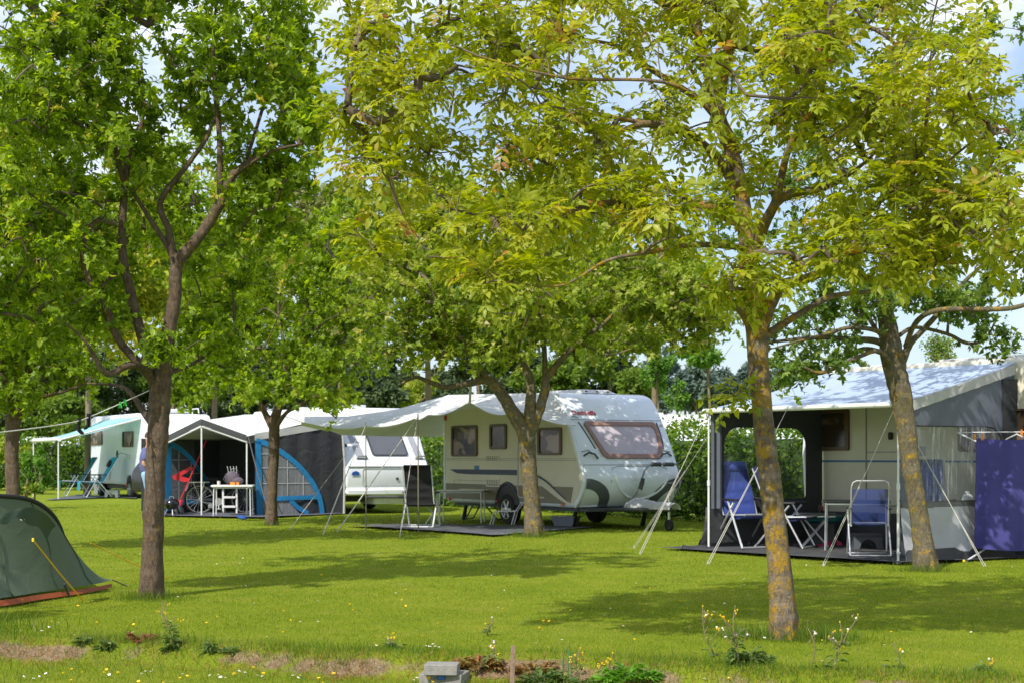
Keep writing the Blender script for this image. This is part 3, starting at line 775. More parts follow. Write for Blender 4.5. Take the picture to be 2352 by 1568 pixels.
make_tree('pear_tree', 'spreading pear tree with crooked trunk, its low branch holding the tarpaulin rope', 26.2, C_L, [e[:6] + (int(e[6] * 1.25),) for e in C_E], rosette_leaves(5.0, 9.5, .088, .054, .34, rich=False), M['bark_lichen'], M['leaf_pear'], seed=13, twig_r=.005)

# ---- the crooked tree at the corner of the right awning
A_L = [
    [(2128, 1311, 0.135), (2120, 1250, 0.113), (2106, 1150, 0.106), (2090, 1050, 0.106), (2078, 960, 0.119), (2066, 890, 0.131), (2050, 820, 0.135), (2042, 765, 0.117), (2034, 700, 0.081), (2036, 627, 0.068), (2050, 550, 0.054), (2060, 450, 0.041), (2080, 340, 0.027), (2100, 200, 0.016)],
    [(2072, 830, 0.055), (2090, 790, 0.041), (2118, 760, 0.036), (2153, 722, 0.032), (2194, 672, 0.029), (2222, 640, 0.023), (2262, 600, 0.018), (2300, 520, 0.012)],
    [(2080, 795, 0.032), (2106, 738, 0.032, -.3), (2159, 712, 0.030, -.5), (2264, 711, 0.029, -.7), (2334, 706, 0.027, -.8), (2400, 680, 0.022, -.8)],
    [(2066, 770, 0.026), (2103, 752, 0.023, .3), (2176, 767, 0.022, .5), (2222, 788, 0.022, .6), (2264, 778, 0.015, .6), (2292, 722, 0.009, .6)],
    [(2046, 805, 0.049), (2012, 783, 0.041), (1949, 779, 0.033, -.2), (1879, 775, 0.027, -.4), (1774, 785, 0.017, -.6), (1720, 792, 0.009, -.7)],
    [(2056, 850, 0.039), (2019, 806, 0.030, -.3), (1966, 822, 0.024, -.4), (1889, 855, 0.022, -.5), (1844, 841, 0.017, -.6), (1809, 823, 0.009, -.6)],
    [(2040, 815, 0.032), (1984, 801, 0.029, .3), (1924, 828, 0.024, .5), (1872, 816, 0.015, .6), (1830, 780, 0.009, .6)],
    [(2042, 775, 0.032), (2005, 757, 0.029, -.3), (1949, 753, 0.023, -.5), (1896, 767, 0.018, -.6), (1774, 800, 0.009, -.8)],
    [(2034, 770, 0.032), (2012, 757, 0.029), (1984, 701, 0.023), (1970, 640, 0.017), (1930, 560, 0.011)],
    [(2036, 640, 0.032), (2110, 560, 0.026, .4), (2200, 440, 0.020, .8), (2260, 300, 0.014, 1.0), (2290, 150, 0.009, 1.0)],
    [(2050, 560, 0.026), (1980, 470, 0.020, .5), (1900, 350, 0.013, .9), (1850, 250, 0.008, 1.0)],
]
A_E = [(1720, 420, 150, 120, 1.2, 1.0, 26), (1820, 160, 170, 150, 1.2, 1.2, 28), (1790, 860, 50, 45, -.6, .4, 9), (1880, 840, 80, 30, -.3, .4, 12), (1960, 690, 130, 60, -.5, .6, 22), (2200, 690, 100, 50, -.2, .6, 16), (2290, 790, 45, 40, .4, .3, 8), (2130, 640, 120, 50, 0, .7, 16), (1850, 735, 95, 40, -.4, .5, 16), (1780, 815, 50, 40, -.5, .3, 9), (1930, 800, 90, 40, 0, .5, 11), (1975, 700, 110, 45, -.1, .6, 16), (2065, 690, 55, 38, -.5, .4, 10), (2170, 700, 40, 30, -.4, .3, 5), (2230, 735, 60, 40, .5, .4, 10), (2300, 640, 70, 60, 0, .7, 20), (2330, 540, 60, 80, 0, .8, 18), (2290, 400, 100, 130, .7, 1.0, 38), (2250, 130, 90, 120, 1.0, 1.0, 34), (2110, 350, 180, 170, .6, 1.2, 44), (1930, 540, 150, 90, .5, 1.0, 26), (1880, 340, 150, 160, .9, 1.2, 30), (2100, 120, 150, 130, .8, 1.2, 26), (2340, 260, 40, 100, .8, .6, 12), (1720, 520, 120, 90, 1.0, .8, 14), (2150, 590, 140, 50, .3, .7, 14), (2240, 780, 40, 25, .6, .2, 4)]
make_tree('crooked_tree', 'crooked lichen-covered fruit tree leaning over the corner of the blue-grey awning', 18.2, A_L, A_E, rosette_leaves(4.4, 9, .066, .036, .22, rich=False), M['bark_lichen'], M['leaf_apple'], [(2320, 90, 34, 130), (2250, 780, 20, 20)][:1], seed=17, twig_r=.004)

# ---- the tree at the left edge, behind the tent
E_L = [
    [(33, 1266, 0.136), (31, 1150, 0.100), (27, 1050, 0.095), (29, 985, 0.104), (34, 940, 0.106), (15, 890, 0.068), (-20, 830, 0.051), (-60, 760, 0.034), (-90, 680, 0.017)],
    [(36, 950, 0.068), (55, 890, 0.051), (70, 830, 0.043), (90, 760, 0.031), (110, 680, 0.017)],
    [(40, 960, 0.043), (90, 915, 0.034, -.3), (140, 900, 0.024, -.5), (200, 880, 0.012, -.6)],
]
E_E = [(520, 560, 130, 120, .8, 1.6, 50), (270, 520, 200, 150, .5, 2.0, 70), (430, 430, 150, 130, 1.0, 1.8, 50), (60, 540, 260, 140, .2, 2.5, 90), (30, 380, 230, 130, .2, 2.4, 80), (60, 230, 180, 120, .2, 2.0, 50), (20, 800, 150, 90, 0, 1.2, 56), (60, 690, 170, 100, .2, 1.2, 54), (140, 850, 110, 50, -.2, .7, 22), (-60, 850, 90, 70, 0, .9, 16), (230, 720, 90, 90, .6, .8, 20), (30, 905, 70, 40, -.4, .5, 12), (190, 640, 120, 70, .6, .8, 20)]
make_tree('orchard_tree', 'dark-stemmed fruit tree at the far left edge, behind the green tent', 22.0, E_L, [e[:6] + (int(e[6] * 1.5),) for e in E_E], rosette_leaves(5, 9.5, .080, .044, .30, rich=False), M['bark_plum'], M['leaf_plum'], seed=23, twig_r=.005)

# ---- trees farther off
def far_tree(name, label, D, base_y, cx, cy, rx, ry, n, size, lm, trunk_r=.2, seed=1, lobes=9, fork=None, group=None, per=34, thin=0.0, bark='bark_far', spread=None):
    """a whole tree at distance D: its crown is lobes of foliage around (cx, cy)"""
    global RNG
    RNG = np.random.default_rng(seed); random.seed(seed)
    b = P(cx, base_y, D)
    fk = fork if fork is not None else cy + ry * 0.75
    trunk_r *= .45
    limbs = [[(cx, HZ + EYE * F / D, trunk_r), (cx + 3, (HZ + fk) / 2, trunk_r * .85), (cx - 2, fk, trunk_r * .75), (cx, (fk + cy) / 2, trunk_r * .5), (cx + 4, cy, trunk_r * .36), (cx - 3, cy - ry * .6, trunk_r * .15)]]
    for k in range(5):
        a = random.uniform(-1, 1)
        limbs.append([(cx, fk - 0.1 * (fk - cy) * k, trunk_r * .5), (cx + a * rx * .4, (fk + cy) / 2 - ry * .1 * k, trunk_r * .3, random.uniform(-1, 1)), (cx + a * rx * .8, cy - ry * .15 * k, trunk_r * .12, random.uniform(-1.5, 1.5))])
    ells = []
    for k in range(lobes):
        a = random.uniform(0, 2 * PI); q = math.sqrt(random.random()) * .72
        w = random.uniform(.30, .5)
        ells.append((cx + rx * q * math.cos(a), cy + ry * q * math.sin(a), rx * w, ry * w, random.uniform(-.6, .6) * rx / F * D, rx * w / F * D, max(3, int(n / lobes))))
    return make_tree(name, label, D, limbs, ells, simple_leaves(per, size, size * .62, spread or rx * .13 / F * D, rich=False, cl_var=.26, along=.8), M[bark], M[lm], seed=seed, group=group, twig_r=.009, min_z=.5)

far_tree('willow_tree', 'tall pale olive willow towering behind the white caravans, catching full sun', 62, 1100, 780, 610, 170, 200, 230, .26, 'leaf_pale', .3, 31, 14, per=64)
far_tree('willow_tree', 'pale sunlit willow rising behind the crown of the pear tree', 66, 1100, 980, 560, 190, 170, 200, .27, 'leaf_pale', .3, 32, 13, per=60)
far_tree('ash_tree', 'yellow-green ash glowing behind the forked stems of the dark plum tree', 52, 1110, 200, 610, 240, 210, 240, .22, 'leaf_yellow', .25, 33, 15, per=60)
far_tree('ash_tree', 'yellow-leaved ash behind the small fruit tree, right of the forked stems', 56, 1110, 490, 620, 220, 200, 230, .23, 'leaf_yellow', .25, 34, 14, per=60)
far_tree('poplar_tree', 'broad mid-green tree filling the gap behind the pear tree crown', 70, 1100, 1250, 620, 240, 190, 230, .30, 'leaf_pear', .3, 35, 14, per=60)
far_tree('poplar_tree', 'mid-green tree behind the walnut trunk and the white caravan roof', 64, 1100, 1500, 650, 180, 160, 200, .27, 'leaf_pear', .28, 36, 12, per=60)
for k, (x, y, rx, ry, D, lab, sd) in enumerate([
        (300, 905, 130, 75, 90, 'dark tree behind the white motorhome roof', 41),
        (110, 900, 130, 80, 95, 'dark tree behind the aqua awning', 42),
        (500, 890, 110, 80, 92, 'dark tree showing above the gable of the charcoal awning', 43),
        (700, 880, 100, 75, 95, 'dark tree right of the small fruit tree, above white caravan roofs', 44),
        (850, 860, 90, 85, 92, 'dusky tree left of the tarpaulin branch, behind the low caravan roof', 45),
        (1000, 880, 85, 70, 98, 'dusky green tree above the highest part of the tarpaulin', 46),
        (1320, 830, 70, 90, 90, 'dark conifer-like tree behind the roof hatch of the big caravan', 47),
        (1420, 820, 80, 95, 94, 'tall dark tree above the front edge of the big white caravan', 48),
        (1180, 850, 90, 70, 99, 'dark tree seen between the trunks of the pear tree', 49)]):
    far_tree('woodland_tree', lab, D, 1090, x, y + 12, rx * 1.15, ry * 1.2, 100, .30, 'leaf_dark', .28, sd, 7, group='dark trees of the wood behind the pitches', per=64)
far_tree('bushy_tree', 'paler grey-green tree low behind the tarpaulin, left of its rope', 80, 1095, 955, 905, 62, 42, 40, .17, 'leaf_pear', .2, 51, 6, per=60)
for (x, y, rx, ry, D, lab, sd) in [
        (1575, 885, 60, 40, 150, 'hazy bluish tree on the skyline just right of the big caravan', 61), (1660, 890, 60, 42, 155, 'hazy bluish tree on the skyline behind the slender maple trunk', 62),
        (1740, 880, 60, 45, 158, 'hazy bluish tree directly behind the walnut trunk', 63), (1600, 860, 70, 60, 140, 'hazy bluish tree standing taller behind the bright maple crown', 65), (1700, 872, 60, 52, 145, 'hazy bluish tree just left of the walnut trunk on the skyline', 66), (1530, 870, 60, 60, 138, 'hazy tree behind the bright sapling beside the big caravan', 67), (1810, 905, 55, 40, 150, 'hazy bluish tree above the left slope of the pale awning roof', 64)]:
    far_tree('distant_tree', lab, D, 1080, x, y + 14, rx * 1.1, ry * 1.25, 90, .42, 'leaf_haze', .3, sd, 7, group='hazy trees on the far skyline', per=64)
far_tree('maple_tree', 'bright green maple with a slender bare trunk behind the hedge', 60, 1110, 1628, 800, 72, 66, 84, .16, 'leaf_bright', .14, 71, 8, fork=868, per=46)
far_tree('young_maple', 'bright light-green sapling between the big caravan and the maple', 58, 1110, 1510, 845, 45, 55, 60, .12, 'leaf_bright', .10, 72, 7, per=44)
far_tree('young_maple', 'small bright sapling just left of the awning, low above the hedge', 56, 1110, 1555, 905, 30, 36, 36, .11, 'leaf_bright', .08, 73, 6, per=40)
far_tree('birch_tree', 'airy young birch standing above the pale awning roof', 48, 1110, 2155, 806, 48, 44, 52, .085, 'leaf_apple', .09, 74, 7, per=30, spread=.22)
far_tree('shade_tree', 'dark round tree peeping above the pale awning roof, right of the walnut trunk', 70, 1110, 1850, 842, 42, 30, 44, .14, 'leaf_apple', .12, 75, 6, per=50)
far_tree('shade_tree', 'tiny treetop peeping over the middle of the pale awning roof', 75, 1110, 1985, 838, 18, 18, 14, .13, 'leaf_apple', .10, 76, 5, per=30)
far_tree('shade_tree', 'low bright bush top above the left slope of the pale awning roof', 66, 1110, 1800, 880, 26, 18, 24, .13, 'leaf_bright', .10, 77, 5, per=40)
far_tree('garden_shrub', 'light green shrub growing at the foot of the tree by the left edge', 40, 1150, 78, 1085, 55, 52, 70, .09, 'leaf_bright', .06, 78, 9, per=60)
far_tree('garden_shrub', 'darker low shrub at the left end of the aqua awning', 38, 1160, 60, 1128, 42, 26, 50, .08, 'leaf_hedge', .05, 79, 7, per=60)
far_tree('garden_shrub', 'tall green shrub between the left edge and the hedge', 55, 1140, 30, 1030, 70, 40, 60, .12, 'leaf_pear', .06, 80, 7, per=60)
for (x, y, rx, ry, D, lab, sd) in [
        (0, 930, 120, 70, 80, 'low tree at the far left edge behind the first trunk', 99), (120, 945, 110, 55, 78, 'low dark tree behind the hedge and the aqua awning', 100), (860, 900, 120, 60, 80, 'low tree just above the white caravan with grey front window', 101), (1480, 880, 70, 60, 84, 'low tree beside the front corner of the big caravan roof', 102), (30, 870, 140, 80, 88, 'dark tree at the left edge above the aqua awning', 91), (400, 870, 110, 90, 86, 'dark tree directly behind the plum trunk', 92), (600, 860, 110, 95, 87, 'dark tree behind the small fruit tree trunk', 93),
        (780, 800, 120, 110, 84, 'tall dark tree between the small fruit tree and the tarpaulin', 94), (1100, 800, 120, 100, 86, 'tall dark tree behind the left limb of the pear tree', 95), (1400, 760, 110, 110, 88, 'tall dark tree behind the right limb of the pear tree', 96),
        (200, 820, 140, 110, 84, 'tall dark tree behind the left limb of the plum tree', 97), (1250, 870, 90, 60, 87, 'low dark tree right behind the pear trunk', 98)]:
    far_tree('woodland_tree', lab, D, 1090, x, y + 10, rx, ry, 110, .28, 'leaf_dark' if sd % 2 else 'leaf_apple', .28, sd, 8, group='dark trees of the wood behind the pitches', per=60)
# an orchard neighbour left of the frame: its shade falls on the tent
far_tree('orchard_neighbour', 'fruit tree just outside the left edge whose shade falls on the tent', 10.6, 1500, -980, 380, 330, 250, 50, .08, 'leaf_plum', .12, 81, 9, fork=800, per=56, bark='bark_plum', spread=.22)
# ================================================================== ground
def edge_y(x):
    """distance of the lip of the little bank"""
    return 10.22 - 0.33 * x + 0.10 * np.sin(x * 2.1 + .6) + 0.05 * np.sin(x * 6.3) + np.where(x > 3.0, -(x - 3.0) * 0.9, 0.0)

def hgt(x, y):
    x = np.asarray(x, float); y = np.asarray(y, float)
    t = np.clip((edge_y(x) - y) / 0.34, 0, 1)
    z = -0.115 * t * t * (3 - 2 * t)
    z = z + 0.018 * np.sin(x * .9 + 1) * np.sin(y * .7) * np.clip((y - 5) / 10, 0, 1) * np.clip((60 - y) / 40, 0, 1)
    z = z + 0.016 * np.exp(-((y - edge_y(x) - .12) / .16) ** 2)
    return z

def bare_where(x):
    """where along the bank the soil shows"""
    return np.clip(.85 + .45 * np.sin(x * 3.1 + 1.2 * np.sin(x * 1.7 + 1)) + .25 * np.sin(x * 9.1), .12, 1)

def make_ground():
    ys = [-30, -10, 0, 4, 6.5, 7.5]
    y = 8.0
    while y < 15: ys.append(y); y += 0.05
    while y < 70: ys.append(y); y += 0.05 * (y / 12) ** 1.7
    ys += [75, 85, 100, 130, 180, 260, 400, 650, 1100]
    nx = 150
    V = []; T = []; bank = []
    for yy in ys:
        w = max(14.0, abs(yy) * .62 + 4)
        if yy > 100: w = yy * 1.2
        xs = np.linspace(-w, w, nx)
        zz = hgt(xs, np.full(nx, yy))
        V.append(np.stack([xs, np.full(nx, yy), zz], 1))
        t = (edge_y(xs) - yy) / 0.34
        bank.append(np.exp(-((t - .5) / .34) ** 2) * bare_where(xs))
    V = np.concatenate(V); bank = np.concatenate(bank)
    idx = np.arange(len(ys) * nx).reshape(len(ys), nx)
    Q = np.stack([idx[:-1, :-1], idx[:-1, 1:], idx[1:, 1:], idx[1:, :-1]], -1).reshape(-1, 4)
    m = bpy.data.materials.new('lawn'); t = NT(m)
    g = t.n('ShaderNodeNewGeometry').outputs['Position']
    a = t.n('ShaderNodeAttribute', attribute_name='var').outputs['Fac']
    n1 = t.noise(g, .45, 5, .6); n2 = t.noise(g, 2.6, 6, .65); n3 = t.noise(g, 55, 4, .7)
    c = t.ramp(n2, [(.25, (.13, .21, .012)), (.5, (.215, .285, .018)), (.75, (.33, .345, .035))])
    c = t.mix(t.ramp(n1, [(.35, (0, 0, 0)), (.65, (.55,) * 3)]), c, (.27, .315, .02))
    c = t.mix(t.ramp(t.noise(g, 1.15, 6, .7), [(.56, (0, 0, 0)), (.72, (.6,) * 3)]), c, (.36, .30, .08))
    c = t.mix(t.ramp(n3, [(.3, (.45,) * 3), (.62, (0, 0, 0))]), c, (.055, .095, .006))
    sol = t.ramp(t.noise(g, 16, 6, .7), [(.3, (.17, .115, .07)), (.7, (.40, .29, .19))])
    md = t.n('ShaderNodeMath', operation='MULTIPLY_ADD'); t.l(t.noise(g, 3.4, 5, .65), md.inputs[0]); md.inputs[1].default_value = 1.5; t.l(a, md.inputs[2])

    f = t.n('ShaderNodeMath', operation='SUBTRACT'); t.l(md.outputs[0], f.inputs[0]); f.inputs[1].default_value = 1.12
    f2 = t.n('ShaderNodeMath', operation='MULTIPLY', use_clamp=True); t.l(f.outputs[0], f2.inputs[0]); f2.inputs[1].default_value = 3.2
    c = t.mix(f2.outputs[0], c, sol)
    b = t.n('ShaderNodeBsdfPrincipled', Roughness=.95); b.inputs['Specular IOR Level'].default_value = .1
    t.l(c, b.inputs['Base Color'])
    t.l(t.bump(t.noise(g, 38, 5, .75), .8, .03), b.inputs['Normal'])
    t.out(b.outputs[0])
    o = np_mesh('ground', V, Q, m, var=bank, smooth=True)
    tag(o, kind='structure')
make_ground()

M['blade'] = leafmat('grass_blade', [(0, (.12, .185, .014)), (.42, (.240, .318, .023)), (.76, (.395, .390, .045)), (1, (.54, .43, .17))], .5, 1.5, .5, .25)
M['blade_long'] = leafmat('long_grass_blade', [(0, (.06, .14, .010)), (.5, (.13, .22, .018)), (.85, (.25, .26, .05)), (1, (.36, .27, .12))], .45, 1.35, .5, .25)

def blades(x, y, h, w, lean=.5, var=None):
    n = len(x); z = hgt(x, y)
    a = RNG.random(n) * 2 * PI
    s = np.stack([np.cos(a), np.sin(a), np.zeros(n)], 1)
    b = np.stack([x, y, z - .004], 1)
    la = RNG.random(n) * 2 * PI; lq = RNG.random(n) * lean
    tip = b + np.stack([np.cos(la) * lq, np.sin(la) * lq, np.ones(n)], 1) * h[:, None]
    V = np.stack([b - s * w[:, None] / 2, b + s * w[:, None] / 2, tip], 1).reshape(-1, 3)
    T = np.arange(3 * n).reshape(n, 3)
    if var is None: var = np.clip(RNG.normal(.45, .22, n), 0, 1)
    return V, T, np.repeat(var, 3)

def patch_noise(x, y):
    return (np.sin(x * 1.3 + 2 * np.sin(y * .7)) * np.sin(y * 1.7 + 1.3 * np.sin(x * .9)) + .6 * np.sin(x * 3.7 + y * 2.9) * np.sin(y * 4.3 - x)) * .5

def lawn_grass():
    global RNG
    RNG = np.random.default_rng(99)
    parts = []
    for (y0, y1, dens, h, w) in [(8.4, 11.0, 6500, .015, .0050), (11, 14, 4300, .014, .0065), (14, 19, 1900, .015, .009), (19, 27, 700, .016, .014), (27, 44, 200, .019, .022)]:
        ym = (y0 + y1) / 2; wd = ym * .345
        n = int(2 * wd * (y1 - y0) * dens)
        y = y0 + (y1 - y0) * RNG.random(n); x = (RNG.random(n) * 2 - 1) * y * .345
        t = (edge_y(x) - y) / .34
        bare = np.exp(-((t - .5) / .34) ** 2) * bare_where(x)
        pn = patch_noise(x, y)
        keep = RNG.random(n) > np.clip(bare * 1.15 + np.clip(pn - .35, 0, 1) * .5 - .2, 0, .93)
        x = x[keep]; y = y[keep]; pn = pn[keep]; n = len(x)
        hh = h * np.clip(RNG.normal(1, .35, n), .35, 2.2) * (1 - .2 * pn)
        var = np.clip(.42 + .26 * pn + .16 * patch_noise(x * 4.1 + 3, y * 3.3) + RNG.normal(0, .2, n), 0, 1)
        parts.append(blades(x, y, hh, np.full(n, w) * RNG.uniform(.7, 1.3, n), .8, var))
    off = 0; Vs, Ts, As = [], [], []
    for V, T, a in parts:
        Vs.append(V); Ts.append(T + off); As.append(a); off += len(V)
    o = np_mesh('lawn_grass', np.concatenate(Vs), np.concatenate(Ts), M['blade'], var=np.concatenate(As))
    tag(o, 'short mown grass of the pitch with dry patches', 'grass', kind='stuff')
    # longer grass along the lip of the bank, round trunks and under the hedge
    Xs, Ys, Hs = [], [], []
    n = 19000
    x = RNG.uniform(-4.2, 3.4, n); y = edge_y(x) + RNG.normal(0, .17, n)
    k = RNG.random(n) < np.clip(.55 + patch_noise(x * 2.0, y), .08, 1); x = x[k]; y = y[k]
    Xs.append(x); Ys.append(y); Hs.append(np.clip(RNG.normal(.05, .022, len(x)), .015, .13))
    n = 2600
    x = RNG.uniform(-4.2, 2.2, n); y = edge_y(x) - RNG.uniform(.35, 1.3, n)
    Xs.append(x); Ys.append(y); Hs.append(np.clip(RNG.normal(.06, .02, n), .02, .12))
    for (tx, ty, sd, n, h) in [(2.02, 11.36, .17, 1000, .085), (2.30, 11.30, .16, 700, .10), (1.72, 11.45, .15, 550, .08), (-3.44, 14.5, .2, 1200, .07), (.36, 26.1, .3, 900, .10), (4.85, 18.1, .22, 900, .08), (-4.75, 30.2, .25, 500, .08), (-4.35, 11.9, .5, 1800, .12)]:
        a = RNG.random(n) * 2 * PI; r = np.abs(RNG.normal(.12 if sd < .4 else 0, sd, n))
        Xs.append(tx + np.cos(a) * r); Ys.append(ty + np.sin(a) * r * .8); Hs.append(np.clip(RNG.normal(h, h * .35, n), .02, .2))
    x = np.concatenate(Xs); y = np.concatenate(Ys); h = np.concatenate(Hs)
    var = np.clip(RNG.normal(.45, .26, len(x)), 0, 1)
    V, T, a = blades(x, y, h, np.clip(h * .06, .003, .008), .9, var)
    o = np_mesh('long_grass', V, T, M['blade_long'], var=a)
    tag(o, 'longer tufty grass along the dry bank and round the trunks', 'grass', kind='stuff')
    # dead straw on the bare soil of the bank
    n = 8000
    x = RNG.uniform(-4.0, 3.2, n); x = x[RNG.random(n) < bare_where(x)]; n = len(x); y = edge_y(x) - np.abs(RNG.normal(.22, .12, n))
    V, T, a = blades(x, y, np.clip(RNG.normal(.035, .015, n), .01, .08), np.full(n, .005), 2.6, np.clip(RNG.normal(.85, .15, n), .5, 1))
    n2 = 2600
    y2 = RNG.uniform(9, 24, n2); x2 = RNG.uniform(-.33, .33, n2) * y2
    V2, T2, a2 = blades(x2, y2, np.full(n2, .012), np.full(n2, .012), 2.6, np.clip(RNG.normal(.75, .2, n2), .4, 1))
    V = np.concatenate([V, V2]); T = np.concatenate([T, T2 + len(V) - len(V2)]); a = np.concatenate([a, a2])
    m = leafmat('straw', [(0, (.10, .07, .035)), (.6, (.24, .16, .08)), (.85, (.34, .20, .08)), (1, (.36, .15, .04))], .2, 1.1, .8, .1)
    o = np_mesh('dry_stalks', V, T, m, var=a)
    tag(o, 'dry straw and rusty ground cover on the bare bank', 'straw', kind='stuff')
lawn_grass()

# ------------------------------------------------------------------ hedges
def hedge(name, label, p0, p1, h, th, n, size, seed, group=None):
    """clipped hedge along p0-p1: a twiggy core and a skin of leaves"""
    global RNG
    RNG = np.random.default_rng(seed)
    p0 = np.array(p0, float); p1 = np.array(p1, float)
    L = np.linalg.norm(p1 - p0); ax = (p1 - p0) / L; pr = np.array([-ax[1], ax[0]])
    if pr @ ((p0 + p1) / 2) < 0: pr = -pr
    root = thing(name, label, 'hedge', (p0[0], p0[1], 0), group=group)
    mb = MB()
    def wall(u, v):
        s = u * L; a = v * 2 * PI
        q = .90 + .05 * math.sin(s * 1.9) + .04 * math.sin(s * 5.1 + v * 9)
        c = math.copysign(abs(math.cos(a)) ** .5, math.cos(a)); z = math.copysign(abs(math.sin(a)) ** .5, math.sin(a))
        w = pr * c * th / 2 * q
        return (p0[0] + ax[0] * s + w[0], p0[1] + ax[1] * s + w[1], h / 2 * (1 + z * q) * .97)
    mb.surf(wall, max(8, int(L * 1.5)), 20)
    mb.build('branches', M['hedge_core'], root)
    s = RNG.random(n) * L
    face = RNG.random(n)
    q = RNG.normal(0, .10, n)
    lump = .13 * np.sin(s * 2.1) + .09 * np.sin(s * 5.3 + 1)
    w = np.where(face < .62, -th / 2 - q - lump * .6, np.where(face < .72, th / 2 + q, RNG.uniform(-th / 2, th / 2, n)))
    z = np.where(face < .72, RNG.random(n) ** .85 * h, h + q * .8 + lump + .08 * np.sin(s * 11))
    lump2 = .10 * np.sin(s * 4 + z * 5) * np.sin(z * 6 - s * 2)
    w = w + np.where(face < .62, lump2, 0)
    base = np.stack([p0[0] + ax[0] * s + pr[0] * w, p0[1] + ax[1] * s + pr[1] * w, np.maximum(z, .04)], 1)
    d = rand_dirs(n) + np.where(face < .62, -1, 0)[:, None] * np.array([pr[0], pr[1], 0]) * .6 + np.array([0, 0, .25])
    nr = unit(rand_dirs(n) + np.array([0, 0, .6]) - np.array([pr[0], pr[1], 0]) * .5)
    sz = size * np.clip(RNG.normal(1, .25, n), .5, 1.8)
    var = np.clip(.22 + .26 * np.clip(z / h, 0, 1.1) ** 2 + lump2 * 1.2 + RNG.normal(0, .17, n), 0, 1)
    V, T, a = leaf_blades(base, d, nr, sz, sz * .62, var, .2, .15, False)
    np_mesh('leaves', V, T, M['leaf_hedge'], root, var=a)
    return root
hedge('hedge', 'tall clipped hedge running between the big white caravan and the blue-grey awning', (8.6, 24.6), (-3.6, 45.7), 1.86, .9, 30000, .095, 5)
hedge('hedge', 'clipped hedge with reddish young tips beyond the aqua awning', (-24.0, 61.5), (-10.5, 63.5), 2.0, 1.0, 11000, .14, 6)

# ------------------------------------------------------------------ small flowers
M['petal_white'] = pm('white_petals', (.80, .80, .76), .7, var=.04)
M['petal_yellow'] = pm('yellow_petals', (.80, .52, .01), .6, var=.1)
M['flower_eye'] = pm('flower_eye', (.72, .42, .02), .7)
M['stem'] = pm('weed_stem', (.11, .15, .04), .7, var=.25, vs=20)
M['stem_dry'] = pm('dry_weed_stem', (.22, .17, .09), .8, var=.25, vs=20)
M['weed_leaf'] = leafmat('weed_leaf', [(0, (.05, .11, .025)), (.6, (.13, .21, .05)), (1, (.25, .30, .09))], .35, 1.3, .5)
M['weed_green'] = leafmat('thistle_leaf', [(0, (.07, .22, .02)), (.6, (.17, .38, .035)), (1, (.30, .46, .08))], .4, 1.4, .5)
M['fluff'] = pm('seed_fluff', (.72, .69, .62), .95, var=.05)

def flower_proto(kind):
    mb = MB()
    if kind == 'daisy':
        mb.lathe([(.003, .030), (.0105, .033), (.0115, .035), (.004, .036)], n=9)
        o = mb.build('daisy', M['petal_white'], None)
        e = MB().lathe([(.001, .0362), (.0038, .0368), (.0025, .0395), (.0005, .040)], n=7).build('flower_centre', M['flower_eye'], o)
    else:
        mb.lathe([(.003, .045), (.010, .049), (.0135, .058), (.010, .055), (.003, .051)], n=8)
        o = mb.build('buttercup', M['petal_yellow'], None)
        e = None
    MB().tube([(0, 0, -.01), (.002, 0, .02), (0, 0, .034 if kind == 'daisy' else .047)], .0012, 4).build('stem', M['stem'], o)
    return o
def scatter_flowers():
    random.seed(21)
    def place(o, x, y):
        o.location = (x, y, float(hgt(x, y))); o.rotation_euler = (random.uniform(-.35, .35) - .25, random.uniform(-.3, .3), random.uniform(0, 6.28)); s = random.uniform(.65, 1.05); o.scale = (s, s, s)
    pix_d = [(52, 1553), (88, 1551), (75, 1557), (96, 1485), (50, 1486), (345, 1543), (353, 1537), (338, 1544), (320, 1548), (420, 1549), (430, 1553), (508, 1556), (515, 1560), (485, 1551), (500, 1553), (561, 1546), (680, 1558), (686, 1554), (590, 1552), (607, 1554), (675, 1553), (538, 1548), (545, 1541), (870, 1548), (955, 1560), (965, 1557), (948, 1563), (980, 1532), (989, 1527), (997, 1523), (1000, 1534), (985, 1530), (1008, 1528)]
    pix_b = [(120, 1455), (224, 1460), (166, 1532), (232, 1538), (247, 1531), (195, 1535), (271, 1541), (322, 1560), (414, 1552), (430, 1547), (584, 1532), (602, 1545), (740, 1562), (766, 1549), (986, 1548), (985, 1557), (735, 1556), (534, 1546), (800, 1417), (655, 1434), (663, 1450), (935, 1439), (930, 1420), (1316, 1432), (975, 1493), (1250, 1463), (1237, 1479), (144, 1541), (378, 1564), (905, 1490)]
    protos = {'daisy': flower_proto('daisy'), 'buttercup': flower_proto('buttercup')}
    spots = [('daisy', *G(x, y, -.1)[:2]) for x, y in pix_d] + [('buttercup', *G(x, y, -.07)[:2]) for x, y in pix_b]
    for k in range(95):
        y = random.uniform(9.0, 22) if k % 3 else random.uniform(9, 13); x = random.uniform(-.33, .33) * y
        if x > 2.2 and y < 14 and k % 2: continue
        spots.append(('daisy', x, y))
    for k in range(30):
        y = random.uniform(9.0, 17); x = random.uniform(-.33, .25) * y
        spots.append(('buttercup', x, y))
    used = set()
    for kind, x, y in spots:
        o = protos[kind] if kind not in used else copy_tree(protos[kind])
        used.add(kind)
        place(o, x, y)
        if kind == 'daisy': tag(o, 'tiny white daisy open in the short grass', 'flower', 'white daisies in the lawn')
        else: tag(o, 'small yellow buttercup open in the short grass', 'flower', 'yellow buttercups in the lawn')
scatter_flowers()

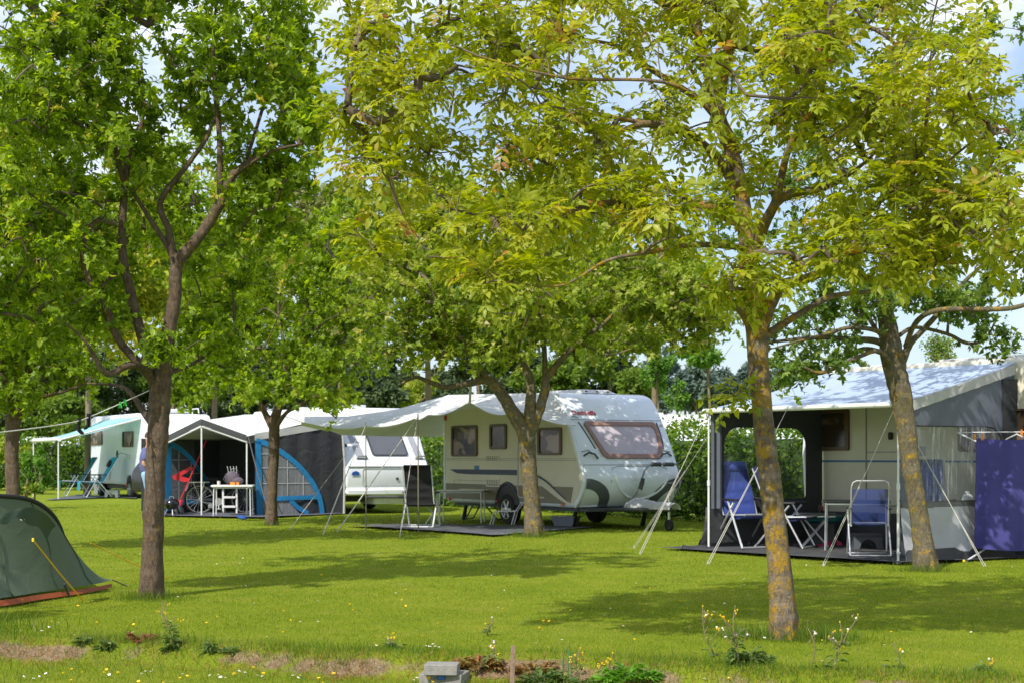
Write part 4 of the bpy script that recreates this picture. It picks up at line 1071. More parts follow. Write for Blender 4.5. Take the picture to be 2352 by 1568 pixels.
# ------------------------------------------------------------------ weeds on the bank
def weed(name, label, x, y, h, seed, heads='mixed', leafy=.5, branches=5, dry=True, lean=0.0):
    global RNG
    RNG = np.random.default_rng(seed); random.seed(seed)
    p = G(x, y, -.06); z0 = float(hgt(p.x, p.y))
    root = thing(name, label, 'weed', (p.x, p.y, z0))
    mb = MB(); tips = []
    main = [Vector((p.x + lean * t * h + .02 * math.sin(t * 5 + seed), p.y + .02 * math.cos(t * 4), z0 - .02 + h * t)) for t in np.linspace(0, 1, 7)]
    mb.tube(main, [.0055 - .003 * t for t in np.linspace(0, 1, 7)], 6); tips.append(main[-1])
    for k in range(branches):
        t = random.uniform(.35, .92); b = main[0].lerp(main[-1], t); b = main[min(6, int(t * 6))]
        a = random.uniform(0, 2 * PI); q = h * random.uniform(.14, .36) * (1.25 - t)
        e = b + Vector((math.cos(a) * q, math.sin(a) * q * .6, q * random.uniform(.7, 1.5)))
        mb.tube([b, b.lerp(e, .5) + Vector((0, 0, -.01)), e], [.003, .0022, .0015], 5); tips.append(e)
        for j in range(2):
            e2 = e + Vector((random.uniform(-1, 1), random.uniform(-.6, .6), random.uniform(-.1, 1))) * h * .06
            mb.tube([e, e2], [.0015, .001], 4); tips.append(e2)
    mb.build('stem', M['stem_dry' if dry else 'stem'], root)
    for k, t in enumerate(tips):
        if heads == 'none': break
        r = random.random()
        if r < .22 and heads != 'buds': MB().ball(t, random.uniform(.005, .0085), 8).build('seed_head', M['fluff'], root)
        elif r < .75: MB().lathe([(.002, -.005), (.0045, 0), (.006, .005), (.002, .008)], t, 7).build('flower_head', M['petal_yellow'], root)
        else: MB().lathe([(.002, -.008), (.005, -.002), (.003, .008)], t, 6).build('bud', M['stem_dry'], root)
    n = int(90 * leafy)
    if n:
        tt = RNG.random(n) ** 1.5 * .6
        b = np.array([main[0].lerp(main[-1], float(q)) for q in tt])
        a = RNG.random(n) * 2 * PI
        d = np.stack([np.cos(a), np.sin(a), RNG.uniform(-.2, .7, n)], 1)
        b = b + d * RNG.random((n, 1)) * .035
        L = RNG.uniform(.03, .075, n) * (1.25 - tt)
        V, T, va = leaf_blades(b, d, unit(rand_dirs(n) * .5 + np.array([0, 0, 1.0])), L, L * .42, np.clip(RNG.normal(.45, .25, n), 0, 1), .25, .3, True)
        np_mesh('leaves', V, T, M['weed_leaf'], root, var=va)
    return root
weed('ragwort', 'bushy ragwort with yellow and fluffy heads, tallest weed left of the walnut trunk', 1690, 1556, .40, 1, leafy=1.0, branches=9)
weed('hawkbit', 'thin leaning stalk with pale fluffy heads left of the bushy ragwort', 1640, 1530, .36, 2, leafy=.15, branches=5, lean=-.25)
weed('hawkbit', 'lone bent stalk with yellow heads right of the walnut trunk', 1940, 1500, .24, 3, leafy=.1, branches=3, lean=.30)
weed('ragwort', 'dry brown ragwort with one white fluffy head right of the walnut trunk', 1925, 1566, .32, 4, leafy=.35, branches=6)
weed('hawkbit', 'slim stalk with a single yellow head below the lone bent stalk', 1870, 1560, .27, 5, leafy=.1, branches=2, lean=-.1)
weed('hawkbit', 'short yellow-headed stalk at the lower right of the lawn', 2060, 1556, .18, 6, leafy=.15, branches=2)
weed('dock_plant', 'dark leafy dock with a leaning stalk on the bank below the plum trunk', 395, 1500, .36, 7, heads='buds', leafy=1.3, branches=5, lean=-.15)
weed('thistle', 'withered brown thistle behind the wooden stake, on the rusty bank', 1330, 1556, .26, 8, heads='buds', leafy=.5, branches=6)
weed('thistle', 'withered thistle beside the bright green leafy clump', 1400, 1556, .22, 9, heads='buds', leafy=.4, branches=5)
weed('ragwort', 'small ragwort with yellow heads between the concrete blocks and the stake', 1130, 1540, .20, 10, leafy=.5, branches=4)
weed('nettle', 'low green nettle on the bare soil at the left of the bank', 195, 1492, .10, 11, heads='none', leafy=.9, branches=3, dry=False)
weed('nettle', 'low green nettle beside the reddish patch on the bank', 245, 1494, .11, 12, heads='none', leafy=.9, branches=3, dry=False)
weed('nettle', 'small upright nettle right of the leafy dock', 485, 1506, .12, 13, heads='none', leafy=.8, branches=3, dry=False)
weed('nettle', 'flat dark nettle on the bank above the daisies', 525, 1508, .07, 14, heads='none', leafy=.9, branches=3, dry=False)
weed('ragwort', 'tiny yellow-flowered ragwort left of the concrete blocks', 900, 1510, .10, 15, leafy=.6, branches=4)
weed('hawkbit', 'tiny stalk standing on the bank edge above the concrete blocks', 1125, 1480, .16, 16, leafy=.2, branches=2)
weed('ragwort', 'small dry ragwort at the lower right edge of the lawn', 2270, 1562, .10, 17, leafy=.5, branches=4)

def clump(name, label, x, y, r, h, n, seed, mat, jag=True):
    global RNG
    RNG = np.random.default_rng(seed)
    p = G(x, y, -.09); z0 = float(hgt(p.x, p.y))
    root = thing(name, label, 'weed', (p.x, p.y, z0))
    a = RNG.random(n) * 2 * PI; q = RNG.random(n) ** .5
    b = np.stack([p.x + np.cos(a) * q * r, p.y + np.sin(a) * q * r * .5, z0 + h * (1 - q ** 2) * RNG.random(n)], 1)
    d = np.stack([np.cos(a), np.sin(a) * .7, RNG.uniform(.0, 1.1, n)], 1)
    L = RNG.uniform(.05, .11, n)
    V, T, va = leaf_blades(b, d, unit(rand_dirs(n) * .4 + np.array([0, 0, 1.0])), L, L * .3, np.clip(RNG.normal(.5, .25, n), 0, 1), .25, .3, True)
    V2 = [V]; T2 = [T]; A2 = [va]; off = len(V)
    for sd in (-1, 1):
        s = unit(np.cross(unit(d), np.array([0, 0, 1.0])))
        for qv in (.35, .65):
            W, T3, a3 = leaf_blades(b + unit(d) * (L * qv)[:, None], unit(d) * .6 + s * sd, np.tile([0, 0, 1.0], (n, 1)), L * .42, L * .14, va[::7], .2, .2, False)
            V2.append(W); T2.append(T3 + off); A2.append(a3); off += len(W)
    np_mesh('leaves', np.concatenate(V2), np.concatenate(T2), M[mat], root, var=np.concatenate(A2))
    mb = MB()
    for k in range(10):
        an = RNG.random() * 2 * PI
        mb.tube([(p.x, p.y, z0 - .02), (p.x + math.cos(an) * r * .5, p.y + math.sin(an) * r * .25, z0 + h * .8)], [.004, .002], 5)
    mb.build('stem', M['stem'], root)
clump('thistle_rosette', 'lush bright green thistle clump at the foot of the bank', 1445, 1568, .17, .09, 170, 31, 'weed_green')
clump('thistle_rosette', 'smaller dark green clump beside the wooden stake', 1245, 1562, .10, .07, 90, 32, 'weed_leaf')
clump('thistle_rosette', 'greyish clump at the foot of the bushy ragwort', 1725, 1560, .10, .08, 110, 33, 'weed_leaf')
M['rust'] = leafmat('rusty_leaf', [(0, (.14, .09, .025)), (.5, (.27, .14, .04)), (1, (.30, .26, .06))], .25, 1.2, .7)
clump('rusty_sedum', 'rust-coloured low plant patch right of the wooden stake', 1230, 1552, .13, .025, 90, 35, 'rust')
clump('rusty_sedum', 'rust-coloured low plant patch behind the concrete blocks', 1100, 1550, .13, .025, 90, 36, 'rust')
M['redpatch'] = leafmat('red_leaf', [(0, (.20, .04, .03)), (1, (.36, .10, .08))], .25, 1.2, .7)
clump('red_herb', 'small reddish herb on the bare soil at the left of the bank', 325, 1498, .05, .015, 26, 38, 'redpatch')
def reed():
    p = G(1292, 1560, -.09); root = thing('onion_shoots', 'three thin blue-green shoots standing on the rusty bank', 'weed', (p.x, p.y, -.1))
    for dx, h in ((0, .22), (.035, .27), (.055, .2)):
        MB().tube([(p.x + dx, p.y, -.12), (p.x + dx + .004, p.y, -.1 + h * .6), (p.x + dx + .012, p.y, -.1 + h)], [.006, .005, .001], 6).build('shoot', M['weed_stem_g'], root)
M['weed_stem_g'] = pm('onion_green', (.07, .17, .07), .5, var=.15)
reed()

# ------------------------------------------------------------------ sky and sun
def sky():
    w = bpy.data.worlds.new('World'); SC.world = w; w.use_nodes = True
    nt = w.node_tree; nt.nodes.clear()
    class W(NT):
        def __init__(s): s.t = nt
    t = W()
    st = t.n('ShaderNodeTexSky', sky_type='NISHITA'); st.sun_disc = False
    st.sun_elevation = SUN_E; st.sun_rotation = SUN_ROT
    st.altitude = 0; st.air_density = 1.0; st.dust_density = 1.0; st.ozone_density = 1.0
    g = t.n('ShaderNodeTexCoord').outputs['Generated']
    mp = t.n('ShaderNodeMapping'); mp.inputs['Scale'].default_value = (1, 1, 2.2); t.l(g, mp.inputs['Vector'])
    f = t.noise(mp.outputs[0], 2.3, 7, .58, .3)
    cl = t.ramp(f, [(.46, (0, 0, 0)), (.66, (1, 1, 1))])
    base = t.mix(.30, st.outputs[0], (4.6, 5.9, 8.6))
    c = t.mix(cl, base, (9.2, 9.5, 10.2))
    b = t.n('ShaderNodeBackground', Strength=SKY_S); t.l(c, b.inputs['Color'])
    o = t.n('ShaderNodeOutputWorld'); t.l(b.outputs[0], o.inputs['Surface'])
SKY_S = 0.15
SUN_E = R(47)
SUN_AZ = Vector((-.52, -.854, 0))       # horizontal direction towards the sun: behind the camera, to the left
SUN_ROT = math.atan2(SUN_AZ.x, SUN_AZ.y)   # clockwise from +Y
sky()
sl = bpy.data.lights.new('sun', 'SUN'); sl.energy = 5.0; sl.angle = R(.53); sl.color = (1, .95, .86)
so = bpy.data.objects.new('sun', sl); COL.objects.link(so)
sd = Vector((SUN_AZ.x * math.cos(SUN_E), SUN_AZ.y * math.cos(SUN_E), math.sin(SUN_E)))
so.rotation_euler = sd.to_track_quat('Z', 'Y').to_euler()
so.location = (-8, -10, 20)

cam = bpy.data.cameras.new('camera'); co = bpy.data.objects.new('camera', cam); COL.objects.link(co)
co.location = (0, 0, EYE); co.rotation_euler = (R(90), 0, 0)
cam.sensor_width = 36; cam.lens = 36 * F / 2352
cam.shift_y = (HZ - 784) / 2352
cam.clip_start = .1; cam.clip_end = 3000
cam.dof.use_dof = True; cam.dof.focus_distance = 12.5; cam.dof.aperture_fstop = 6.3
SC.camera = co
SC.view_settings.view_transform = 'Standard'; SC.view_settings.look = 'None'; SC.view_settings.exposure = 0; SC.view_settings.gamma = 1
SC.render.engine = 'CYCLES'
SC.cycles.use_denoising = True
SC.cycles.max_bounces = 8; SC.cycles.transparent_max_bounces = 12; SC.cycles.diffuse_bounces = 4; SC.cycles.transmission_bounces = 6
# ================================================================== camp: frames and helpers
def frame(x, y, yaw, z=0.0):
    return Matrix.Translation((x, y, z)) @ Matrix.Rotation(yaw, 4, 'Z')

def loc_on(f, vx, vy, axis, val):
    """local point where the line of sight through (vx, vy) meets the local plane axis = val"""
    inv = f.inverted()
    o = inv @ Vector((0, 0, EYE))
    d = inv.to_3x3() @ Vector(((vx - CX) / F, 1.0, (HZ - vy) / F))
    t = (val - o[axis]) / d[axis]
    return o + d * t

class Side:
    """the y = 0 side of a vehicle, addressed in picture coordinates"""
    def __init__(s, f, y=0.0): s.f = f; s.y = y
    def __call__(s, vx, vy, out=0.0):
        p = loc_on(s.f, vx, vy, 1, s.y)
        return Vector((p.x, s.y - out, p.z))
    def rect(s, x0, y0, x1, y1, r=.05, out=0.0, ins=0.0):
        a = s(x0, y1); b = s(x1, y0)
        return [Vector((q[0], s.y - out, q[1])) for q in rrect(a.x + ins, a.z + ins, b.x - ins, b.z - ins, r)]

def body(f, prof, W, name, mat, root, r=.07):
    """closed side profile (x, z) swept across the width with rounded long edges"""
    st = [(0.0, r), (.012, r * .45), (.035, r * .14), (r, 0), (W - r, 0), (W - .035, r * .14), (W - .012, r * .45), (W, r)]
    n = len(prof); mb = MB(f); vs = []; fs = []
    for y, d in st:
        vs += [Vector((q[0], y, q[1])) for q in inset(prof, d)]
    for i in range(len(st) - 1):
        for k in range(n):
            k2 = (k + 1) % n
            fs.append((i * n + k, i * n + k2, (i + 1) * n + k2, (i + 1) * n + k))
    fs.append(tuple(range(n))); fs.append(tuple((len(st) - 1) * n + k for k in range(n)))
    mb.add(vs, fs)
    return mb.build(name, mat, root, angle=40)

def smooth_prof(pts, per=4):
    s = catmull([(Vector((p[0], 0, p[1])), 0) for p in pts], per)
    return [(q.x, q.z) for q, _ in s]

def wheel(f, x, y, r, root, w=.18, facing=-1, hub='alloy'):
    """a road wheel: tyre with a rim that has spokes"""
    rot = Matrix.Rotation(R(90), 3, 'X')
    t = MB(f)
    t.lathe([(r * .62, -w / 2), (r * .93, -w / 2), (r, -w * .3), (r, w * .3), (r * .93, w / 2), (r * .62, w / 2)], (x, y, r), 28, rot)
    ty = t.build('wheel', M['rubber'], root)
    h = MB(f)
    yo = y + facing * w * .46
    h.lathe([(r * .63, -.02), (r * .63, .02), (r * .55, .0)], (x, yo, r), 24, rot)
    for k in range(6):
        a = k * PI / 3
        h.box((x + math.cos(a) * r * .32, yo, r + math.sin(a) * r * .32), (r * .52, .03, r * .17), Matrix.Rotation(-a, 3, 'Y'))
    h.lathe([(r * .17, -.03), (r * .17, .03), (r * .08, .04)], (x, yo, r), 12, rot)
    h.build('rim', M[hub], ty)
    return ty

def window(f, loop, th, name, root, frame_mat, pane_mat, ins=.05, depth=.03):
    """frame ring and pane from a planar loop (3D local points); th = outward unit vector"""
    th = Vector(th)
    c = sum(loop, Vector()) / len(loop)
    inner = []
    for p in loop:
        d = p - c
        L = d.length
        inner.append(c + d * max(.2, (L - ins * 1.25) / L))
    fr = MB(f).ring(loop, inner, th * depth).build(name, frame_mat, root)
    MB(f).poly([p + th * depth * .35 for p in inner]).build('pane', pane_mat, fr, smooth=False)
    return fr

def text_mesh(body_, size, f, root, mat, name='lettering', off=.0):
    cu = bpy.data.curves.new('t', 'FONT'); cu.body = body_; cu.size = size; cu.extrude = .003; cu.offset = off
    o = bpy.data.objects.new('t', cu); COL.objects.link(o)
    bpy.context.view_layer.update()
    me = bpy.data.meshes.new_from_object(o.evaluated_get(bpy.context.evaluated_depsgraph_get()))
    vs = [f @ v.co for v in me.vertices]; fs = [tuple(p.vertices) for p in me.polygons]
    bpy.data.objects.remove(o)
    mb = MB(); mb.add(vs, fs)
    return mb.build(name, mat, root, smooth=False)

YAW = math.atan2(-.866, .5)
M['guard_grey'] = pm('mid_grey_guard', (.10, .11, .125), .5)

# ================================================================== the big white caravan
def big_caravan():
    f = frame(1.32, 28.1, YAW)
    root = thing('caravan', 'big white caravan with brown skirt and red lettering on its front, behind the pear tree', 'caravan', (1.32, 28.1, 0))
    front = smooth_prof([(-1.6, 2.58), (-1.25, 2.565), (-.98, 2.49), (-.80, 2.32), (-.60, 2.05), (-.42, 1.78), (-.24, 1.46), (-.09, 1.18), (-.005, .98), (-.02, .80), (-.12, .60), (-.30, .42)], 4)
    prof = front + [(-.40, .40), (-5.42, .40), (-5.50, .50), (-5.54, 1.2), (-5.54, 2.2), (-5.48, 2.42), (-5.33, 2.54), (-5.1, 2.58)]
    body(f, prof, 2.2, 'body', M['white_gel'], root)
    fz = sorted((z, x) for x, z in front if z > .42)
    def fx(z):
        return float(np.interp(z, [q[0] for q in fz], [q[1] for q in fz]))
    def fp(y, z, out=.0):
        dz = .02; s = Vector((2 * dz, 0, -(fx(z + dz) - fx(z - dz)))); s.normalize()
        return Vector((fx(z), y, z)) + s * out
    # --- the side, sheet set just proud of the shell
    S = Side(f)
    wall = [(x, z) for x, z in inset(prof, .085)]
    MB(f).poly([(x, -.003, z) for x, z in wall if z > .0], (0, .002, 0)).build('side_panel', M['cream'], root, smooth=False)
    sk = [(-.47, .47), (-5.42, .47), (-5.45, .79), (-.36, .79)]
    MB(f).poly([(x, -.007, z) for x, z in sk], (0, .003, 0)).build('skirt_panel', M['brown_panel'], root, smooth=False)
    # corner mouldings
    mb = MB(f)
    mb.tube([(x, -.004, z) for x, z in inset(front, 0)[2:]], .022, 8)
    mb.build('corner_moulding', M['white_gel2'], root)
    MB(f).tube([(-5.50, -.004, .45), (-5.52, -.004, 1.2), (-5.50, -.004, 2.3)], .022, 8).build('corner_moulding', M['white_gel2'], root)
    mb = MB(f)
    for z in (1.285, 1.315): mb.box((-2.85, -.006, z), (5.2, .008, .008))
    mb.build('trim_line', M['seam'], root)
    # decals
    mb = MB(f)
    a = S(1033, 1083, .009)
    z1 = 1.04; xs = a.x; xe = S(1188, 1090).x
    mb.poly([(xs, -.009, z1 + .045), (xs + .35, -.009, z1 - .035), (xs + .8, -.009, z1 - .05), (xe, -.009, z1 - .05), (xe, -.009, z1 + .055), (xs + .6, -.009, z1 + .05)], (0, .002, 0))
    mb.build('blue_stripe', M['navy_decal'], root, smooth=False)
    def swoosh(pts, w0, w1, out, mat, nm):
        c = catmull([(Vector((p[0], 0, p[1])), 0) for p in pts], 6)
        up = []; lo = []
        for i, (q, _) in enumerate(c):
            t = i / (len(c) - 1); w = (w0 + (w1 - w0) * t) * math.sin(PI * (.12 + .86 * t)) ** .5
            up.append(Vector((q.x, -out, q.z + w))); lo.append(Vector((q.x, -out, q.z - w)))
        m = MB(f)
        b = up + lo; n = len(up)
        m.add(b, [(i, i + 1, n + i + 1, n + i) for i in range(n - 1)])
        m.build(nm, mat, root, smooth=False)
    swoosh([(-2.35, .99), (-1.9, .97), (-1.4, .82), (-.9, .62), (-.45, .47)], .05, .07, .011, M['cream'], 'pale_swoosh')
    swoosh([(-2.2, 1.08), (-1.8, 1.02), (-1.3, .88), (-.85, .66), (-.5, .50)], .02, .022, .014, M['navy_decal'], 'blue_swoosh')
    mb = MB(f)
    for (x0, x1, z) in ((-4.9, -3.6, .66), (-4.6, -3.6, .61), (-2.0, -1.75, .60), (-1.9, -1.4, .56)):
        mb.poly([(x0, -.011, z), (x1, -.011, z), (x1, -.011, z + .025), (x0 + .15, -.011, z + .025)], (0, .002, 0))
    mb.build('pale_flashes', M['cream'], root, smooth=False)
    # windows, vents, hatch, door
    for (x0, y0, x1, y1) in ((1039, 975, 1098, 1047), (1127, 972, 1165, 1031), (1237, 980, 1292, 1044)):
        window(f, S.rect(x0, y0, x1, y1, .06, .004), (0, -1, 0), 'window', root, M['window_frame'], M['pane_brown'], .06, .035)
    for (x0, y0, x1, y1) in ((1117, 1043, 1147, 1060), (1118, 1098, 1148, 1116)):
        v = MB(f).ring(S.rect(x0, y0, x1, y1, .01, .004), S.rect(x0, y0, x1, y1, .01, .004, .025), (0, -.012, 0)).build('vent', M['cream_b'], root)
        a = S(x0, y1); b = S(x1, y0); g = MB(f)
        for k in range(7):
            g.box((a.x + (b.x - a.x) * (k + .5) / 7, -.008, (a.z + b.z) / 2), (.016, .006, abs(b.z - a.z) - .05))
        g.build('grille', M['seam'], v)
    MB(f).poly(S.rect(1090, 1068, 1101, 1083, .01, .006), (0, .002, 0)).build('sticker', M['blue_decal'], root)
    mb = MB(f)
    for x0, y0, x1, y1 in ((1043, 1103, 1133, 1152),): mb.ring(S.rect(x0, y0, x1, y1, .02, .009), S.rect(x0, y0, x1, y1, .02, .009, .008), (0, -.003, 0))
    mb.build('service_hatch', M['seam'], root)
    a = S(1190, 955); b = S(1236, 1150)
    dr = [Vector((q[0], -.005, q[1])) for q in rrect(a.x, .55, a.x + .68, 2.28, .08)]
    di = [Vector((q[0], -.005, q[1])) for q in rrect(a.x + .018, .568, a.x + .662, 2.262, .07)]
    dd = MB(f).ring(dr, di, (0, -.012, 0)).build('door', M['light_plastic'], root)
    MB(f).box((a.x + .58, -.03, 1.2), (.10, .04, .05)).build('handle', M['black_plastic'], dd, bevel=.01)
    # lamps along the skirt
    for x in (-5.25, -3.22, -.72): MB(f).box((x, -.02, .46), (.09, .03, .05)).build('marker_lamp', M['red_light' if x < -3 else 'orange_light'], root, bevel=.008)
    MB(f).box((-5.45, -.02, 2.18), (.05, .05, .11)).build('marker_lamp', M['red_light'], root, bevel=.01)
    # wheel with arch
    wx = loc_on(f, 1166, 1184, 1, 0).x
    arch = [(wx + math.cos(t) * .42, -.010, max(.40, .40 + math.sin(t) * .40)) for t in np.linspace(0, PI, 15)]
    MB(f).poly(arch, (0, .002, 0)).build('wheel_arch', M['black_plastic'], root, smooth=False)
    rim = [Vector(p) for p in arch]; rim2 = [Vector((wx + math.cos(t) * .47, -.010, .40 + math.sin(t) * .46)) for t in np.linspace(0, PI, 15)]
    g = MB(f); g.tube([(p + q) / 2 for p, q in zip(rim, rim2)], .03, 6); g.build('arch_lip', M['dark_grey'], root)
    wheel(f, wx, .06, .31, root)
    wheel(f, wx, 2.1, .31, root, facing=1)
    MB(f).box((-2.9, 1.1, .37), (4.9, 1.9, .08)).build('chassis', M['dark_grey'], root)
    mb = MB(f)
    for x in (-.75, -5.1):
        for y in (.3, 1.9): mb.tube([(x, y, .36), (x - .12, y, .02)], [.035, .05], 8)
    mb.build('corner_steady', M['black_plastic'], root)
    # --- the front
    top, bot = 2.0, 1.31
    def yl(z): return .30 + (.55 - .30) * (top - z) / (top - bot)
    def yr(z): return 1.96 - .12 * ((top - z) / (top - bot)) ** 3
    outer = []
    for k in range(13): z = bot + (top - bot) * k / 12; outer.append((yr(z) - (.05 if k in (0, 12) else 0), z))
    for k in range(1, 8): outer.append((yr(top) + (yl(top) - yr(top)) * k / 8, top))
    for k in range(13): z = top + (bot - top) * k / 12; outer.append((yl(z) + (.06 if k in (0, 12) else 0), z))
    for k in range(1, 8): outer.append((yl(bot) + (yr(bot) - yl(bot)) * k / 8, bot))
    cy, cz = 1.2, 1.66
    inn = [(cy + (y - cy) * .90, cz + (z - cz) * .78) for y, z in outer]
    A = [fp(y, z, .006) for y, z in outer]; B = [fp(y, z, .006) for y, z in inn]
    th = Vector((.95, 0, .45)).normalized() * .04
    fr = MB(f).ring(A, B, th).build('front_window', M['window_frame_r'], root)
    MB(f).surf(lambda u, v: fp(cy + ((yl(bot + (top - bot) * v) * (1 - u) + yr(bot + (top - bot) * v) * u) - cy) * .905, cz + (bot + (top - bot) * v - cz) * .785, .022), 12, 10).build('pane', M['pane_rose'], fr)
    for y, s in ((.235, 1), (2.07, -1)):
        MB(f).tube([fp(yl(z) - .07 if s > 0 else yr(z) + .05, z, .006) for z in np.linspace(2.0, 1.5, 6)], .012, 6).build('pinstripe', M['navy_decal'], root)
    mb = MB(f)
    mb.tube([fp(y, 2.045, .002) for y in np.linspace(.05, 2.15, 8)], .007, 5)
    mb.tube([fp(y, 1.20, .002) for y in np.linspace(.05, 2.15, 8)], .007, 5)
    lid = [(.62, .55), (.60, .9), (.66, 1.14), (.80, 1.175), (1.75, 1.175), (1.88, 1.14), (1.93, .9), (1.90, .55)]
    mb.tube([fp(y, z, .004) for y, z in lid], .007, 5)
    mb.build('locker_seam', M['seam'], root)
    mb = MB(f)
    arc = [(1.28 + .62 * math.cos(t), 1.12 + .56 * math.sin(t)) for t in np.linspace(PI * 1.05, PI * 1.95, 16)]
    mb.tube([fp(y, z, .0) for y, z in arc], .026, 8)
    mb.build('moulded_arc', M['white_gel2'], root)
    for s, c0 in ((1, .05), (-1, 2.15)):
        def fan(r0, r1, o):
            return lambda u, v: fp(c0 + s * (r0 + (r1 - r0) * v) * math.cos(u * PI / 2), max(.425, .42 + (r0 + (r1 - r0) * v) * .86 * math.sin(u * PI / 2)), o)
        MB(f).surf(fan(.40, .62, .006), 14, 4).build('corner_guard', M['guard_grey'], root)
        MB(f).surf(fan(.02, .40, .010), 12, 3).build('guard_cap', M['white_gel'], root)
        gy = .14 if s > 0 else 2.04
        hd = MB(f); hd.tube([fp(gy - .04 * s, 1.36, .02), fp(gy + .06 * s, 1.40, .06), fp(gy + .18 * s, 1.37, .065), fp(gy + .26 * s, 1.31, .02)], .018, 7)
        hd.build('grab_handle', M['dark_grey'], root)
        MB(f).tube([fp(gy - .06 * s, 1.44, .004), fp(gy + .1 * s, 1.47, .006), fp(gy + .26 * s, 1.36, .004)], .010, 6).build('handle_recess', M['seam'], root)
        MB(f).ball(fp(.12 if s > 0 else 2.1, 1.95, .01), (.03, .03, .03), 10).build('marker_lamp', M['light_plastic'], root)
    p0 = fp(.16, 2.135, .006); p1 = fp(.16, 2.20, .006)
    ez = (p1 - p0).normalized(); ex = Vector((0, 1, 0)); en = ex.cross(ez)
    tm = Matrix(((ex.x, ez.x, en.x, p0.x), (ex.y, ez.y, en.y, p0.y), (ex.z, ez.z, en.z, p0.z), (0, 0, 0, 1)))
    text_mesh('Dethleffs', .148, f @ tm, root, M['red_paint'], 'lettering', .0012)
    MB(f).tube([fp(.12, 2.10, .006), fp(.2, 2.10, .006), fp(.26, 2.075, .006)], .006, 5).build('logo_stroke', M['blue_decal'], root)
    # bicycle rack
    rk = MB(f)
    path = [(.95, .47), (1.10, .72), (1.15, .86), (1.22, 1.03), (1.38, 1.12), (1.98, 1.12), (2.06, 1.06), (2.02, .90), (1.95, .70), (1.90, .45)]
    rk.tube([fp(y, z, .22 if 1.2 < y < 2.05 else .14) for y, z in path], .019, 8)
    rk.tube([fp(1.12, .88, .16), fp(1.32, .86, .03)], .014, 7); rk.tube([fp(2.0, .88, .16), fp(1.86, .86, .03)], .014, 7)
    ro = rk.build('bicycle_rack', M['grey_plastic'], root)
    for (y0, z0, y1, z1) in ((1.42, 1.12, 1.62, 1.12), (1.70, 1.12, 1.92, 1.12), (1.13, .80, 1.17, .94), (2.05, 1.03, 2.03, .88)):
        MB(f).tube([fp(y0, z0, .20), fp(y1, z1, .20)], .04, 10).build('rack_pad', M['dark_grey'], ro)
    MB(f).box(fp(1.26, .72, .01), (.03, .07, .12)).build('lock', M['light_plastic'], root, bevel=.01)
    # drawbar, hitch cover, jockey wheel
    mb = MB(f)
    for y in (.35, 1.85): mb.tube([(-.6, y, .36), (1.15, 1.1, .40)], .04, 8)
    mb.box((-.25, 1.1, .37), (.3, 1.9, .06))
    db = mb.build('drawbar', M['dark_grey'], root)
    MB(f).surf(lambda u, v: (.15 + 1.15 * u, 1.1 + (.34 - .22 * u) * math.cos(PI * v) * (1 + .1 * math.sin(9 * u)), .40 + (.17 - .06 * u + .015 * math.sin(7 * u + 4 * v)) * math.sin(PI * v)), 10, 10).build('hitch_cover', M['fab_band'], root)
    mb = MB(f); mb.tube([(.95, 1.22, .62), (.95, 1.22, .12)], .025, 8); mb.box((.95, 1.22, .66), (.14, .03, .03))
    jw = mb.build('jockey_wheel', M['alu'], root)
    MB(f).lathe([(.03, -.035), (.10, -.035), (.11, 0), (.10, .035), (.03, .035)], (.95, 1.22, .11), 16, Matrix.Rotation(R(90), 3, 'X')).build('tyre', M['rubber'], jw)
    mb = MB(f); mb.tube([(1.2, 1.1, .50), (1.3, 1.18, .8), (1.28, 1.2, .86), (1.2, 1.16, .72), (1.16, 1.2, .58)], .008, 5); mb.tube([(1.24, 1.16, .86), (1.24, 1.16, .94)], .02, 6)
    mb.build('cable', M['black_plastic'], root)
    # roof hatch
    mb = MB(f); mb.add([(-3.0, .75, 2.575), (-1.25, .75, 2.575), (-1.25, 1.55, 2.575), (-3.0, 1.55, 2.575), (-2.85, .82, 2.67), (-1.45, .82, 2.655), (-1.45, 1.48, 2.655), (-2.85, 1.48, 2.67)],
                      [(4, 5, 6, 7), (0, 1, 5, 4), (1, 2, 6, 5), (2, 3, 7, 6), (3, 0, 4, 7)])
    h = mb.build('roof_hatch', M['light_plastic'], root, smooth=False)
    mb = MB(f)
    for y in (.9, 1.15, 1.4): mb.box((-1.33, y, 2.615), (.02, .05, .03))
    mb.build('hatch_catch', M['dark_grey'], h)
    return f
FB = big_caravan()

# ================================================================== plainer white vehicles
def white_vehicle(name, label, cat, x, y, yaw, prof, W, mat, wheels, sidewin=(), z=0.0, wr=.3):
    f = frame(x, y, yaw, z)
    root = thing(name, label, cat, (x, y, z))
    body(f, prof, W, 'body', M[mat], root)
    for (x0, z0, x1, z1) in sidewin:
        window(f, [Vector((q[0], -.004, q[1])) for q in rrect(x0, z0, x1, z1, .06)], (0, -1, 0), 'window', root, M['window_frame'], M['pane_dark'], .05, .04)
    for wx in wheels:
        arch = [(wx + math.cos(t) * (wr + .1), -.008, .40 + max(0, math.sin(t)) * (wr + .06)) for t in np.linspace(0, PI, 13)]
        MB(f).poly(arch, (0, .002, 0)).build('wheel_arch', M['black_plastic'], root, smooth=False)
        wheel(f, wx, .07, wr, root); wheel(f, wx, W - .07, wr, root, facing=1)
    x0 = min(p[0] for p in prof); x1 = max(p[0] for p in prof)
    MB(f).box(((x0 + x1) / 2 - .15, W / 2, .34), ((x1 - x0) * .86, W * .85, .12)).build('chassis', M['dark_grey'], root)
    return f, root

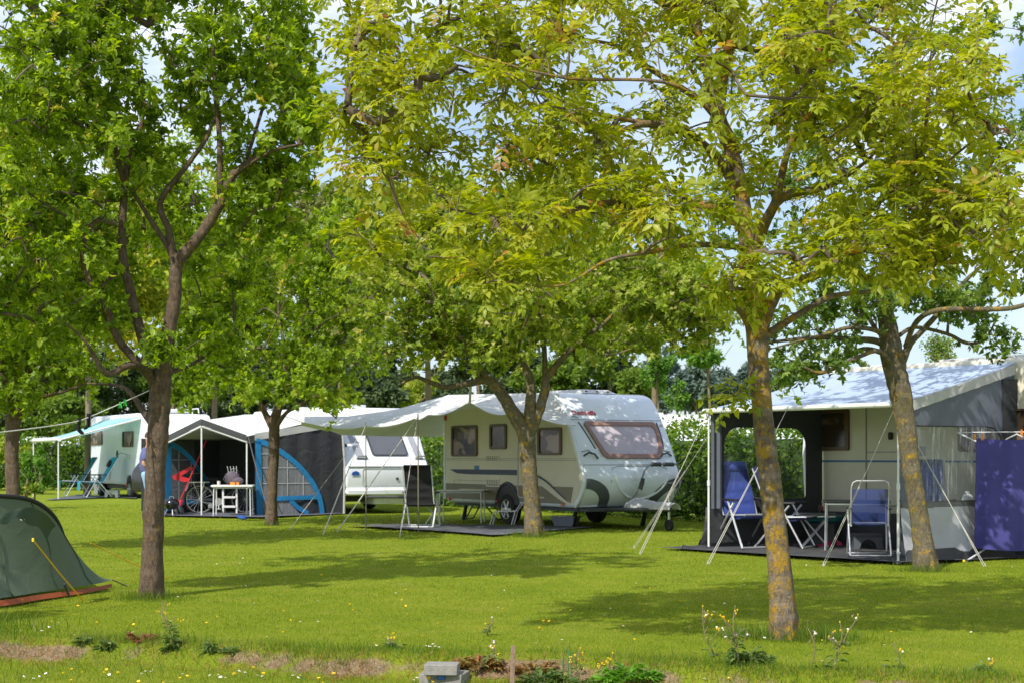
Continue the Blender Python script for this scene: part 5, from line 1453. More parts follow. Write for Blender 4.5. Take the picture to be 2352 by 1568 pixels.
def second_caravan():
    prof = smooth_prof([(-1.5, 2.56), (-1.15, 2.53), (-.92, 2.42), (-.70, 2.18), (-.40, 1.72), (-.12, 1.27), (-.02, 1.13)], 3) + [(.03, 1.10), (.04, 1.02), (.02, .72), (-.02, .62), (.06, .56), (.05, .47), (-.10, .43), (-6.3, .43), (-6.42, .6), (-6.45, 1.6), (-6.35, 2.35), (-6.1, 2.56)]
    f, root = white_vehicle('caravan', 'white caravan with sloping front and grey front window, right end of the charcoal awning', 'caravan', -3.90, 36.0, YAW, prof, 2.2, 'white_gel2', (-3.3,))
    sl = [(-.92, 2.42), (-.70, 2.18), (-.40, 1.72), (-.12, 1.27)]
    def fx(z): return float(np.interp(z, [q[1] for q in reversed(sl)], [q[0] for q in reversed(sl)]))
    nrm = Vector((.83, 0, .55))
    loop = []
    for (y, z) in rrect(.78, 1.37, 1.72, 2.05, .06): loop.append(Vector((fx(z), y + (z - 1.37) * -.10, z)) + nrm * .006)
    window(f, loop, nrm, 'front_window', root, M['dark_grey'], M['grey_window'], .03, .03)
    for y0, y1 in ((.36, .52), (1.92, 2.05)):
        MB(f).poly([Vector((fx(z), y, z)) + nrm * .012 for y, z in ((y0, 1.28), (y1 + .05, 1.28), (y1 - .12, 2.1), (y0 - .14, 2.1))], nrm * .004).build('grey_flash', M['seam_pale'], root, smooth=False)
        h = MB(f); c = (y0 + y1) / 2 + .04
        h.tube([Vector((fx(1.30), c - .14, 1.30)) + nrm * .01, Vector((fx(1.33), c - .10, 1.33)) + nrm * .07, Vector((fx(1.33), c + .10, 1.33)) + nrm * .07, Vector((fx(1.30), c + .14, 1.30)) + nrm * .01], .02, 7)
        h.build('grab_handle', M['seam'], root)
    mb = MB(f)
    lid = rrect(.42, .66, 1.78, 1.07, .06)
    mb.tube([(.046, y, z) for y, z in lid], .006, 5, closed=True)
    mb.build('locker_seam', M['seam'], root)
    mb = MB(f); mb.box((.03, 1.1, 1.125), (.05, 2.1, .02)); mb.build('ledge_trim', M['light_plastic'], root)
    MB(f).lathe([(.035, -.01), (.035, .012), (.02, .016)], (.045, 1.32, .83), 12, Matrix.Rotation(R(90), 3, 'Y')).build('lock', M['dark_grey'], root)
    MB(f).poly([(.052, .12, .92), (.052, .33, .92), (.052, .33, .98), (.052, .25, 1.02), (.052, .16, 1.0)], (.004, 0, 0)).build('badge', M['blue_plastic'], root)
    MB(f).ball(Vector((fx(1.62), .14, 1.62)), (.05, .05, .05), 10).build('marker_lamp', M['dark_grey'], root)
    mb = MB(f); mb.box((-.55, 1.3, .32), (.8, 1.0, .20)); mb.build('under_box', M['white_plastic'], root, bevel=.02)
    mb = MB(f)
    for y in (.4, 1.8): mb.tube([(-.3, y, .40), (1.1, 1.1, .42)], .035, 8)
    mb.tube([(.9, 1.1, .5), (.9, 1.1, .05)], .03, 8)
    mb.build('drawbar', M['dark_grey'], root)
    for (x, l) in ((-2.3, .8), (-4.6, .5)):
        h = MB(f).box((x, 1.05, 2.60), (l, .7, .09)).build('roof_hatch', M['light_plastic'], root, bevel=.02)
        MB(f).box((x - .05, 1.0, 2.652), (l * .7, .5, .02)).build('dome', M['grey_window'], h)
    return f
M['seam_pale'] = pm('pale_grey_flash', (.34, .35, .40), .4)
FW = second_caravan()

def motorhome():
    prof = [(-1.0, 2.76), (-.35, 2.74), (-.12, 2.68), (-.03, 2.52), (0, 2.2), (.0, .62), (-.02, .48), (-.10, .42), (-6.3, .42), (-6.5, .5), (-6.52, 1.6), (-6.5, 2.5), (-6.4, 2.7), (-6.1, 2.76)]
    f, root = white_vehicle('motorhome', 'white motorhome with two brown side windows behind the aqua awning', 'motorhome', -11.72, 48.85, YAW, prof, 2.25, 'white_gel2', (-1.5, -5.2))
    S = Side(f)
    MB(f).poly([(x, -.004, z) for x, z in inset(prof, .09)], (0, .002, 0)).build('side_panel', M['white_gel'], root, smooth=False)
    for k, (x0, y0, x1, y1) in enumerate(((207, 985, 236, 1021), (283, 989, 307, 1026))):
        w = window(f, S.rect(x0, y0, x1, y1, .05, .004), (0, -1, 0), 'window', root, M['window_frame'], M['pane_brown'], .05, .04)
        if k == 1:
            a = S(x0, y0, .08); b = S(x1, y1, .08)
            MB(f).surf(lambda u, v: (b.x - .06 - .30 * v ** 2 - .1 * u, -.05, b.z + .04 + (a.z - b.z - .08) * (1 - v) + .03 * u), 4, 6).build('curtain', M['curtain'], w)
    for (x0, y0, x1, y1) in ((290, 1042, 300, 1052), (290, 1090, 300, 1101)):
        MB(f).poly(S.rect(x0, y0, x1, y1, .02, .006), (0, .002, 0)).build('vent', M['light_plastic'], root)
    MB(f).ball(S(291, 1112, .01), (.06, .03, .06), 10).build('marker_lamp', M['orange_light'], root)
    MB(f).ball(S(271, 1044, .03), (.03, .04, .17), 8).build('grab_handle', M['dark_grey'], root)
    MB(f).box((-.25, 1.12, .40), (.6, 2.1, .22)).build('bumper', M['white_gel'], root, bevel=.08)
    MB(f).box((-.6, 1.2, 2.83), (.55, .9, .13)).build('roof_vent', M['white_plastic'], root, bevel=.04)
    mb = MB(f); mb.tube([(-.9, .5, 2.77), (-.9, .5, 2.92), (-.3, .5, 2.92), (-.25, .5, 2.77)], .02, 6); mb.tube([(-.9, 1.9, 2.77), (-.9, 1.9, 2.92), (-.3, 1.9, 2.92), (-.25, 1.9, 2.77)], .02, 6); mb.build('roof_rail', M['alu_white'], root)
    MB(f).box((-.08, 1.15, 1.7), (.20, 1.5, .6)).build('rear_window', M['grey_window'], root, bevel=.05)
    # the wind-out awning is part of the vehicle: roof cloth, front bar, two legs
    A = G(134, 1147); B = Vector((A.x - .5 * 4.6, A.y + .866 * 9.2 * .5, 0)); e0 = Vector((A.x, A.y, 1.90)); e1 = Vector((-16.2, 52.0, 1.90))
    r0 = f @ Vector((-.25, -.02, 2.62)); r1 = f @ Vector((-4.6, -.02, 2.62))
    def cloth_pt(u, v):
        p = e0.lerp(e1, u).lerp(r0.lerp(r1, u), v); p.z -= .10 * math.sin(PI * v) ; return p
    aw = MB().surf(cloth_pt, 8, 8).build('awning', M['awn_aqua'], root)
    MB().tube([e0 + Vector((.05, -.08, 0)), e1], .07, 10).build('front_bar', M['white_gel2'], aw)
    for q in (e0, e1): MB().tube([(q.x, q.y, 0), (q.x, q.y, 1.88)], .022, 8).build('leg', M['alu_white'], aw)
    MB().tube([e0 + Vector((0, 0, -.03)), r0 + Vector((0, 0, -.05))], .03, 8).build('arm', M['alu_white'], aw)
    MB().tube([e0, e0 + Vector((-.12, -.05, -.2)), (e0.x - 1.1, e0.y - .5, .0)], [.035, .022, .01], 6).build('tie_strap', M['black_plastic'], aw)
    return f
M['curtain'] = cloth('rosy_curtain', (.55, .30, .22), .1)
FM = motorhome()

def far_van(label, x, y, yaw, L, H, W, band, win=True):
    prof = [(-.6, H), (-.25, H - .08), (-.08, H - .35), (0, 1.2), (-.02, .6), (-.15, .42), (-L + .1, .42), (-L, .6), (-L - .02, 1.7), (-L + .1, H - .25), (-L + .35, H - .04), (-L + .7, H)]
    sw = ((-L * .42, 1.25, -L * .30, 1.85), (-L * .75, 1.25, -L * .6, 1.85)) if win else ()
    f, root = white_vehicle('caravan', label, 'caravan', x, y, yaw, prof, W, 'white_gel2', (-L * .5,), sw)
    if band: MB(f).box((-L / 2, -.008, 1.45 if band == 2 else 1.1), (L * .9, .01, .22)).build('stripe', M['blue_decal' if band == 2 else 'seam'], root)
    MB(f).box((-L * .45, W / 2, H + .04), (.7, .6, .10)).build('roof_hatch', M['light_plastic'], root, bevel=.02)
    MB(f).box((.0, W / 2, 1.6), (.06, 1.4, .55)).build('front_window', M['grey_window'], root, bevel=.02)
    return f
far_van('white caravan with a dark window peeking over the hedge beyond the aqua awning', -19.0, 67.0, R(-8), 5.2, 2.15, 2.2, 1)
far_van('white caravan with rounded roof peeking over the hedge between big caravan and awning', 6.9, 50.5, R(-5), 5.0, 2.74, 2.2, 2)
far_van('white caravan beyond the hedge, seen through the clear side window of the awning', 9.9, 43.5, R(-14), 3.6, 2.30, 2.2, 0, False)

# ================================================================== the cream caravan and its awning on the right
YR = math.atan2(-.81, .588)
FA = frame(2.85, 22.25, YR)          # awning: x along the eave, y back to the caravan
AL, AD, AE, AR = 3.47, 2.40, 2.00, 2.60

def right_caravan():
    f = FA @ Matrix.Translation((0, AD, 0))
    o = f @ Vector((0, 0, 0))
    root = thing('caravan', 'cream ribbed caravan behind the blue-grey awning at the right edge', 'caravan', (o.x, o.y, 0))
    prof = [(7.2, 2.60), (7.35, 2.4), (7.35, .7), (7.2, .45), (-.25, .45), (-.42, .55), (-.46, 1.4), (-.40, 2.2), (-.25, 2.5), (.1, 2.66)] + [(.6, 2.70), (6.6, 2.70)]
    body(f, prof[::-1], 2.2, 'body', M['cream_b'], root, .06)
    S = Side(f)
    mb = MB(f); mb.box((3.4, -.006, 1.285), (7.3, .008, .028)); mb.build('blue_stripe', M['blue_decal'], root)
    window(f, S.rect(1864, 938, 1952, 1034, .03, .004), (0, -1, 0), 'window', root, M['window_frame'], M['pane_dark'], .07, .04)
    window(f, [Vector((q[0], -.004, q[1])) for q in rrect(2.55, 1.42, 4.0, 2.0, .05)], (0, -1, 0), 'window', root, M['window_frame'], M['pane_dark'], .05, .04)
    a = S(1989, 1000)
    mb = MB(f)
    mb.ring([Vector((q[0], -.005, q[1])) for q in rrect(a.x, .62, a.x + .72, 2.32, .03)], [Vector((q[0], -.005, q[1])) for q in rrect(a.x + .016, .636, a.x + .704, 2.304, .03)], (0, -.008, 0))
    mb.box((a.x + .36, -.009, 1.42), (.70, .006, .012))
    d = mb.build('door', M['seam'], root)
    b = S(2048, 1000)
    MB(f).box((b.x, -.03, b.z), (.08, .04, .11)).build('handle', M['black_plastic'], d, bevel=.02)
    MB(f).poly([Vector((q[0], -.008, q[1])) for q in rrect(a.x + .95, 1.36, a.x + 1.12, 1.5, .01)], (0, .002, 0)).build('vent', M['seam'], root)
    MB(f).box((-.05, -.03, .56), (.12, .05, .07)).build('marker_lamp', M['red_light'], root, bevel=.01)
    MB(f).tube([(-.30, -.01, .5), (-.38, -.01, 1.4), (-.32, -.01, 2.2)], .03, 8).build('corner_moulding', M['white_gel2'], root)
    MB(f).surf(lambda u, v: (-.35 + 5.2 * u, -.05 + .02 * math.sin(u * 40) - .05 * (1 - v), .03 + .49 * v), 40, 4).build('draught_skirt', M['fab_char'], root)
    for wx in (3.4,):
        wheel(f, wx, .07, .30, root); wheel(f, wx, 2.1, .30, root, facing=1)
    MB(f).box((3.4, 1.1, .36), (6.8, 1.9, .14)).build('chassis', M['dark_grey'], root)
    mb = MB(f); mb.box((2.5, .9, 2.74), (1.5, .7, .07)); h = mb.build('roof_hatch', M['light_plastic'], root, bevel=.02)
    for k in range(4): MB(f).box((2.0 + .33 * k, .56, 2.745), (.10, .02, .03)).build('slot', M['seam'], h)
    MB(f).box((.55, .9, 2.73), (.4, .5, .06)).build('roof_hatch', M['light_plastic'], root, bevel=.02)
right_caravan()

def right_awning():
    f = FA
    o = f @ Vector((0, 0, 0))
    root = thing('awning', 'blue-grey caravan awning with pale roof and clear side windows, open at the front', 'awning', (o.x, o.y, 0))
    def roof(u, v):
        x = -.03 + (AL + .06) * u; y = -.05 + (AD + .04) * v
        z = AE + (AR - AE) * v + .03 - .05 * math.sin(PI * v) * (1 + .5 * math.sin(PI * u)) + .008 * math.sin(u * 19) * math.sin(PI * v)
        return (x, y, z)
    MB(f).surf(roof, 24, 14).build('roof', M['awn_roof'], root)
    MB(f).tube([(-.05, -.05, AE + .01), (AL + .05, -.05, AE + .01)], .035, 10).build('eave_bar', M['alu_white'], root)
    for x in (0, AL):
        p = MB(f); p.tube([(x, 0, 0), (x, 0, 1.0)], .017, 8); p.tube([(x, 0, .96), (x, 0, AE)], .014, 8); p.lathe([(.024, -.04), (.024, .04)], (x, 0, .97), 10)
        p.lathe([(.04, 0), (.04, .012), (.018, .03)], (x, 0, 0), 10)
        p.build('pole', M['alu_white'], root)
        MB(f).tube([(x, 0, AE - .02), (x, AD, AR - .06)], .015, 8).build('rafter', M['alu'], root)
    # left wall with its window
    def wall(x, nm, mats, win, th):
        w0, z0, w1, z1, rr = win
        out = [Vector((x, y, z)) for y, z in ((.04, .10), (AD - .02, .10), (AD - .02, AR - .05), (.04, AE - .03))]
        hole = [Vector((x, q[0], q[1])) for q in rrect(w0, z0, w1, z1, rr, 5)]
        n = len(hole)
        # outer loop with the same number of points, sampled along the wall border
        def border(k):
            q = hole[k]; c = Vector((x, (w0 + w1) / 2, (z0 + z1) / 2)); d = q - c
            ts = []
            for (p, r) in zip(out, out[1:] + out[:1]):
                e = r - p; den = d.y * e.z - d.z * e.y
                if abs(den) < 1e-9: continue
                t = ((p.y - c.y) * e.z - (p.z - c.z) * e.y) / den; s = ((p.y - c.y) * d.z - (p.z - c.z) * d.y) / den
                if t > 0 and -1e-6 <= s <= 1 + 1e-6: ts.append(t)
            return c + d * min(ts)
        br = [border(k) for k in range(n)]
        # push samples nearest each corner onto it
        for c in out:
            k = min(range(n), key=lambda i: (br[i] - c).length); br[k] = c.copy()
        w = MB(f).ring(br, hole, (.004 * th, 0, 0)).build(nm, M[mats[0]], root, smooth=False)
        pane = MB(f); pane.surf(lambda u, v: (x + .012 * math.sin(7 * u + 3 * v) * th, w0 - .01 + (w1 - w0 + .02) * u, z0 - .01 + (z1 - z0 + .02) * v), 12, 8)
        pane.build('window_film', M[mats[1]], w)
        MB(f).ring([Vector((x + .008 * th, q[0], q[1])) for q in rrect(w0 - .012, z0 - .012, w1 + .012, z1 + .012, rr, 5)], hole, (.006 * th, 0, 0)).build('window_seam', M['fab_dark'], w)
        return w
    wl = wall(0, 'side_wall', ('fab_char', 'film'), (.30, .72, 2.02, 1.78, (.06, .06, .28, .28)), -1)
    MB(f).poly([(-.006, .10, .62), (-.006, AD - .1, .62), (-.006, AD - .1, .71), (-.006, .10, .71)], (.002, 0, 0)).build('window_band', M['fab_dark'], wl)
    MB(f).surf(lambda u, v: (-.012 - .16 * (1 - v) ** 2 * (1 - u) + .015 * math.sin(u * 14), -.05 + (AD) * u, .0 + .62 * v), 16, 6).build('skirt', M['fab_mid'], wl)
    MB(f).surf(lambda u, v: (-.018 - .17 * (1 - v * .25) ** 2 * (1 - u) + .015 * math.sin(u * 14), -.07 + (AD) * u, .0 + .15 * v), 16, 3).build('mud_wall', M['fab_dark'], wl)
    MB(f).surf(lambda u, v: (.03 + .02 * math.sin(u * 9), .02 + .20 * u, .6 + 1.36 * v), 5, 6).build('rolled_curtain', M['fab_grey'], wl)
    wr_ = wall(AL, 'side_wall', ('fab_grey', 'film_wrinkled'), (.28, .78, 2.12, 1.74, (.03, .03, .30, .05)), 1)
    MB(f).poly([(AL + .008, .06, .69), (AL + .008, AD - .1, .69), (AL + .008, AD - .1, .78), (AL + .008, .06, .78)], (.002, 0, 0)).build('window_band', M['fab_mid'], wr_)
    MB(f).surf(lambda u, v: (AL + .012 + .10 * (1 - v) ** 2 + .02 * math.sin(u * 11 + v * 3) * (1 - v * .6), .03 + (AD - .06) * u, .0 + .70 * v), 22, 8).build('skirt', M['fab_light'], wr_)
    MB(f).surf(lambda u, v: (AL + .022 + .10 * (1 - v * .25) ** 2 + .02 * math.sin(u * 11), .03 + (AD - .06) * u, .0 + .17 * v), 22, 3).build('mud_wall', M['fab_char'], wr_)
    MB(f).surf(lambda u, v: (AL + .025 + .01 * math.sin(u * 60), -.02 + (AD + .0) * u, AE + (AR - AE) * u - .13 + .14 * v), 40, 3).build('valance', M['fab_band'], wr_)
    MB(f).surf(lambda u, v: (AL + .02 + .02 * u, AD - .30 + .30 * u, .15 + 2.25 * v), 4, 6).build('sealing_strip', M['fab_dark'], wr_)
    # guy straps with pegs
    def strap(a, g, w=.010):
        a = Vector(a); g = Vector(g)
        s = MB(); d = Vector((.014, .004, 0))
        s.tube([a, a.lerp(g, .5) + Vector((0, 0, -.02)), g + d], w * .42, 5); s.tube([a.lerp(g, .42), g - d], w * .42, 5)
        st = s.build('guy_strap', M['strap'], root)
        MB().tube([g + Vector((0, 0, .04)), g + Vector((.01, -.01, -.08))], .008, 6).build('peg', M['alu'], st)
    strap(f @ Vector((AL * .46, -.05, AE)), G(1626, 1294))
    strap(f @ Vector((AL, -.05, AE)), G(1891, 1298))
    strap(f @ Vector((AL + .02, -.04, AE - .02)), G(2262, 1300))
    strap(f @ Vector((-.02, 0, AE)), G(1470, 1272))
    strap(f @ Vector((-.03, .3, AE - .02)), G(1456, 1258), .006)
    gs = [f @ Vector(p) for p in ((-.45, -.55, 0), (AL + .2, -.15, 0), (AL + .9, 1.0, 0), (AL + .6, AD, 0), (-.3, AD, 0))]
    c = [Vector((p.x, p.y, 0)) for p in gs]
    ctr = sum(c, Vector()) / 5
    def sheet(u, v):
        a = c[0].lerp(c[1], u).lerp(c[4].lerp(c[3], u), v); return (a.x, a.y, .036 + .010 * math.sin(u * 13 + v * 5) * math.sin(v * 9))
    tag(MB().surf(sheet, 28, 20).build('groundsheet', M['sheet'], None), 'dark grey groundsheet laid under the blue-grey awning', 'groundsheet')
    q = G(1598, 1265)
    tag(MB().surf(lambda u, v: (q.x - .18 + .42 * u, q.y + .16 * v, .02 + .07 * abs(math.sin(u * 5 + v * 3)) * math.sin(PI * v)), 12, 8).build('folded_cloth', M['fab_dark'], None), 'crumpled dark flap lying on the grass at the left awning pole', 'cloth')
right_awning()

# ================================================================== the charcoal awning with blue-trimmed windows
def gable_awning():
    Rf = P(567, 1001, 34.95); Pf = P(463, 965, 34.8); Lf = P(366, 1012, 35.35)
    Ct = Vector((-3.95, 36.05, 2.34)); Bt = Vector((-7.25, 41.8, 2.50)); Lb = Vector((-9.2, 39.2, 2.05))
    root = thing('awning', 'charcoal caravan awning with gabled porch and blue-trimmed windows', 'awning', (Pf.x, Pf.y, 0))
    mb = MB()
    def tri(a, b, c, n=8, sag=.05):
        def q(u, v):
            p = a.lerp(b, u).lerp(c, v); p = Vector(p); p.z -= sag * math.sin(PI * min(1, u)) * math.sin(PI * v) * (1 - v * .5); return p
        mb.surf(q, n, n)
    tri(Pf, Rf, Ct); tri(Pf, Ct, Bt); tri(Pf, Bt, Lb); tri(Lf, Pf, Lb)
    mb.build('roof', M['awn_white'], root)
    dz = Vector((0, 0, .10))
    for a, b in ((Pf, Rf), (Pf, Lf)):
        MB().poly([a + Vector((0, -.05, .04)), b + Vector((0, -.05, .03)), b + Vector((0, -.05, -.10)), a + Vector((0, -.05, -.10))], (0, .01, 0)).build('gable_trim', M['fab_char'], root, smooth=False)
        MB().tube([a + Vector((0, -.02, -.13)), b + Vector((0, -.02, -.13))], .02, 8).build('rafter', M['alu_white'], root)
    mids = P(463, 1000, 36.6)
    for p in (Pf, Rf):
        MB().tube([(p.x, p.y, 0), (p.x, p.y, p.z - .1)], .019, 8).build('pole', M['alu_white'], root)
    # light inner ceiling
    mb = MB(); mb.add([Lf + Vector((0, 0, -.16)), Pf + Vector((0, .02, -.16)), Rf + Vector((0, 0, -.16)), Vector((-5.3, 37.5, 1.78)), Vector((-8.7, 37.7, 1.78))], [(0, 1, 4), (1, 2, 3), (1, 3, 4)])
    mb.build('inner_ceiling', M['fab_band'], root, smooth=False)
    # inner back wall
    MB().surf(lambda u, v: (-9.1 + 4.1 * u, 37.7 - .1 * u + .04 * math.sin(u * 23), .02 + 1.78 * v), 30, 6).build('back_wall', M['fab_dark'], root)
    # right end wall
    fw = frame(-5.86, 34.95, R(30))
    W = Side(fw)
    Lw = 2.2
    wall = MB(fw)
    wall.surf(lambda u, v: (Lw * u, .012 * math.sin(u * 17) * (1 - v) + .015 * math.sin(u * 29), .01 + (1.72 + .36 * u - .01) * v), 28, 8)
    wl = wall.build('side_wall', M['fab_dark'], root)
    MB(fw).surf(lambda u, v: (Lw * u, -.012 + .01 * math.sin(u * 17), 1.72 + .36 * u + .16 * v), 20, 3).build('upper_band', M['fab_band'], wl)
    MB(fw).tube([(Lw, -.03, .02), (Lw + .02, -.03, 1.2), (Lw - .06, -.03, 2.2)], .03, 8).build('edge_piping', M['fab_band'], wl)
    def trimmed(fr, pts_out, side, film, parent, y=-.03, grid=True):
        """quarter-round window: film, blue trim bands and grid tape; pts_out in local (x, z)"""
        mb = MB(fr); mb.poly([(x, y + .008, z) for x, z in pts_out]); w = mb.build('corner_window', M[film], parent, smooth=False)
        if grid:
            x0 = min(p[0] for p in pts_out); x1 = max(p[0] for p in pts_out); z0 = min(p[1] for p in pts_out)
            top = lambda x: float(np.interp(x, *zip(*sorted(set(p for p in pts_out if p[1] > z0 + .01)))))
            g = MB(fr)
            for k in range(1, 4):
                x = x0 + (x1 - x0) * k / 4; g.box((x, y - .004, (z0 + top(x)) / 2), (.014, .004, top(x) - z0))
            for z in (z0 + .32, z0 + .68, z0 + 1.0):
                xs = [x for x in np.linspace(x0, x1, 60) if top(x) > z]
                if xs: g.box(((xs[0] + xs[-1]) / 2, y - .004, z), (xs[-1] - xs[0], .004, .014))
            g.build('grid_tape', M['grid_white'], w)
        return w
    def band(fr, pts, w, parent, y=-.045):
        c = catmull([(Vector((p[0], 0, p[1])), 0) for p in pts], 6); n = len(c); A = []; B = []
        for i in range(n):
            t = c[min(i + 1, n - 1)][0] - c[max(i - 1, 0)][0]; t.normalize(); s = Vector((-t.z, 0, t.x))
            A.append(c[i][0] + s * w / 2); B.append(c[i][0] - s * w / 2)
        m = MB(fr); vs = [Vector((q.x, y, q.z)) for q in A + B]
        m.add(vs, [(i, i + 1, n + i + 1, n + i) for i in range(n - 1)])
        m.build('blue_trim', M['trim_blue'], parent, smooth=False)
    arc = [(.02, 1.72), (.30, 1.64), (.70, 1.42), (1.10, 1.10), (1.40, .74), (1.56, .44)]
    w = trimmed(fw, [(.02, .42)] + [(1.56, .42)] + [(x, z) for x, z in reversed(arc)], 1, 'film_blue', wl)
    band(fw, arc, .12, wl); band(fw, [(.07, 1.70), (.09, .9), (.11, .03)], .14, wl); band(fw, [(.16, .40), (.8, .40), (1.60, .42)], .10, wl, -.048)
    band(fw, [(1.56, .46), (1.62, .20), (1.64, .03)], .12, wl, -.05); band(fw, [(.85, .36), (1.05, .18), (1.30, .04)], .10, wl, -.042)
    MB(fw).poly([(.18, -.02, .03), (1.1, -.02, .03), (.80, -.02, .35), (.18, -.02, .35)]).build('lower_panel', M['film_blue'], wl)
    # left end wall, seen from inside
    fl = frame(-7.95, 35.35, math.atan2(.94, .34))
    MB(fl).surf(lambda u, v: (1.25 + 1.15 * u, .03, .02 + 1.72 * v), 6, 6).build('side_wall', M['fab_dark'], root)
    arc2 = [(.02, 1.66), (.45, 1.58), (.95, 1.36), (1.45, 1.02), (1.9, .64), (2.15, .40)]
    ll = MB(fl).poly([(.0, .012, .02), (2.3, .012, .02), (2.3, .012, .26), (.0, .012, .26)]).build('lower_wall', M['fab_dark'], root, smooth=False)
    trimmed(fl, [(.02, .28), (2.15, .28)] + [(x, z) for x, z in reversed(arc2)], -1, 'film', ll, .02)
    for yy in (.004,):
        band(fl, arc2, .13, ll, yy); band(fl, [(.06, 1.68), (.07, .9), (.08, .1)], .30, ll, yy); band(fl, [(.1, .28), (1.0, .28), (2.2, .30)], .11, ll, yy - .003)
    # guy rope and black storm strap
    MB().tube([P(822, 1006, 35.6), G(664, 1217)], .006, 5).build('guy_rope', M['rope'], root)
    MB().tube([P(570, 1001, 34.9), P(590, 1080, 34.6), P(618, 1180, 34.1)], .014, 5).build('storm_strap', M['black_plastic'], root)
    gs = [G(376, 1186), G(600, 1190), Vector((-3.9, 35.9, 0)), Vector((-8.9, 37.8, 0))]
    tag(MB().surf(lambda u, v: (*(gs[0].lerp(gs[1], u).lerp(gs[3].lerp(gs[2], u), v)).to_2d(), .036 + .008 * math.sin(u * 15) * math.sin(v * 7)), 24, 12).build('groundsheet', M['sheet_blue'], None), 'slate grey groundsheet under the gabled porch of the charcoal awning', 'groundsheet')
gable_awning()
p = G(330, 1143)
q4 = [G(100, 1150), G(318, 1140), Vector((-11.9, 48.6, 0)), Vector((-15.2, 54.0, 0))]
tag(MB().surf(lambda u, v: (*(q4[0].lerp(q4[1], u).lerp(q4[3].lerp(q4[2], u), v)).to_2d(), .036 + .006 * math.sin(u * 15) * math.sin(v * 7)), 24, 12).build('groundsheet', M['sheet_blue'], None), 'slate grey groundsheet under the aqua awning', 'groundsheet')

# ================================================================== the tarpaulin of the big caravan
def tarpaulin():
    E = [P(690, 967, 30.6), P(840, 975, 28.2), P(952, 958, 27.45), P(985, 952, 27.2), P(1079, 925, 26.5), P(1190, 945, 27.3), P(1326, 974, 28.25)]
    B = [P(700, 956, 33.2), P(800, 955, 32.6), P(915, 938, 32.6), P(1030, 906, 32.7), P(1120, 904, 31.2), P(1210, 902, 29.9), P(1284, 902, 28.95)]
    H = [P(720, 975, 33.9), P(785, 998, 33.9), P(890, 1001, 33.6), P(1017, 1002, 33.1)]
    root = thing('tarpaulin', 'pale sagging tarpaulin stretched from the big caravan roof to two thin poles', 'tarpaulin', (-1.4, 29.5, 0))
    n = len(E) - 1
    def pt(L, u):
        q = min(u * n, n - 1e-6); i = int(q); t = q - i
        p = L[i].lerp(L[i + 1], t)
        return p, t, i
    def s(u, v):
        a, t, i = pt(E, u); b, _, _ = pt(B, u)
        d = (.10 if i in (0, 1, 4) else .05) * math.sin(PI * t)
        a = a + Vector((0, 0, -d))
        p = a.lerp(b, v); p.z += -.14 * math.sin(PI * v) + .02 * math.sin(u * 31 + v * 6) * (1 - v)
        return p
    MB().surf(s, 60, 18).build('sheet', M['tarp'], root)
    def flap(u, v):
        q = min(u * 3, 3 - 1e-6); i = int(q); t = q - i
        p = B[i].lerp(B[i + 1], t).lerp(H[i].lerp(H[i + 1], t), v); p.y += .05 * math.sin(u * 20) * v
        return p
    MB().surf(flap, 24, 8).build('rear_flap', M['tarp'], root)
    for (x, yb, yt) in ((841, 1217, 974), (961, 1222, 956)):
        g = G(x, yb); t = P(x - 1, yt, g.y)
        MB().tube([(g.x, g.y, 0), (t.x, g.y, t.z + .05)], .011, 7).build('pole', M['steel_olive'], root)
    def rope(a, b, w=.006, w2=None):
        MB().tube([a, a.lerp(b, .55), b], [w, w2 or w, w2 or w], 6).build('guy_rope', M['strap'], root)
    rope(P(840, 975, 28.2), G(742, 1227), .005, .011)
    rope(P(959, 957, 27.4), G(774, 1221), .005, .011)
    rope(P(959, 957, 27.4), G(918, 1234), .004, .007)
    rope(P(690, 967, 30.6), P(640, 950, 30.3), .006)
    rope(P(1079, 925, 26.5), P(1081, 884, 26.25), .025)
tarpaulin()
q5 = [G(790, 1208), G(1130, 1232), G(1370, 1213), Vector((.6, 29.6, 0)), Vector((-2.0, 30.2, 0))]
def oval(u, v):
    c = (q5[0] + q5[1] + q5[2] + q5[3] + q5[4]) / 5
    k = u * 5; i = int(k) % 5; t = k - int(k)
    p = q5[i].lerp(q5[(i + 1) % 5], t).lerp(c, v)
    return (p.x, p.y, .036 + .02 * abs(math.sin(u * 40)) * (1 - v) * v + .01 * math.sin(p.x * 9) * math.sin(p.y * 7))
tag(MB().surf(oval, 50, 10).build('groundsheet', M['sheet_blue'], None), 'dark crumpled groundsheet in front of the big caravan, under the tarpaulin', 'groundsheet')
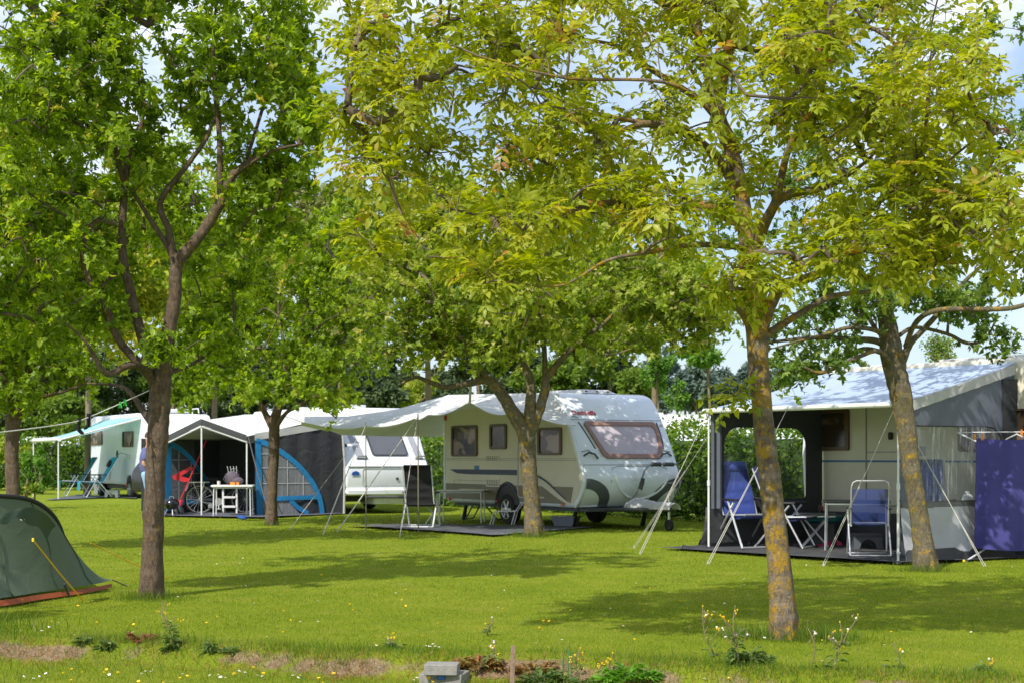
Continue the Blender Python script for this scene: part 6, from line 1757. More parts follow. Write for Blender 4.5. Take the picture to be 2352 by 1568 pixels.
# ================================================================== the green tent
def tent():
    # tunnel tent: a tall hoop at the far end, flysheet falling to a point at the near right
    D1 = 14.3
    a = P(-150, 1150, 14.4); root = thing('tent', 'dark green tunnel tent with yellow guy lines and orange lower edge', 'tent', (-4.9, 13.9, 0))
    hoop = [P(x, y, D) for x, y, D in ((-330, 1395, 13.0), (-290, 1240, 13.2), (-190, 1160, 13.5), (-90, 1140, 13.8), (0, 1138, 14.1), (70, 1147, 14.4), (115, 1175, 14.65), (140, 1215, 14.85), (150, 1262, 15.0))]
    hoop[0].z = 0.02
    foot = [P(-320, 1420, 12.6), P(-200, 1412, 12.9), P(-80, 1400, 13.3), P(20, 1386, 13.8), P(90, 1376, 14.3), P(150, 1368, 14.7), P(205, 1360, 15.1), P(240, 1354, 15.45), P(258, 1350, 15.72)]
    for p in foot: p.z = .09
    hc = catmull([(p, 0) for p in hoop], 5); fc = catmull([(p, 0) for p in foot], 5); n = len(hc)
    def fly(u, v):
        i = min(int(u * (n - 1)), n - 2); t = u * (n - 1) - i
        a = hc[i][0].lerp(hc[i + 1][0], t); b = fc[i][0].lerp(fc[i + 1][0], t)
        p = a.lerp(b, v)
        p.z -= .10 * math.sin(PI * v) * (a.z / 1.0) ; p.z += .018 * math.sin(u * 24) * math.sin(PI * v)
        return p
    MB().surf(fly, 44, 18).build('flysheet', M['tent'], root)
    for uu in (.42, .62, .80):
        MB().tube([fly(uu + .03 * math.sin(k * .5), k / 10) + Vector((.004, -.006, .004)) for k in range(11)], .004, 5).build('seam', M['tent_dark'], root)
    # the back of the hoop going on to the rear
    back = Vector((-.35, .95, 0))
    def rear(u, v):
        i = min(int(u * (n - 1)), n - 2); t = u * (n - 1) - i
        a = hc[i][0].lerp(hc[i + 1][0], t)
        q = v * 2.2
        return Vector((a.x + back.x * q, a.y + back.y * q, a.z * (1 - .35 * v ** 2) - .05 * math.sin(PI * v)))
    MB().surf(rear, 40, 8).build('tunnel', M['tent_dark'], root)
    MB().tube([q for q, _ in hc], .022, 8).build('hoop_sleeve', M['black_plastic'], root)
    MB().surf(lambda u, v: (lambda p: Vector((p.x + .02 * (1 - v), p.y - .03 - .05 * (1 - v), .025 + (.058 - .028 * u) * v)))(fly(u, 1.0)), 40, 2).build('lower_edge', M['tent_orange'], root)
    # rain hood over the door
    hood = [P(-60, 1250, 13.15), P(-10, 1212, 13.3), P(20, 1196, 13.42), P(52, 1193, 13.55), P(84, 1207, 13.8), P(110, 1235, 14.1)]
    hcv = catmull([(p, 0) for p in hood], 4); m = len(hcv)
    def hd(u, v):
        i = min(int(u * (m - 1)), m - 2); t = u * (m - 1) - i
        p = hcv[i][0].lerp(hcv[i + 1][0], t)
        return p + Vector((.02 + .05 * v, .12 * v - .10, .0 + .22 * v * (1 - .5 * v) - .02 * math.sin(u * 20) * (1 - v)))
    MB().surf(hd, 24, 6).build('rain_hood', M['tent_dark'], root)
    def line(a, b, w=.006): return MB().tube([a, a.lerp(b, .5) + Vector((0, 0, -.01)), b], w, 6).build('guy_line', M['yellow_rope'], root)
    p0 = P(76, 1239, 13.7); g0 = G(193, 1381)
    line(p0, g0, .0075)
    line(G(205, 1350) + Vector((0, 0, .25)), G(385, 1353) if False else G(400, 1352), .005) if False else None
    q0 = P(208, 1246, 15.9); q1 = G(392, 1331); line(q0, q1, .006)
    MB().box(p0, (.02, .02, .035)).build('toggle', M['yellow'], root, bevel=.004)
    MB().tube([foot[-1], G(292, 1352) + Vector((0, 0, .03))], .006, 5).build('corner_cord', M['black_plastic'], root)
    MB().tube([P(148, 1340, 14.6), G(160, 1372)], .012, 6).build('peg_loop', M['dark_grey'], root)
    for x, y in ((52, 1192), (135, 1222), (150, 1275)): MB().box(P(x, y, 13.5 if x < 100 else 14.85), (.035, .02, .012)).build('clip', M['light_plastic'], root)
tent()

# ================================================================== washing line with socks
def washing_line():
    a = P(-60, 999, 12.4); b = P(172, 968, 13.6); c = P(342, 896, 14.5)
    L = [a, P(60, 985, 13.0), P(120, 977, 13.35), b, P(205, 957, 13.78), P(270, 929, 14.12), c]
    tag(MB().tube([q for q, _ in catmull([(p, 0) for p in L], 4)], .0055, 6).build('washing_line', M['rope'], None), 'pale washing line tied to the plum trunk above the tent', 'washing line')
    def sock(x, y, D, lab, flip):
        p = P(x, y, D)
        pts = [p + Vector(q) for q in ((0, 0, .01), (.006 * flip, 0, -.03), (-.004, 0, -.065), (.006 * flip, 0, -.095), (.028 * flip, 0, -.118), (.045 * flip, 0, -.128))]
        o = MB().tube(pts, [.019, .018, .017, .019, .017, .011], 10).build('sock', M['sock'], None)
        tag(o, lab, 'sock', 'black socks on the washing line')
    sock(180, 962, 13.66, 'black sock hanging lower and further left on the washing line', 1)
    sock(204, 951, 13.78, 'black sock hanging higher on the washing line, toe turned back', -1)
    for x, y, D, lab in ((276, 926, 14.14, 'green peg clipped on the washing line, nearer the socks'), (287, 921, 14.2, 'green peg clipped on the washing line, nearer the trunk')):
        p = P(x, y, D)
        o = MB().box(p + Vector((-.006, 0, -.012)), (.011, .012, .06), Matrix.Rotation(.18, 3, 'Y')).box(p + Vector((.008, 0, -.012)), (.011, .012, .06), Matrix.Rotation(-.18, 3, 'Y')).build('clothes_peg', M['peg_green'], None)
        tag(o, lab, 'peg', 'green pegs on the washing line')
washing_line()

# ================================================================== chairs and tables
def recliner(name, label, pad, arm, tube, x, y, rz, group=None, foot=None, s=1.0, recl=0.0):
    """high-backed reclining camp chair; faces local +x"""
    root = thing(name, label, 'chair', group=group)
    w = .25
    def back(u, v):
        z = .44 + .74 * v; xx = -.10 - (.27 + recl) * v + .02 * math.sin(PI * v)
        hr = math.exp(-((v - .90) / .11) ** 2) * .085
        rid = .012 * abs(math.sin(v * 15)) * (1 if v < .78 else 0)
        edge = min(u, 1 - u); q = min(1, edge * 9)
        return Vector((xx + (hr + rid) * q, (u - .5) * 2 * w, z))
    MB().surf(back, 14, 40, (-.045, 0, -.01)).build('backrest', pad, root)
    def seat(u, v):
        return Vector((-.10 + .50 * v, (u - .5) * 2 * w, .44 + .035 * v + .012 * abs(math.sin(v * 10)) - .02 * math.sin(PI * v)))
    MB().surf(seat, 8, 20, (0, 0, -.04)).build('seat', pad, root)
    if foot:
        MB().surf(lambda u, v: (.40 + (.06 + .18 * min(v, .4)) if v < .4 else .40 + .13 + .02 * (v - .4), (u - .5) * 2 * w * .9, .475 - .02 * v if v < .4 else .467 - .40 * (v - .4)), 6, 20, (.0, 0, -.02)).build('leg_rest', foot, root)
    for sd in (-1, 1):
        yy = sd * (w + .045)
        fr = MB(); fr.tube([(-.40 - recl, yy * .93, 1.16), (-.12, yy * .93, .45), (.40, yy * .93, .47)], .012, 7)
        fr.build('side_frame', tube, root)
        MB().tube([(.16, yy, .63), (-.36, yy, .02)], .016, 8).build('leg', tube, root)
        MB().tube([(.02, yy, .64), (.36, yy, .02)], .016, 8).build('leg', tube, root)
        MB().box((.02, yy, .665), (.46, .05, .03)).build('armrest', arm, root, bevel=.012)
    for xx, zz in ((-.36, .03), (.36, .03), (.40, .47)): MB().tube([(xx, -w - .04, zz), (xx, w + .04, zz)], .013, 7).build('stretcher', tube, root)
    root.location = (x, y, .02); root.rotation_euler = (0, 0, rz); root.scale = (s, s, s)
    return root
def sling_mat(name, col, clearf):
    m = bpy.data.materials.new(name); t = NT(m)
    a = t.n('ShaderNodeBsdfTransparent'); d = t.n('ShaderNodeBsdfPrincipled', Roughness=.7); d.inputs['Base Color'].default_value = (*col, 1)
    mx = t.n('ShaderNodeMixShader', Fac=1 - clearf); t.l(a.outputs[0], mx.inputs[1]); t.l(d.outputs[0], mx.inputs[2]); t.out(mx.outputs[0])
    return m
M['sling'] = sling_mat('blue_mesh_sling', (.030, .055, .23), .32)  # mesh blue darkened in place of the awning's shade
def folding_chair(name, label, sling, tube, x, y, rz, arm=None):
    """tubular chair with a sling of mesh; faces local +x"""
    root = thing(name, label, 'chair'); w = .245
    fr = MB()
    fr.tube([(-.13, -w, .40), (-.24, -w, .92), (-.25, -w * .93, .985), (-.255, -w * .75, 1.01), (-.255, w * .75, 1.01), (-.25, w * .93, .985), (-.24, w, .92), (-.13, w, .40)], .012, 8)
    fr.build('back_frame', tube, root)
    sf = MB(); sf.tube([(-.18, -w, .41), (.26, -w, .43), (.28, -w * .8, .43), (.28, w * .8, .43), (.26, w, .43), (-.18, w, .41)], .012, 8); sf.build('seat_frame', tube, root)
    MB().surf(lambda u, v: (-.14 - .09 * v - .025 * math.sin(PI * v) * math.sin(PI * u), (u - .5) * 2 * w * .95, .44 + .46 * v), 8, 10).build('backrest', sling, root)
    MB().surf(lambda u, v: (-.14 + .40 * v, (u - .5) * 2 * w * .95, .425 - .03 * math.sin(PI * v) * math.sin(PI * u)), 8, 8).build('seat', sling, root)
    for sd in (-1, 1):
        yy = sd * (w + .02)
        MB().tube([(.16, yy, .62), (-.30, yy, .02)], .012, 7).build('leg', tube, root)
        MB().tube([(-.10, yy, .62), (.26, yy, .02)], .012, 7).build('leg', tube, root)
        MB().box((.0, yy, .64), (.42, .045, .025)).build('armrest', arm or M['black_plastic'], root, bevel=.01)
    
    for xx in (-.30, .26): MB().tube([(xx, -w - .02, .02), (xx, w + .02, .02)], .011, 7).build('stretcher', tube, root)
    root.location = (x, y, .02); root.rotation_euler = (0, 0, rz)
    return root
def table(name, label, top, tube, x, y, rz, L, W, H, legs='straight', th=.03):
    root = thing(name, label, 'table')
    MB().box((0, 0, H - th / 2), (L, W, th)).build('table_top', top, root, bevel=.008)
    for sx in (-1, 1):
        for sy in (-1, 1):
            if legs == 'straight': pts = [(sx * (L / 2 - .06), sy * (W / 2 - .05), H - th), (sx * (L / 2 - .05), sy * (W / 2 - .04), .0)]
            else: pts = [(sx * (L / 2 - .10), sy * (W / 2 - .06), H - th), (-sx * (L / 2 - .12), sy * (W / 2 - .06 - .02 * sx), .0)]
            MB().tube(pts, .013, 8).build('leg', tube, root)
    MB().box((0, 0, H - th - .02), (L * .9, W * .9, .02)).build('apron', tube, root)
    root.location = (x, y, .02); root.rotation_euler = (0, 0, rz)
    return root

def loc(x, y): p = G(x, y); return p.x, p.y
# under the blue-grey awning
cx, cy = loc(1690, 1262)
recliner('reclining_chair', 'royal blue padded reclining chair at the left pole of the blue-grey awning', M['chair_blue'], M['black_plastic'], M['alu'], cx + .16, cy + .14, R(-64), s=1.07)
cx, cy = loc(1790, 1245)
recliner('reclining_chair', 'dark blue padded reclining chair half hidden behind the walnut trunk', M['chair_navy'], M['black_plastic'], M['alu'], 3.97, 22.35, R(-28), s=1.0)
cx, cy = 4.80, 20.62
folding_chair('folding_chair', 'blue mesh folding chair with chrome frame, its back to the lawn', M['sling'], M['alu'], cx, cy + .05, R(82))
cx, cy = 5.66, 20.95
recliner('reclining_chair', 'blue padded chair seen through the clear right-hand window of the awning', M['chair_blue'], M['black_plastic'], M['alu'], cx, cy, R(65), s=1.1)
cx, cy = loc(1962, 1243)
table('camp_table', 'dark grey camping table behind the blue mesh chair', M['table_grey'], M['alu'], 4.92, 21.95, R(-14), .95, .6, .71, 'straight')
cx, cy = loc(1868, 1238)
table('folding_table', 'low grey folding table with crossed legs behind the walnut trunk', M['table_grey'], M['alu'], 4.46, 22.6, R(-8), .62, .42, .50, 'cross', .02)
def cooler():
    x, y = 4.66, 22.75; root = thing('cool_box', 'dark cool box with teal lid under the awning, against the caravan', 'cool box', (x, y, 0))
    MB().box((x, y + .15, .20), (.42, .32, .36), Matrix.Rotation(R(-30), 3, 'Z')).build('box', M['dark_grey'], root, bevel=.02)
    MB().box((x, y + .15, .43), (.44, .34, .09), Matrix.Rotation(R(-30), 3, 'Z')).build('lid', M['teal_plastic'], root, bevel=.02)
cooler()
def clog(x, y, lab, rz):
    x, y = loc(x, y); f = frame(x, y + .1, rz, .03)
    o = MB(f).surf(lambda u, v: (-.13 + .26 * u, .048 * math.cos(PI * v) * (.75 + .4 * math.sin(PI * u)), .0 + (.035 + .055 * max(0, math.sin((u - .35) * PI / .65)) if u > .35 else .03) * math.sin(PI * v)), 14, 10).build('clog', M['pink'], None)
    tag(o, lab, 'shoe', 'pink clogs on the groundsheet')
clog(1897, 1259, 'pink clog on the groundsheet, nearer the walnut trunk', R(15)); clog(1918, 1258, 'pink clog on the groundsheet, nearer the mesh chair', R(-20))
def step_stool(name, lab, x, y, mat, s=1.0, rz=0):
    px, py = loc(x, y); root = thing(name, lab, 'stool', (px, py, 0)); f = frame(px, py, rz, .02) @ Matrix.Scale(s, 4)
    MB(f).box((0, 0, .215), (.40, .28, .03)).build('seat', mat, root, bevel=.01)
    for sx in (-1, 1):
        pts = [Vector((sx * .19, -.12, .20)), Vector((sx * .215, -.135, 0)), Vector((sx * .13, -.135, 0)), Vector((sx * .10, -.125, .10)), Vector((sx * .04, -.12, .14)), Vector((0, -.12, .15)), Vector((0, -.12, .20))]
        MB(f).poly(pts, (0, .02, 0)).build('side', mat, root, smooth=False)
        MB(f).poly([p + Vector((0, .235, 0)) for p in pts], (0, .02, 0)).build('side', mat, root, smooth=False)
        MB(f).box((sx * .195, 0, .10), (.02, .24, .20)).build('leg', mat, root)
M['stool_shaded'] = pm('shaded_grey_plastic', (.09, .10, .115), .5)  # grey darkened so the sunlit stool reads as standing in shade
step_stool('step_stool', 'grey plastic step stool behind the blue mesh chair', 1990, 1264, M['stool_shaded'])
# things on the camp table, seen through the window film
x, y = loc(2150, 1235)
def jug():
    p = P(2222, 1135, 20.6); tb = thing('water_jug', 'white and teal plastic jug behind the clear window, beside the towel', 'jug', (p.x, p.y, 0))
    g = MB(); g.lathe([(.07, 0), (.08, .10), (.075, .2), (.03, .24), (.03, .27)], (p.x, p.y, .62), 14); g.build('body', M['white_plastic'], tb)
    MB().lathe([(.076, .0), (.082, .05), (.081, .08)], (p.x, p.y, .615), 14).build('band', M['teal_plastic'], tb)
    MB().box((p.x, p.y, .30), (.34, .30, .60)).build('stand', M['light_plastic'], tb, bevel=.01)
jug()

# ---- drying rack with the violet towel
def drying_rack():
    g = G(2300, 1284); D = g.y
    root = thing('drying_rack', 'white folding drying rack carrying a violet towel, at the right edge', 'drying rack', (g.x, g.y, 0))
    def q(x, y, dD=0): return P(x, y, D + dD)
    fr = MB()
    a = q(2198, 992, .1); b = q(2258, 1020, -.15)
    fr.tube([a, b, q(2440, 1022, -.15)], .011, 7); fr.tube([a, q(2452, 990, .3)], .007, 6); fr.tube([b, q(2246, 1012, .05), q(2440, 1008, .05)], .006, 6)
    fr.tube([q(2310, 1008, 0), q(2335, 996, .2), q(2360, 1008, .0)], .010, 6)
    fr.build('wing', M['alu_white'], root)
    MB().tube([G(2215, 1290), P(2264, 1259, g.y + .02), P(2440, 1040, g.y + .25)], .013, 7).build('leg', M['alu_white'], root)
    MB().tube([q(2262, 1020, .05), q(2300, 1140, .3), G(2420, 1274)], .012, 7).build('leg', M['alu_white'], root)
    MB().tube([G(2270, 1272) + Vector((0, 0, .02)), G(2350, 1270) + Vector((0, 0, .02))], .012, 7).build('foot_bar', M['alu_white'], root)
    for x, y in ((2214, 1291), (2302, 1275)): MB().ball(G(x, y) + Vector((0, 0, .02)), .02, 8).build('foot_cap', M['yellow'], root)
    def tw(u, v):
        p = q(2243 + 142 * u - 5 * v * (1 - u), 1005 + 4 * math.sin(u * PI) + 252 * v + 6 * u * v, -.17 + .05 * math.sin(u * 8 + v * 2) * v + .03 * math.sin(u * 17 + 1) * v)
        return p
    tag(MB().surf(tw, 36, 30, (0, .012, 0)).build('towel', M['towel'], None), 'large violet bath towel hanging over the white drying rack', 'towel')
    for x, lab in ((2238, 'orange peg at the left corner of the violet towel'), (2256, 'orange peg a little right of the left corner of the towel'), (2346, 'orange peg on the upper line at the right edge')):
        p = q(x, 1003 if x < 2300 else 992, -.19 if x < 2300 else .2)
        tag(MB().box(p + Vector((-.004, 0, .0)), (.014, .012, .08), Matrix.Rotation(.1, 3, 'Y')).box(p + Vector((.011, 0, .0)), (.012, .012, .08), Matrix.Rotation(-.1, 3, 'Y')).build('clothes_peg', M['peg_orange'], None), lab, 'peg')
drying_rack()

# ---- under the tarpaulin
cx, cy = loc(968, 1212)
recliner('reclining_chair', 'black high-backed camp chair with white legs under the tarpaulin, its back to the lawn', M['chair_black'], M['black_plastic'], M['alu_white'], cx, cy - .15, R(82), s=1.0)
cx, cy = loc(1125, 1196)
recliner('reclining_chair', 'black camp chair seen edge-on in front of the caravan wheel', M['chair_black'], M['black_plastic'], M['dark_grey'], cx - .1, cy + .1, R(165), s=.97)
cx, cy = loc(1062, 1200)
table('camp_table', 'pale camping table with thin legs under the tarpaulin', M['table_white'], M['alu_white'], cx, cy - .2, R(-6), .95, .62, .66, 'straight', .025)
def stool3():
    x, y = loc(994, 1207); root = thing('folding_stool', 'small folding stool with a pale lilac seat beside the black chair', 'stool', (x, y, 0))
    MB().lathe([(.14, 0), (.155, .01), (.15, .025), (.05, .02)], (x, y, .40), 18).build('seat', M['grey_plastic'], root)
    for k in range(3):
        a = k * 2 * PI / 3 + .4; c, s_ = math.cos(a), math.sin(a)
        MB().tube([(x - c * .14, y - s_ * .14, .40), (x + c * .19, y + s_ * .19, .02)], .012, 7).build('leg', M['alu'], root)
stool3()
def footrest():
    x, y = loc(1163, 1208); root = thing('footrest', 'low white tubular footrest beside the pear trunk', 'footrest', (x, y, 0)); f = frame(x, y, R(-10), .02)
    MB(f).surf(lambda u, v: (-.21 + .42 * u, -.13 + .26 * v, .27 - .03 * math.sin(PI * u)), 8, 4).build('seat', M['chair_black'], root)
    for sy in (-1, 1):
        MB(f).tube([(.30, sy * .15, .42), (.20, sy * .15, .28), (-.22, sy * .15, .27), (-.30, sy * .15, .0)], .012, 7).build('leg', M['alu_white'], root)
        MB(f).tube([(.20, sy * .15, .28), (.12, sy * .15, .0)], .012, 7).build('leg', M['alu_white'], root)
footrest()
def tub():
    x, y = loc(1300, 1212); root = thing('washing_up_tub', 'blue-grey plastic tub standing on the grass in front of the big caravan', 'tub', (x, y, 0)); f = frame(x, y + .1, R(-25))
    def wall(o, h): return [Vector(p) for p in ((-.19 - o, -.12 - o, h), (.19 + o, -.12 - o, h), (.19 + o, .12 + o, h), (-.19 - o, .12 + o, h))]
    b = wall(0, .03); t = wall(.045, .21); t2 = wall(.03, .21); b2 = wall(-.01, .045)
    mb = MB(f); mb.add(b + t + t2 + b2, [(3, 2, 1, 0)] + [(i, (i + 1) % 4, 4 + (i + 1) % 4, 4 + i) for i in range(4)] + [(4 + i, 4 + (i + 1) % 4, 8 + (i + 1) % 4, 8 + i) for i in range(4)] + [(8 + i, 8 + (i + 1) % 4, 12 + (i + 1) % 4, 12 + i) for i in range(4)] + [(12, 13, 14, 15)])
    mb.build('basin', M['grey_tub'], root, bevel=.006)
    MB(f).ring(wall(.065, .205), wall(.03, .205), (0, 0, .018)).build('rim', M['grey_tub'], root, bevel=.004)
    for k in range(4): MB(f).ball((-.12 + .08 * k, .02 * (k % 2), .20), (.06, .06, .035), 8).build('contents', M['white_plastic'], root)
tub()

# ---- porch of the charcoal awning
cx, cy = loc(531, 1187)
table('camp_table', 'white camping table in the porch of the charcoal awning', M['table_white'], M['alu_white'], cx, cy + .25, R(4), .92, .60, .70, 'straight', .045)
def ladder_stool():
    x, y = loc(529, 1180); root = thing('step_ladder', 'small white step ladder standing in front of the white camping table', 'ladder', (x, y, 0))
    for dx in (-.16, .16): MB().box((x + dx, y - .05, .30), (.045, .03, .60)).build('rail', M['white_plastic'], root, bevel=.008)
    for z in (.18, .40): MB().box((x, y - .05, z), (.28, .10, .05)).build('step', M['white_plastic'], root, bevel=.008)
    for dx in (-.16, .16): MB().tube([(x + dx, y - .04, .58), (x + dx, y + .22, .02)], .012, 6).build('leg', M['alu_white'], root)
ladder_stool()
def backpack():
    x, y = loc(531, 1187); y += .3; z = .72; root = thing('backpack', 'slumped mauve-grey backpack lying on the white camping table', 'backpack', (x, y, z))
    MB().ball((x + .08, y - .02, z + .09), (.15, .11, .09), 16).build('front_pocket', M['backpack'], root)
    MB().ball((x - .03, y + .02, z + .15), (.17, .13, .16), 16, Matrix.Rotation(R(24), 3, 'Y')).build('bag', M['backpack'], root)
    MB().tube([(x - .15, y - .1, z + .25), (x - .20, y - .14, z + .12), (x - .12, y - .12, z + .03)], .014, 6).build('shoulder_strap', M['black_plastic'], root)
    for dx, m, lab in ((.02, 'orange_box', 'orange plastic box on the white camping table'), (.13, 'orange_box', 'small orange lid on the white camping table, right of the box'), (-.30, 'concrete', 'pale mug at the left end of the white camping table')):
        if m == 'concrete': o = MB().lathe([(.03, 0), (.038, .02), (.038, .09), (.032, .09), (.03, .02)], (x + dx, y - .18, z), 12).build('mug', M['light_plastic'], None)
        else: o = MB().box((x + dx, y - .2, z + .03), (.11 if dx < .1 else .06, .08, .055)).box((x + dx, y - .2, z + .062), (.12 if dx < .1 else .066, .09, .01)).build('food_box', M[m], None, bevel=.006)
        tag(o, lab, 'mug' if m == 'concrete' else 'box')
    b = thing('dish_rack', 'pale plastic dish holder behind the backpack on the white table', 'dish rack', (x - .02, y + .2, z))
    MB().box((x - .05, y + .2, z + .14), (.16, .12, .28)).build('holder', M['light_plastic'], b, bevel=.015)
    for k in range(4): MB().tube([(x - .14 + .06 * k, y + .18, z + .25), (x - .18 + .07 * k, y + .18, z + .42)], .008, 5).build('utensil', M['alu'], b)
backpack()
def bicycle():
    root = thing('bicycle', 'bicycle with chrome rear rack parked in the porch of the charcoal awning', 'bicycle')
    w = .34
    for x in (0, 1.05):
        t = MB(); t.tube([(x + math.cos(a) * w, 0, w + math.sin(a) * w) for a in np.linspace(0, 2 * PI, 36, endpoint=False)], .022, 8, closed=True)
        ty = t.build('wheel', M['rubber'], root)
        r = MB(); r.tube([(x + math.cos(a) * (w - .03), 0, w + math.sin(a) * (w - .03)) for a in np.linspace(0, 2 * PI, 36, endpoint=False)], .008, 6, closed=True); r.lathe([(.03, -.04), (.03, .04)], (x, 0, w), 10, Matrix.Rotation(R(90), 3, 'X'))
        r.build('rim', M['alu'], ty)
        s_ = MB()
        for k in range(18):
            a = k * PI / 9; s_.tube([(x, .02 * (-1) ** k, w), (x + math.cos(a) * (w - .03), 0, w + math.sin(a) * (w - .03))], .0025, 4)
        s_.build('spokes', M['alu'], ty)
        g = MB(); g.surf(lambda u, v: (x + math.cos(R(20) + u * R(150)) * (w + .04), -.03 + .06 * v, w + math.sin(R(20) + u * R(150)) * (w + .04)), 16, 2); g.build('mudguard', M['black_plastic'], root)
    fr = MB(); bb = (.43, 0, .28); seat = (.28, 0, .78); head = (.92, 0, .82)
    for a, b, r in ((bb, seat, .017), (bb, (.95, 0, .68), .02), ((.34, 0, .55), (.93, 0, .76), .016), ((0, .05, w), bb, .010), ((0, -.05, w), bb, .010), ((0, .05, w), (.29, 0, .72), .009), ((0, -.05, w), (.29, 0, .72), .009), (head, (1.05, .05, w), .012), (head, (1.05, -.05, w), .012)): fr.tube([a, b], r, 8)
    fr.tube([head, (.90, 0, .96)], .015, 8)
    fr.build('frame', M['dark_grey'], root)
    hb = MB(); hb.tube([(.74, -.28, 1.02), (.84, -.22, 1.05), (.90, 0, .98), (.84, .22, 1.05), (.74, .28, 1.02)], .012, 7); hb.build('handlebar', M['alu'], root)
    MB().surf(lambda u, v: (.16 + .27 * u, (v - .5) * (.20 - .15 * u), .82 + .03 * math.sin(PI * v) + .02 * (1 - u)), 8, 6, (0, 0, -.05)).build('saddle', M['black_plastic'], root)
    rk = MB(); rk.tube([(-.28, -.07, .74), (.22, -.07, .74), (.22, .07, .74), (-.28, .07, .74)], .010, 6, closed=True)
    for k in range(5): rk.box((-.22 + .09 * k, 0, .742), (.03, .15, .008))
    for sd in (-1, 1): rk.tube([(-.16, sd * .07, .74), (0, sd * .07, w + .02), (.10, sd * .07, .74)], .009, 6)
    rk.build('rear_rack', M['alu'], root)
    MB().box((-.34, 0, .66), (.03, .09, .06)).build('rear_lamp', M['red_light'], root, bevel=.01)
    MB().tube([(-.26, -.10, .74), (-.34, -.11, .55)], .022, 8).build('rack_strap', M['white_plastic'], root)
    cr = MB(); cr.lathe([(.09, -.006), (.09, .006)], (bb[0], -.05, bb[2]), 20, Matrix.Rotation(R(90), 3, 'X')); cr.tube([bb, (.43, -.09, .12)], .010, 6); cr.box((.43, -.13, .12), (.09, .08, .025)); cr.tube([(.43, -.04, .19), (0, -.04, .29)], .01, 5)
    cr.build('crank', M['alu'], root)
    bg = MB(); bg.box((.25, .0, .17), (.12, .10, .10)); bg.build('chain_case', M['grey_plastic'], root, bevel=.02)
    x, y = loc(452, 1182); root.location = (x - .02, y + .45, .02); root.rotation_euler = (R(4), 0, R(14))
bicycle()
def kettle_grill():
    x, y = -7.70, 34.75; root = thing('kettle_barbecue', 'small black kettle barbecue beside the plum trunk', 'barbecue', (x, y, 0)); c = (x, y, .24)
    MB().lathe([(.03, -.10), (.13, -.06), (.175, .02), (.178, .04)], c, 22).build('bowl', M['enamel'], root)
    l = MB().lathe([(.182, .04), (.17, .10), (.12, .15), (.05, .17)], c, 22).build('lid', M['enamel'], root)
    MB().tube([(c[0] - .05, c[1], c[2] + .17), (c[0] - .04, c[1], c[2] + .21), (c[0] + .04, c[1], c[2] + .21), (c[0] + .05, c[1], c[2] + .17)], .010, 6).build('handle', M['alu'], l)
    for k in range(3):
        a = k * 2.09 - 1.2; MB().tube([(c[0] + math.cos(a) * .10, c[1] + math.sin(a) * .10, .17), (c[0] + math.cos(a) * .17, c[1] + math.sin(a) * .17, .0)], .012, 7).build('leg', M['white_plastic'] if k == 0 else M['alu'], root)
kettle_grill()
def red_cart():
    x, y = loc(410, 1182); root = thing('hand_cart', 'red wheeled hand cart with a long slanting red pole', 'cart', (x, y, 0))
    a = Vector((x - .01, y, .22)); b = P(474, 1010, y + .3)
    MB().tube([a, a.lerp(b, .5), b], .016, 8).build('pole', M['red_paint'], root)
    MB().box((x, y, .27), (.18, .12, .11)).box((x, y, .33), (.22, .08, .03)).build('hub_body', M['red_paint'], root, bevel=.015)
    rot = Matrix.Rotation(R(68), 3, 'Y')
    for dx in (-.05, .06): MB().lathe([(.04, -.025), (.125, -.025), (.135, 0), (.125, .025), (.04, .025)], (x + dx, y, .135), 18, rot).build('wheel', M['grey_plastic'], root)
    m = P(437, 1120, y + .15)
    fl = MB(); fl.add([m + Vector((-.42, 0, .28)), m + Vector((.02, 0, .52)), m + Vector((.06, .02, .46)), m + Vector((-.22, .0, .28)), m + Vector((.0, .02, .22)), m + Vector((-.1, .0, .14)), m + Vector((-.38, 0, .20))], [(0, 1, 2, 3), (0, 3, 4, 5, 6)])
    fl.build('pennant', M['red_paint'], root)
red_cart()
def broom():
    p = G(372, 1180); root = thing('broom', 'broom with yellow head leaning beside the plum trunk', 'broom', (p.x, p.y + .4, 0))
    x, y = p.x - .03, p.y + .4
    MB().tube([(x - .02, y, .02), (x + .03, y + .05, .86)], .013, 7).build('handle', M['twig'], root)
    MB().lathe([(.02, 0), (.05, .03), (.09, .16), (.085, .17)], (x + .035, y + .05, .86), 12).build('head', M['yellow'], root)
broom()
def crate():
    p = G(600, 1178); root = thing('storage_bag', 'white bag with a red mark behind the blue trim of the right corner window', 'bag', (p.x, p.y + .35, 0)); c = (p.x + .18, p.y + .55, .18)
    MB().box(c, (.26, .16, .30)).build('bag', M['white_plastic'], root, bevel=.03)
    MB().ball((c[0], c[1] - .085, c[2] + .03), (.05, .01, .05), 10).build('mark', M['red_paint'], root)
crate()
def tarp_roll():
    a = G(548, 1190); b = G(566, 1192)
    o = MB().tube([a + Vector((0, -.05, .05)), a.lerp(b, .5) + Vector((0, -.05, .03)), b + Vector((0, -.05, .04))], [.03, .05, .03], 10).build('rolled_bag', M['blue_plastic'], None)
    tag(o, 'rolled blue bag on the ground at the right porch pole', 'bag')
tarp_roll()
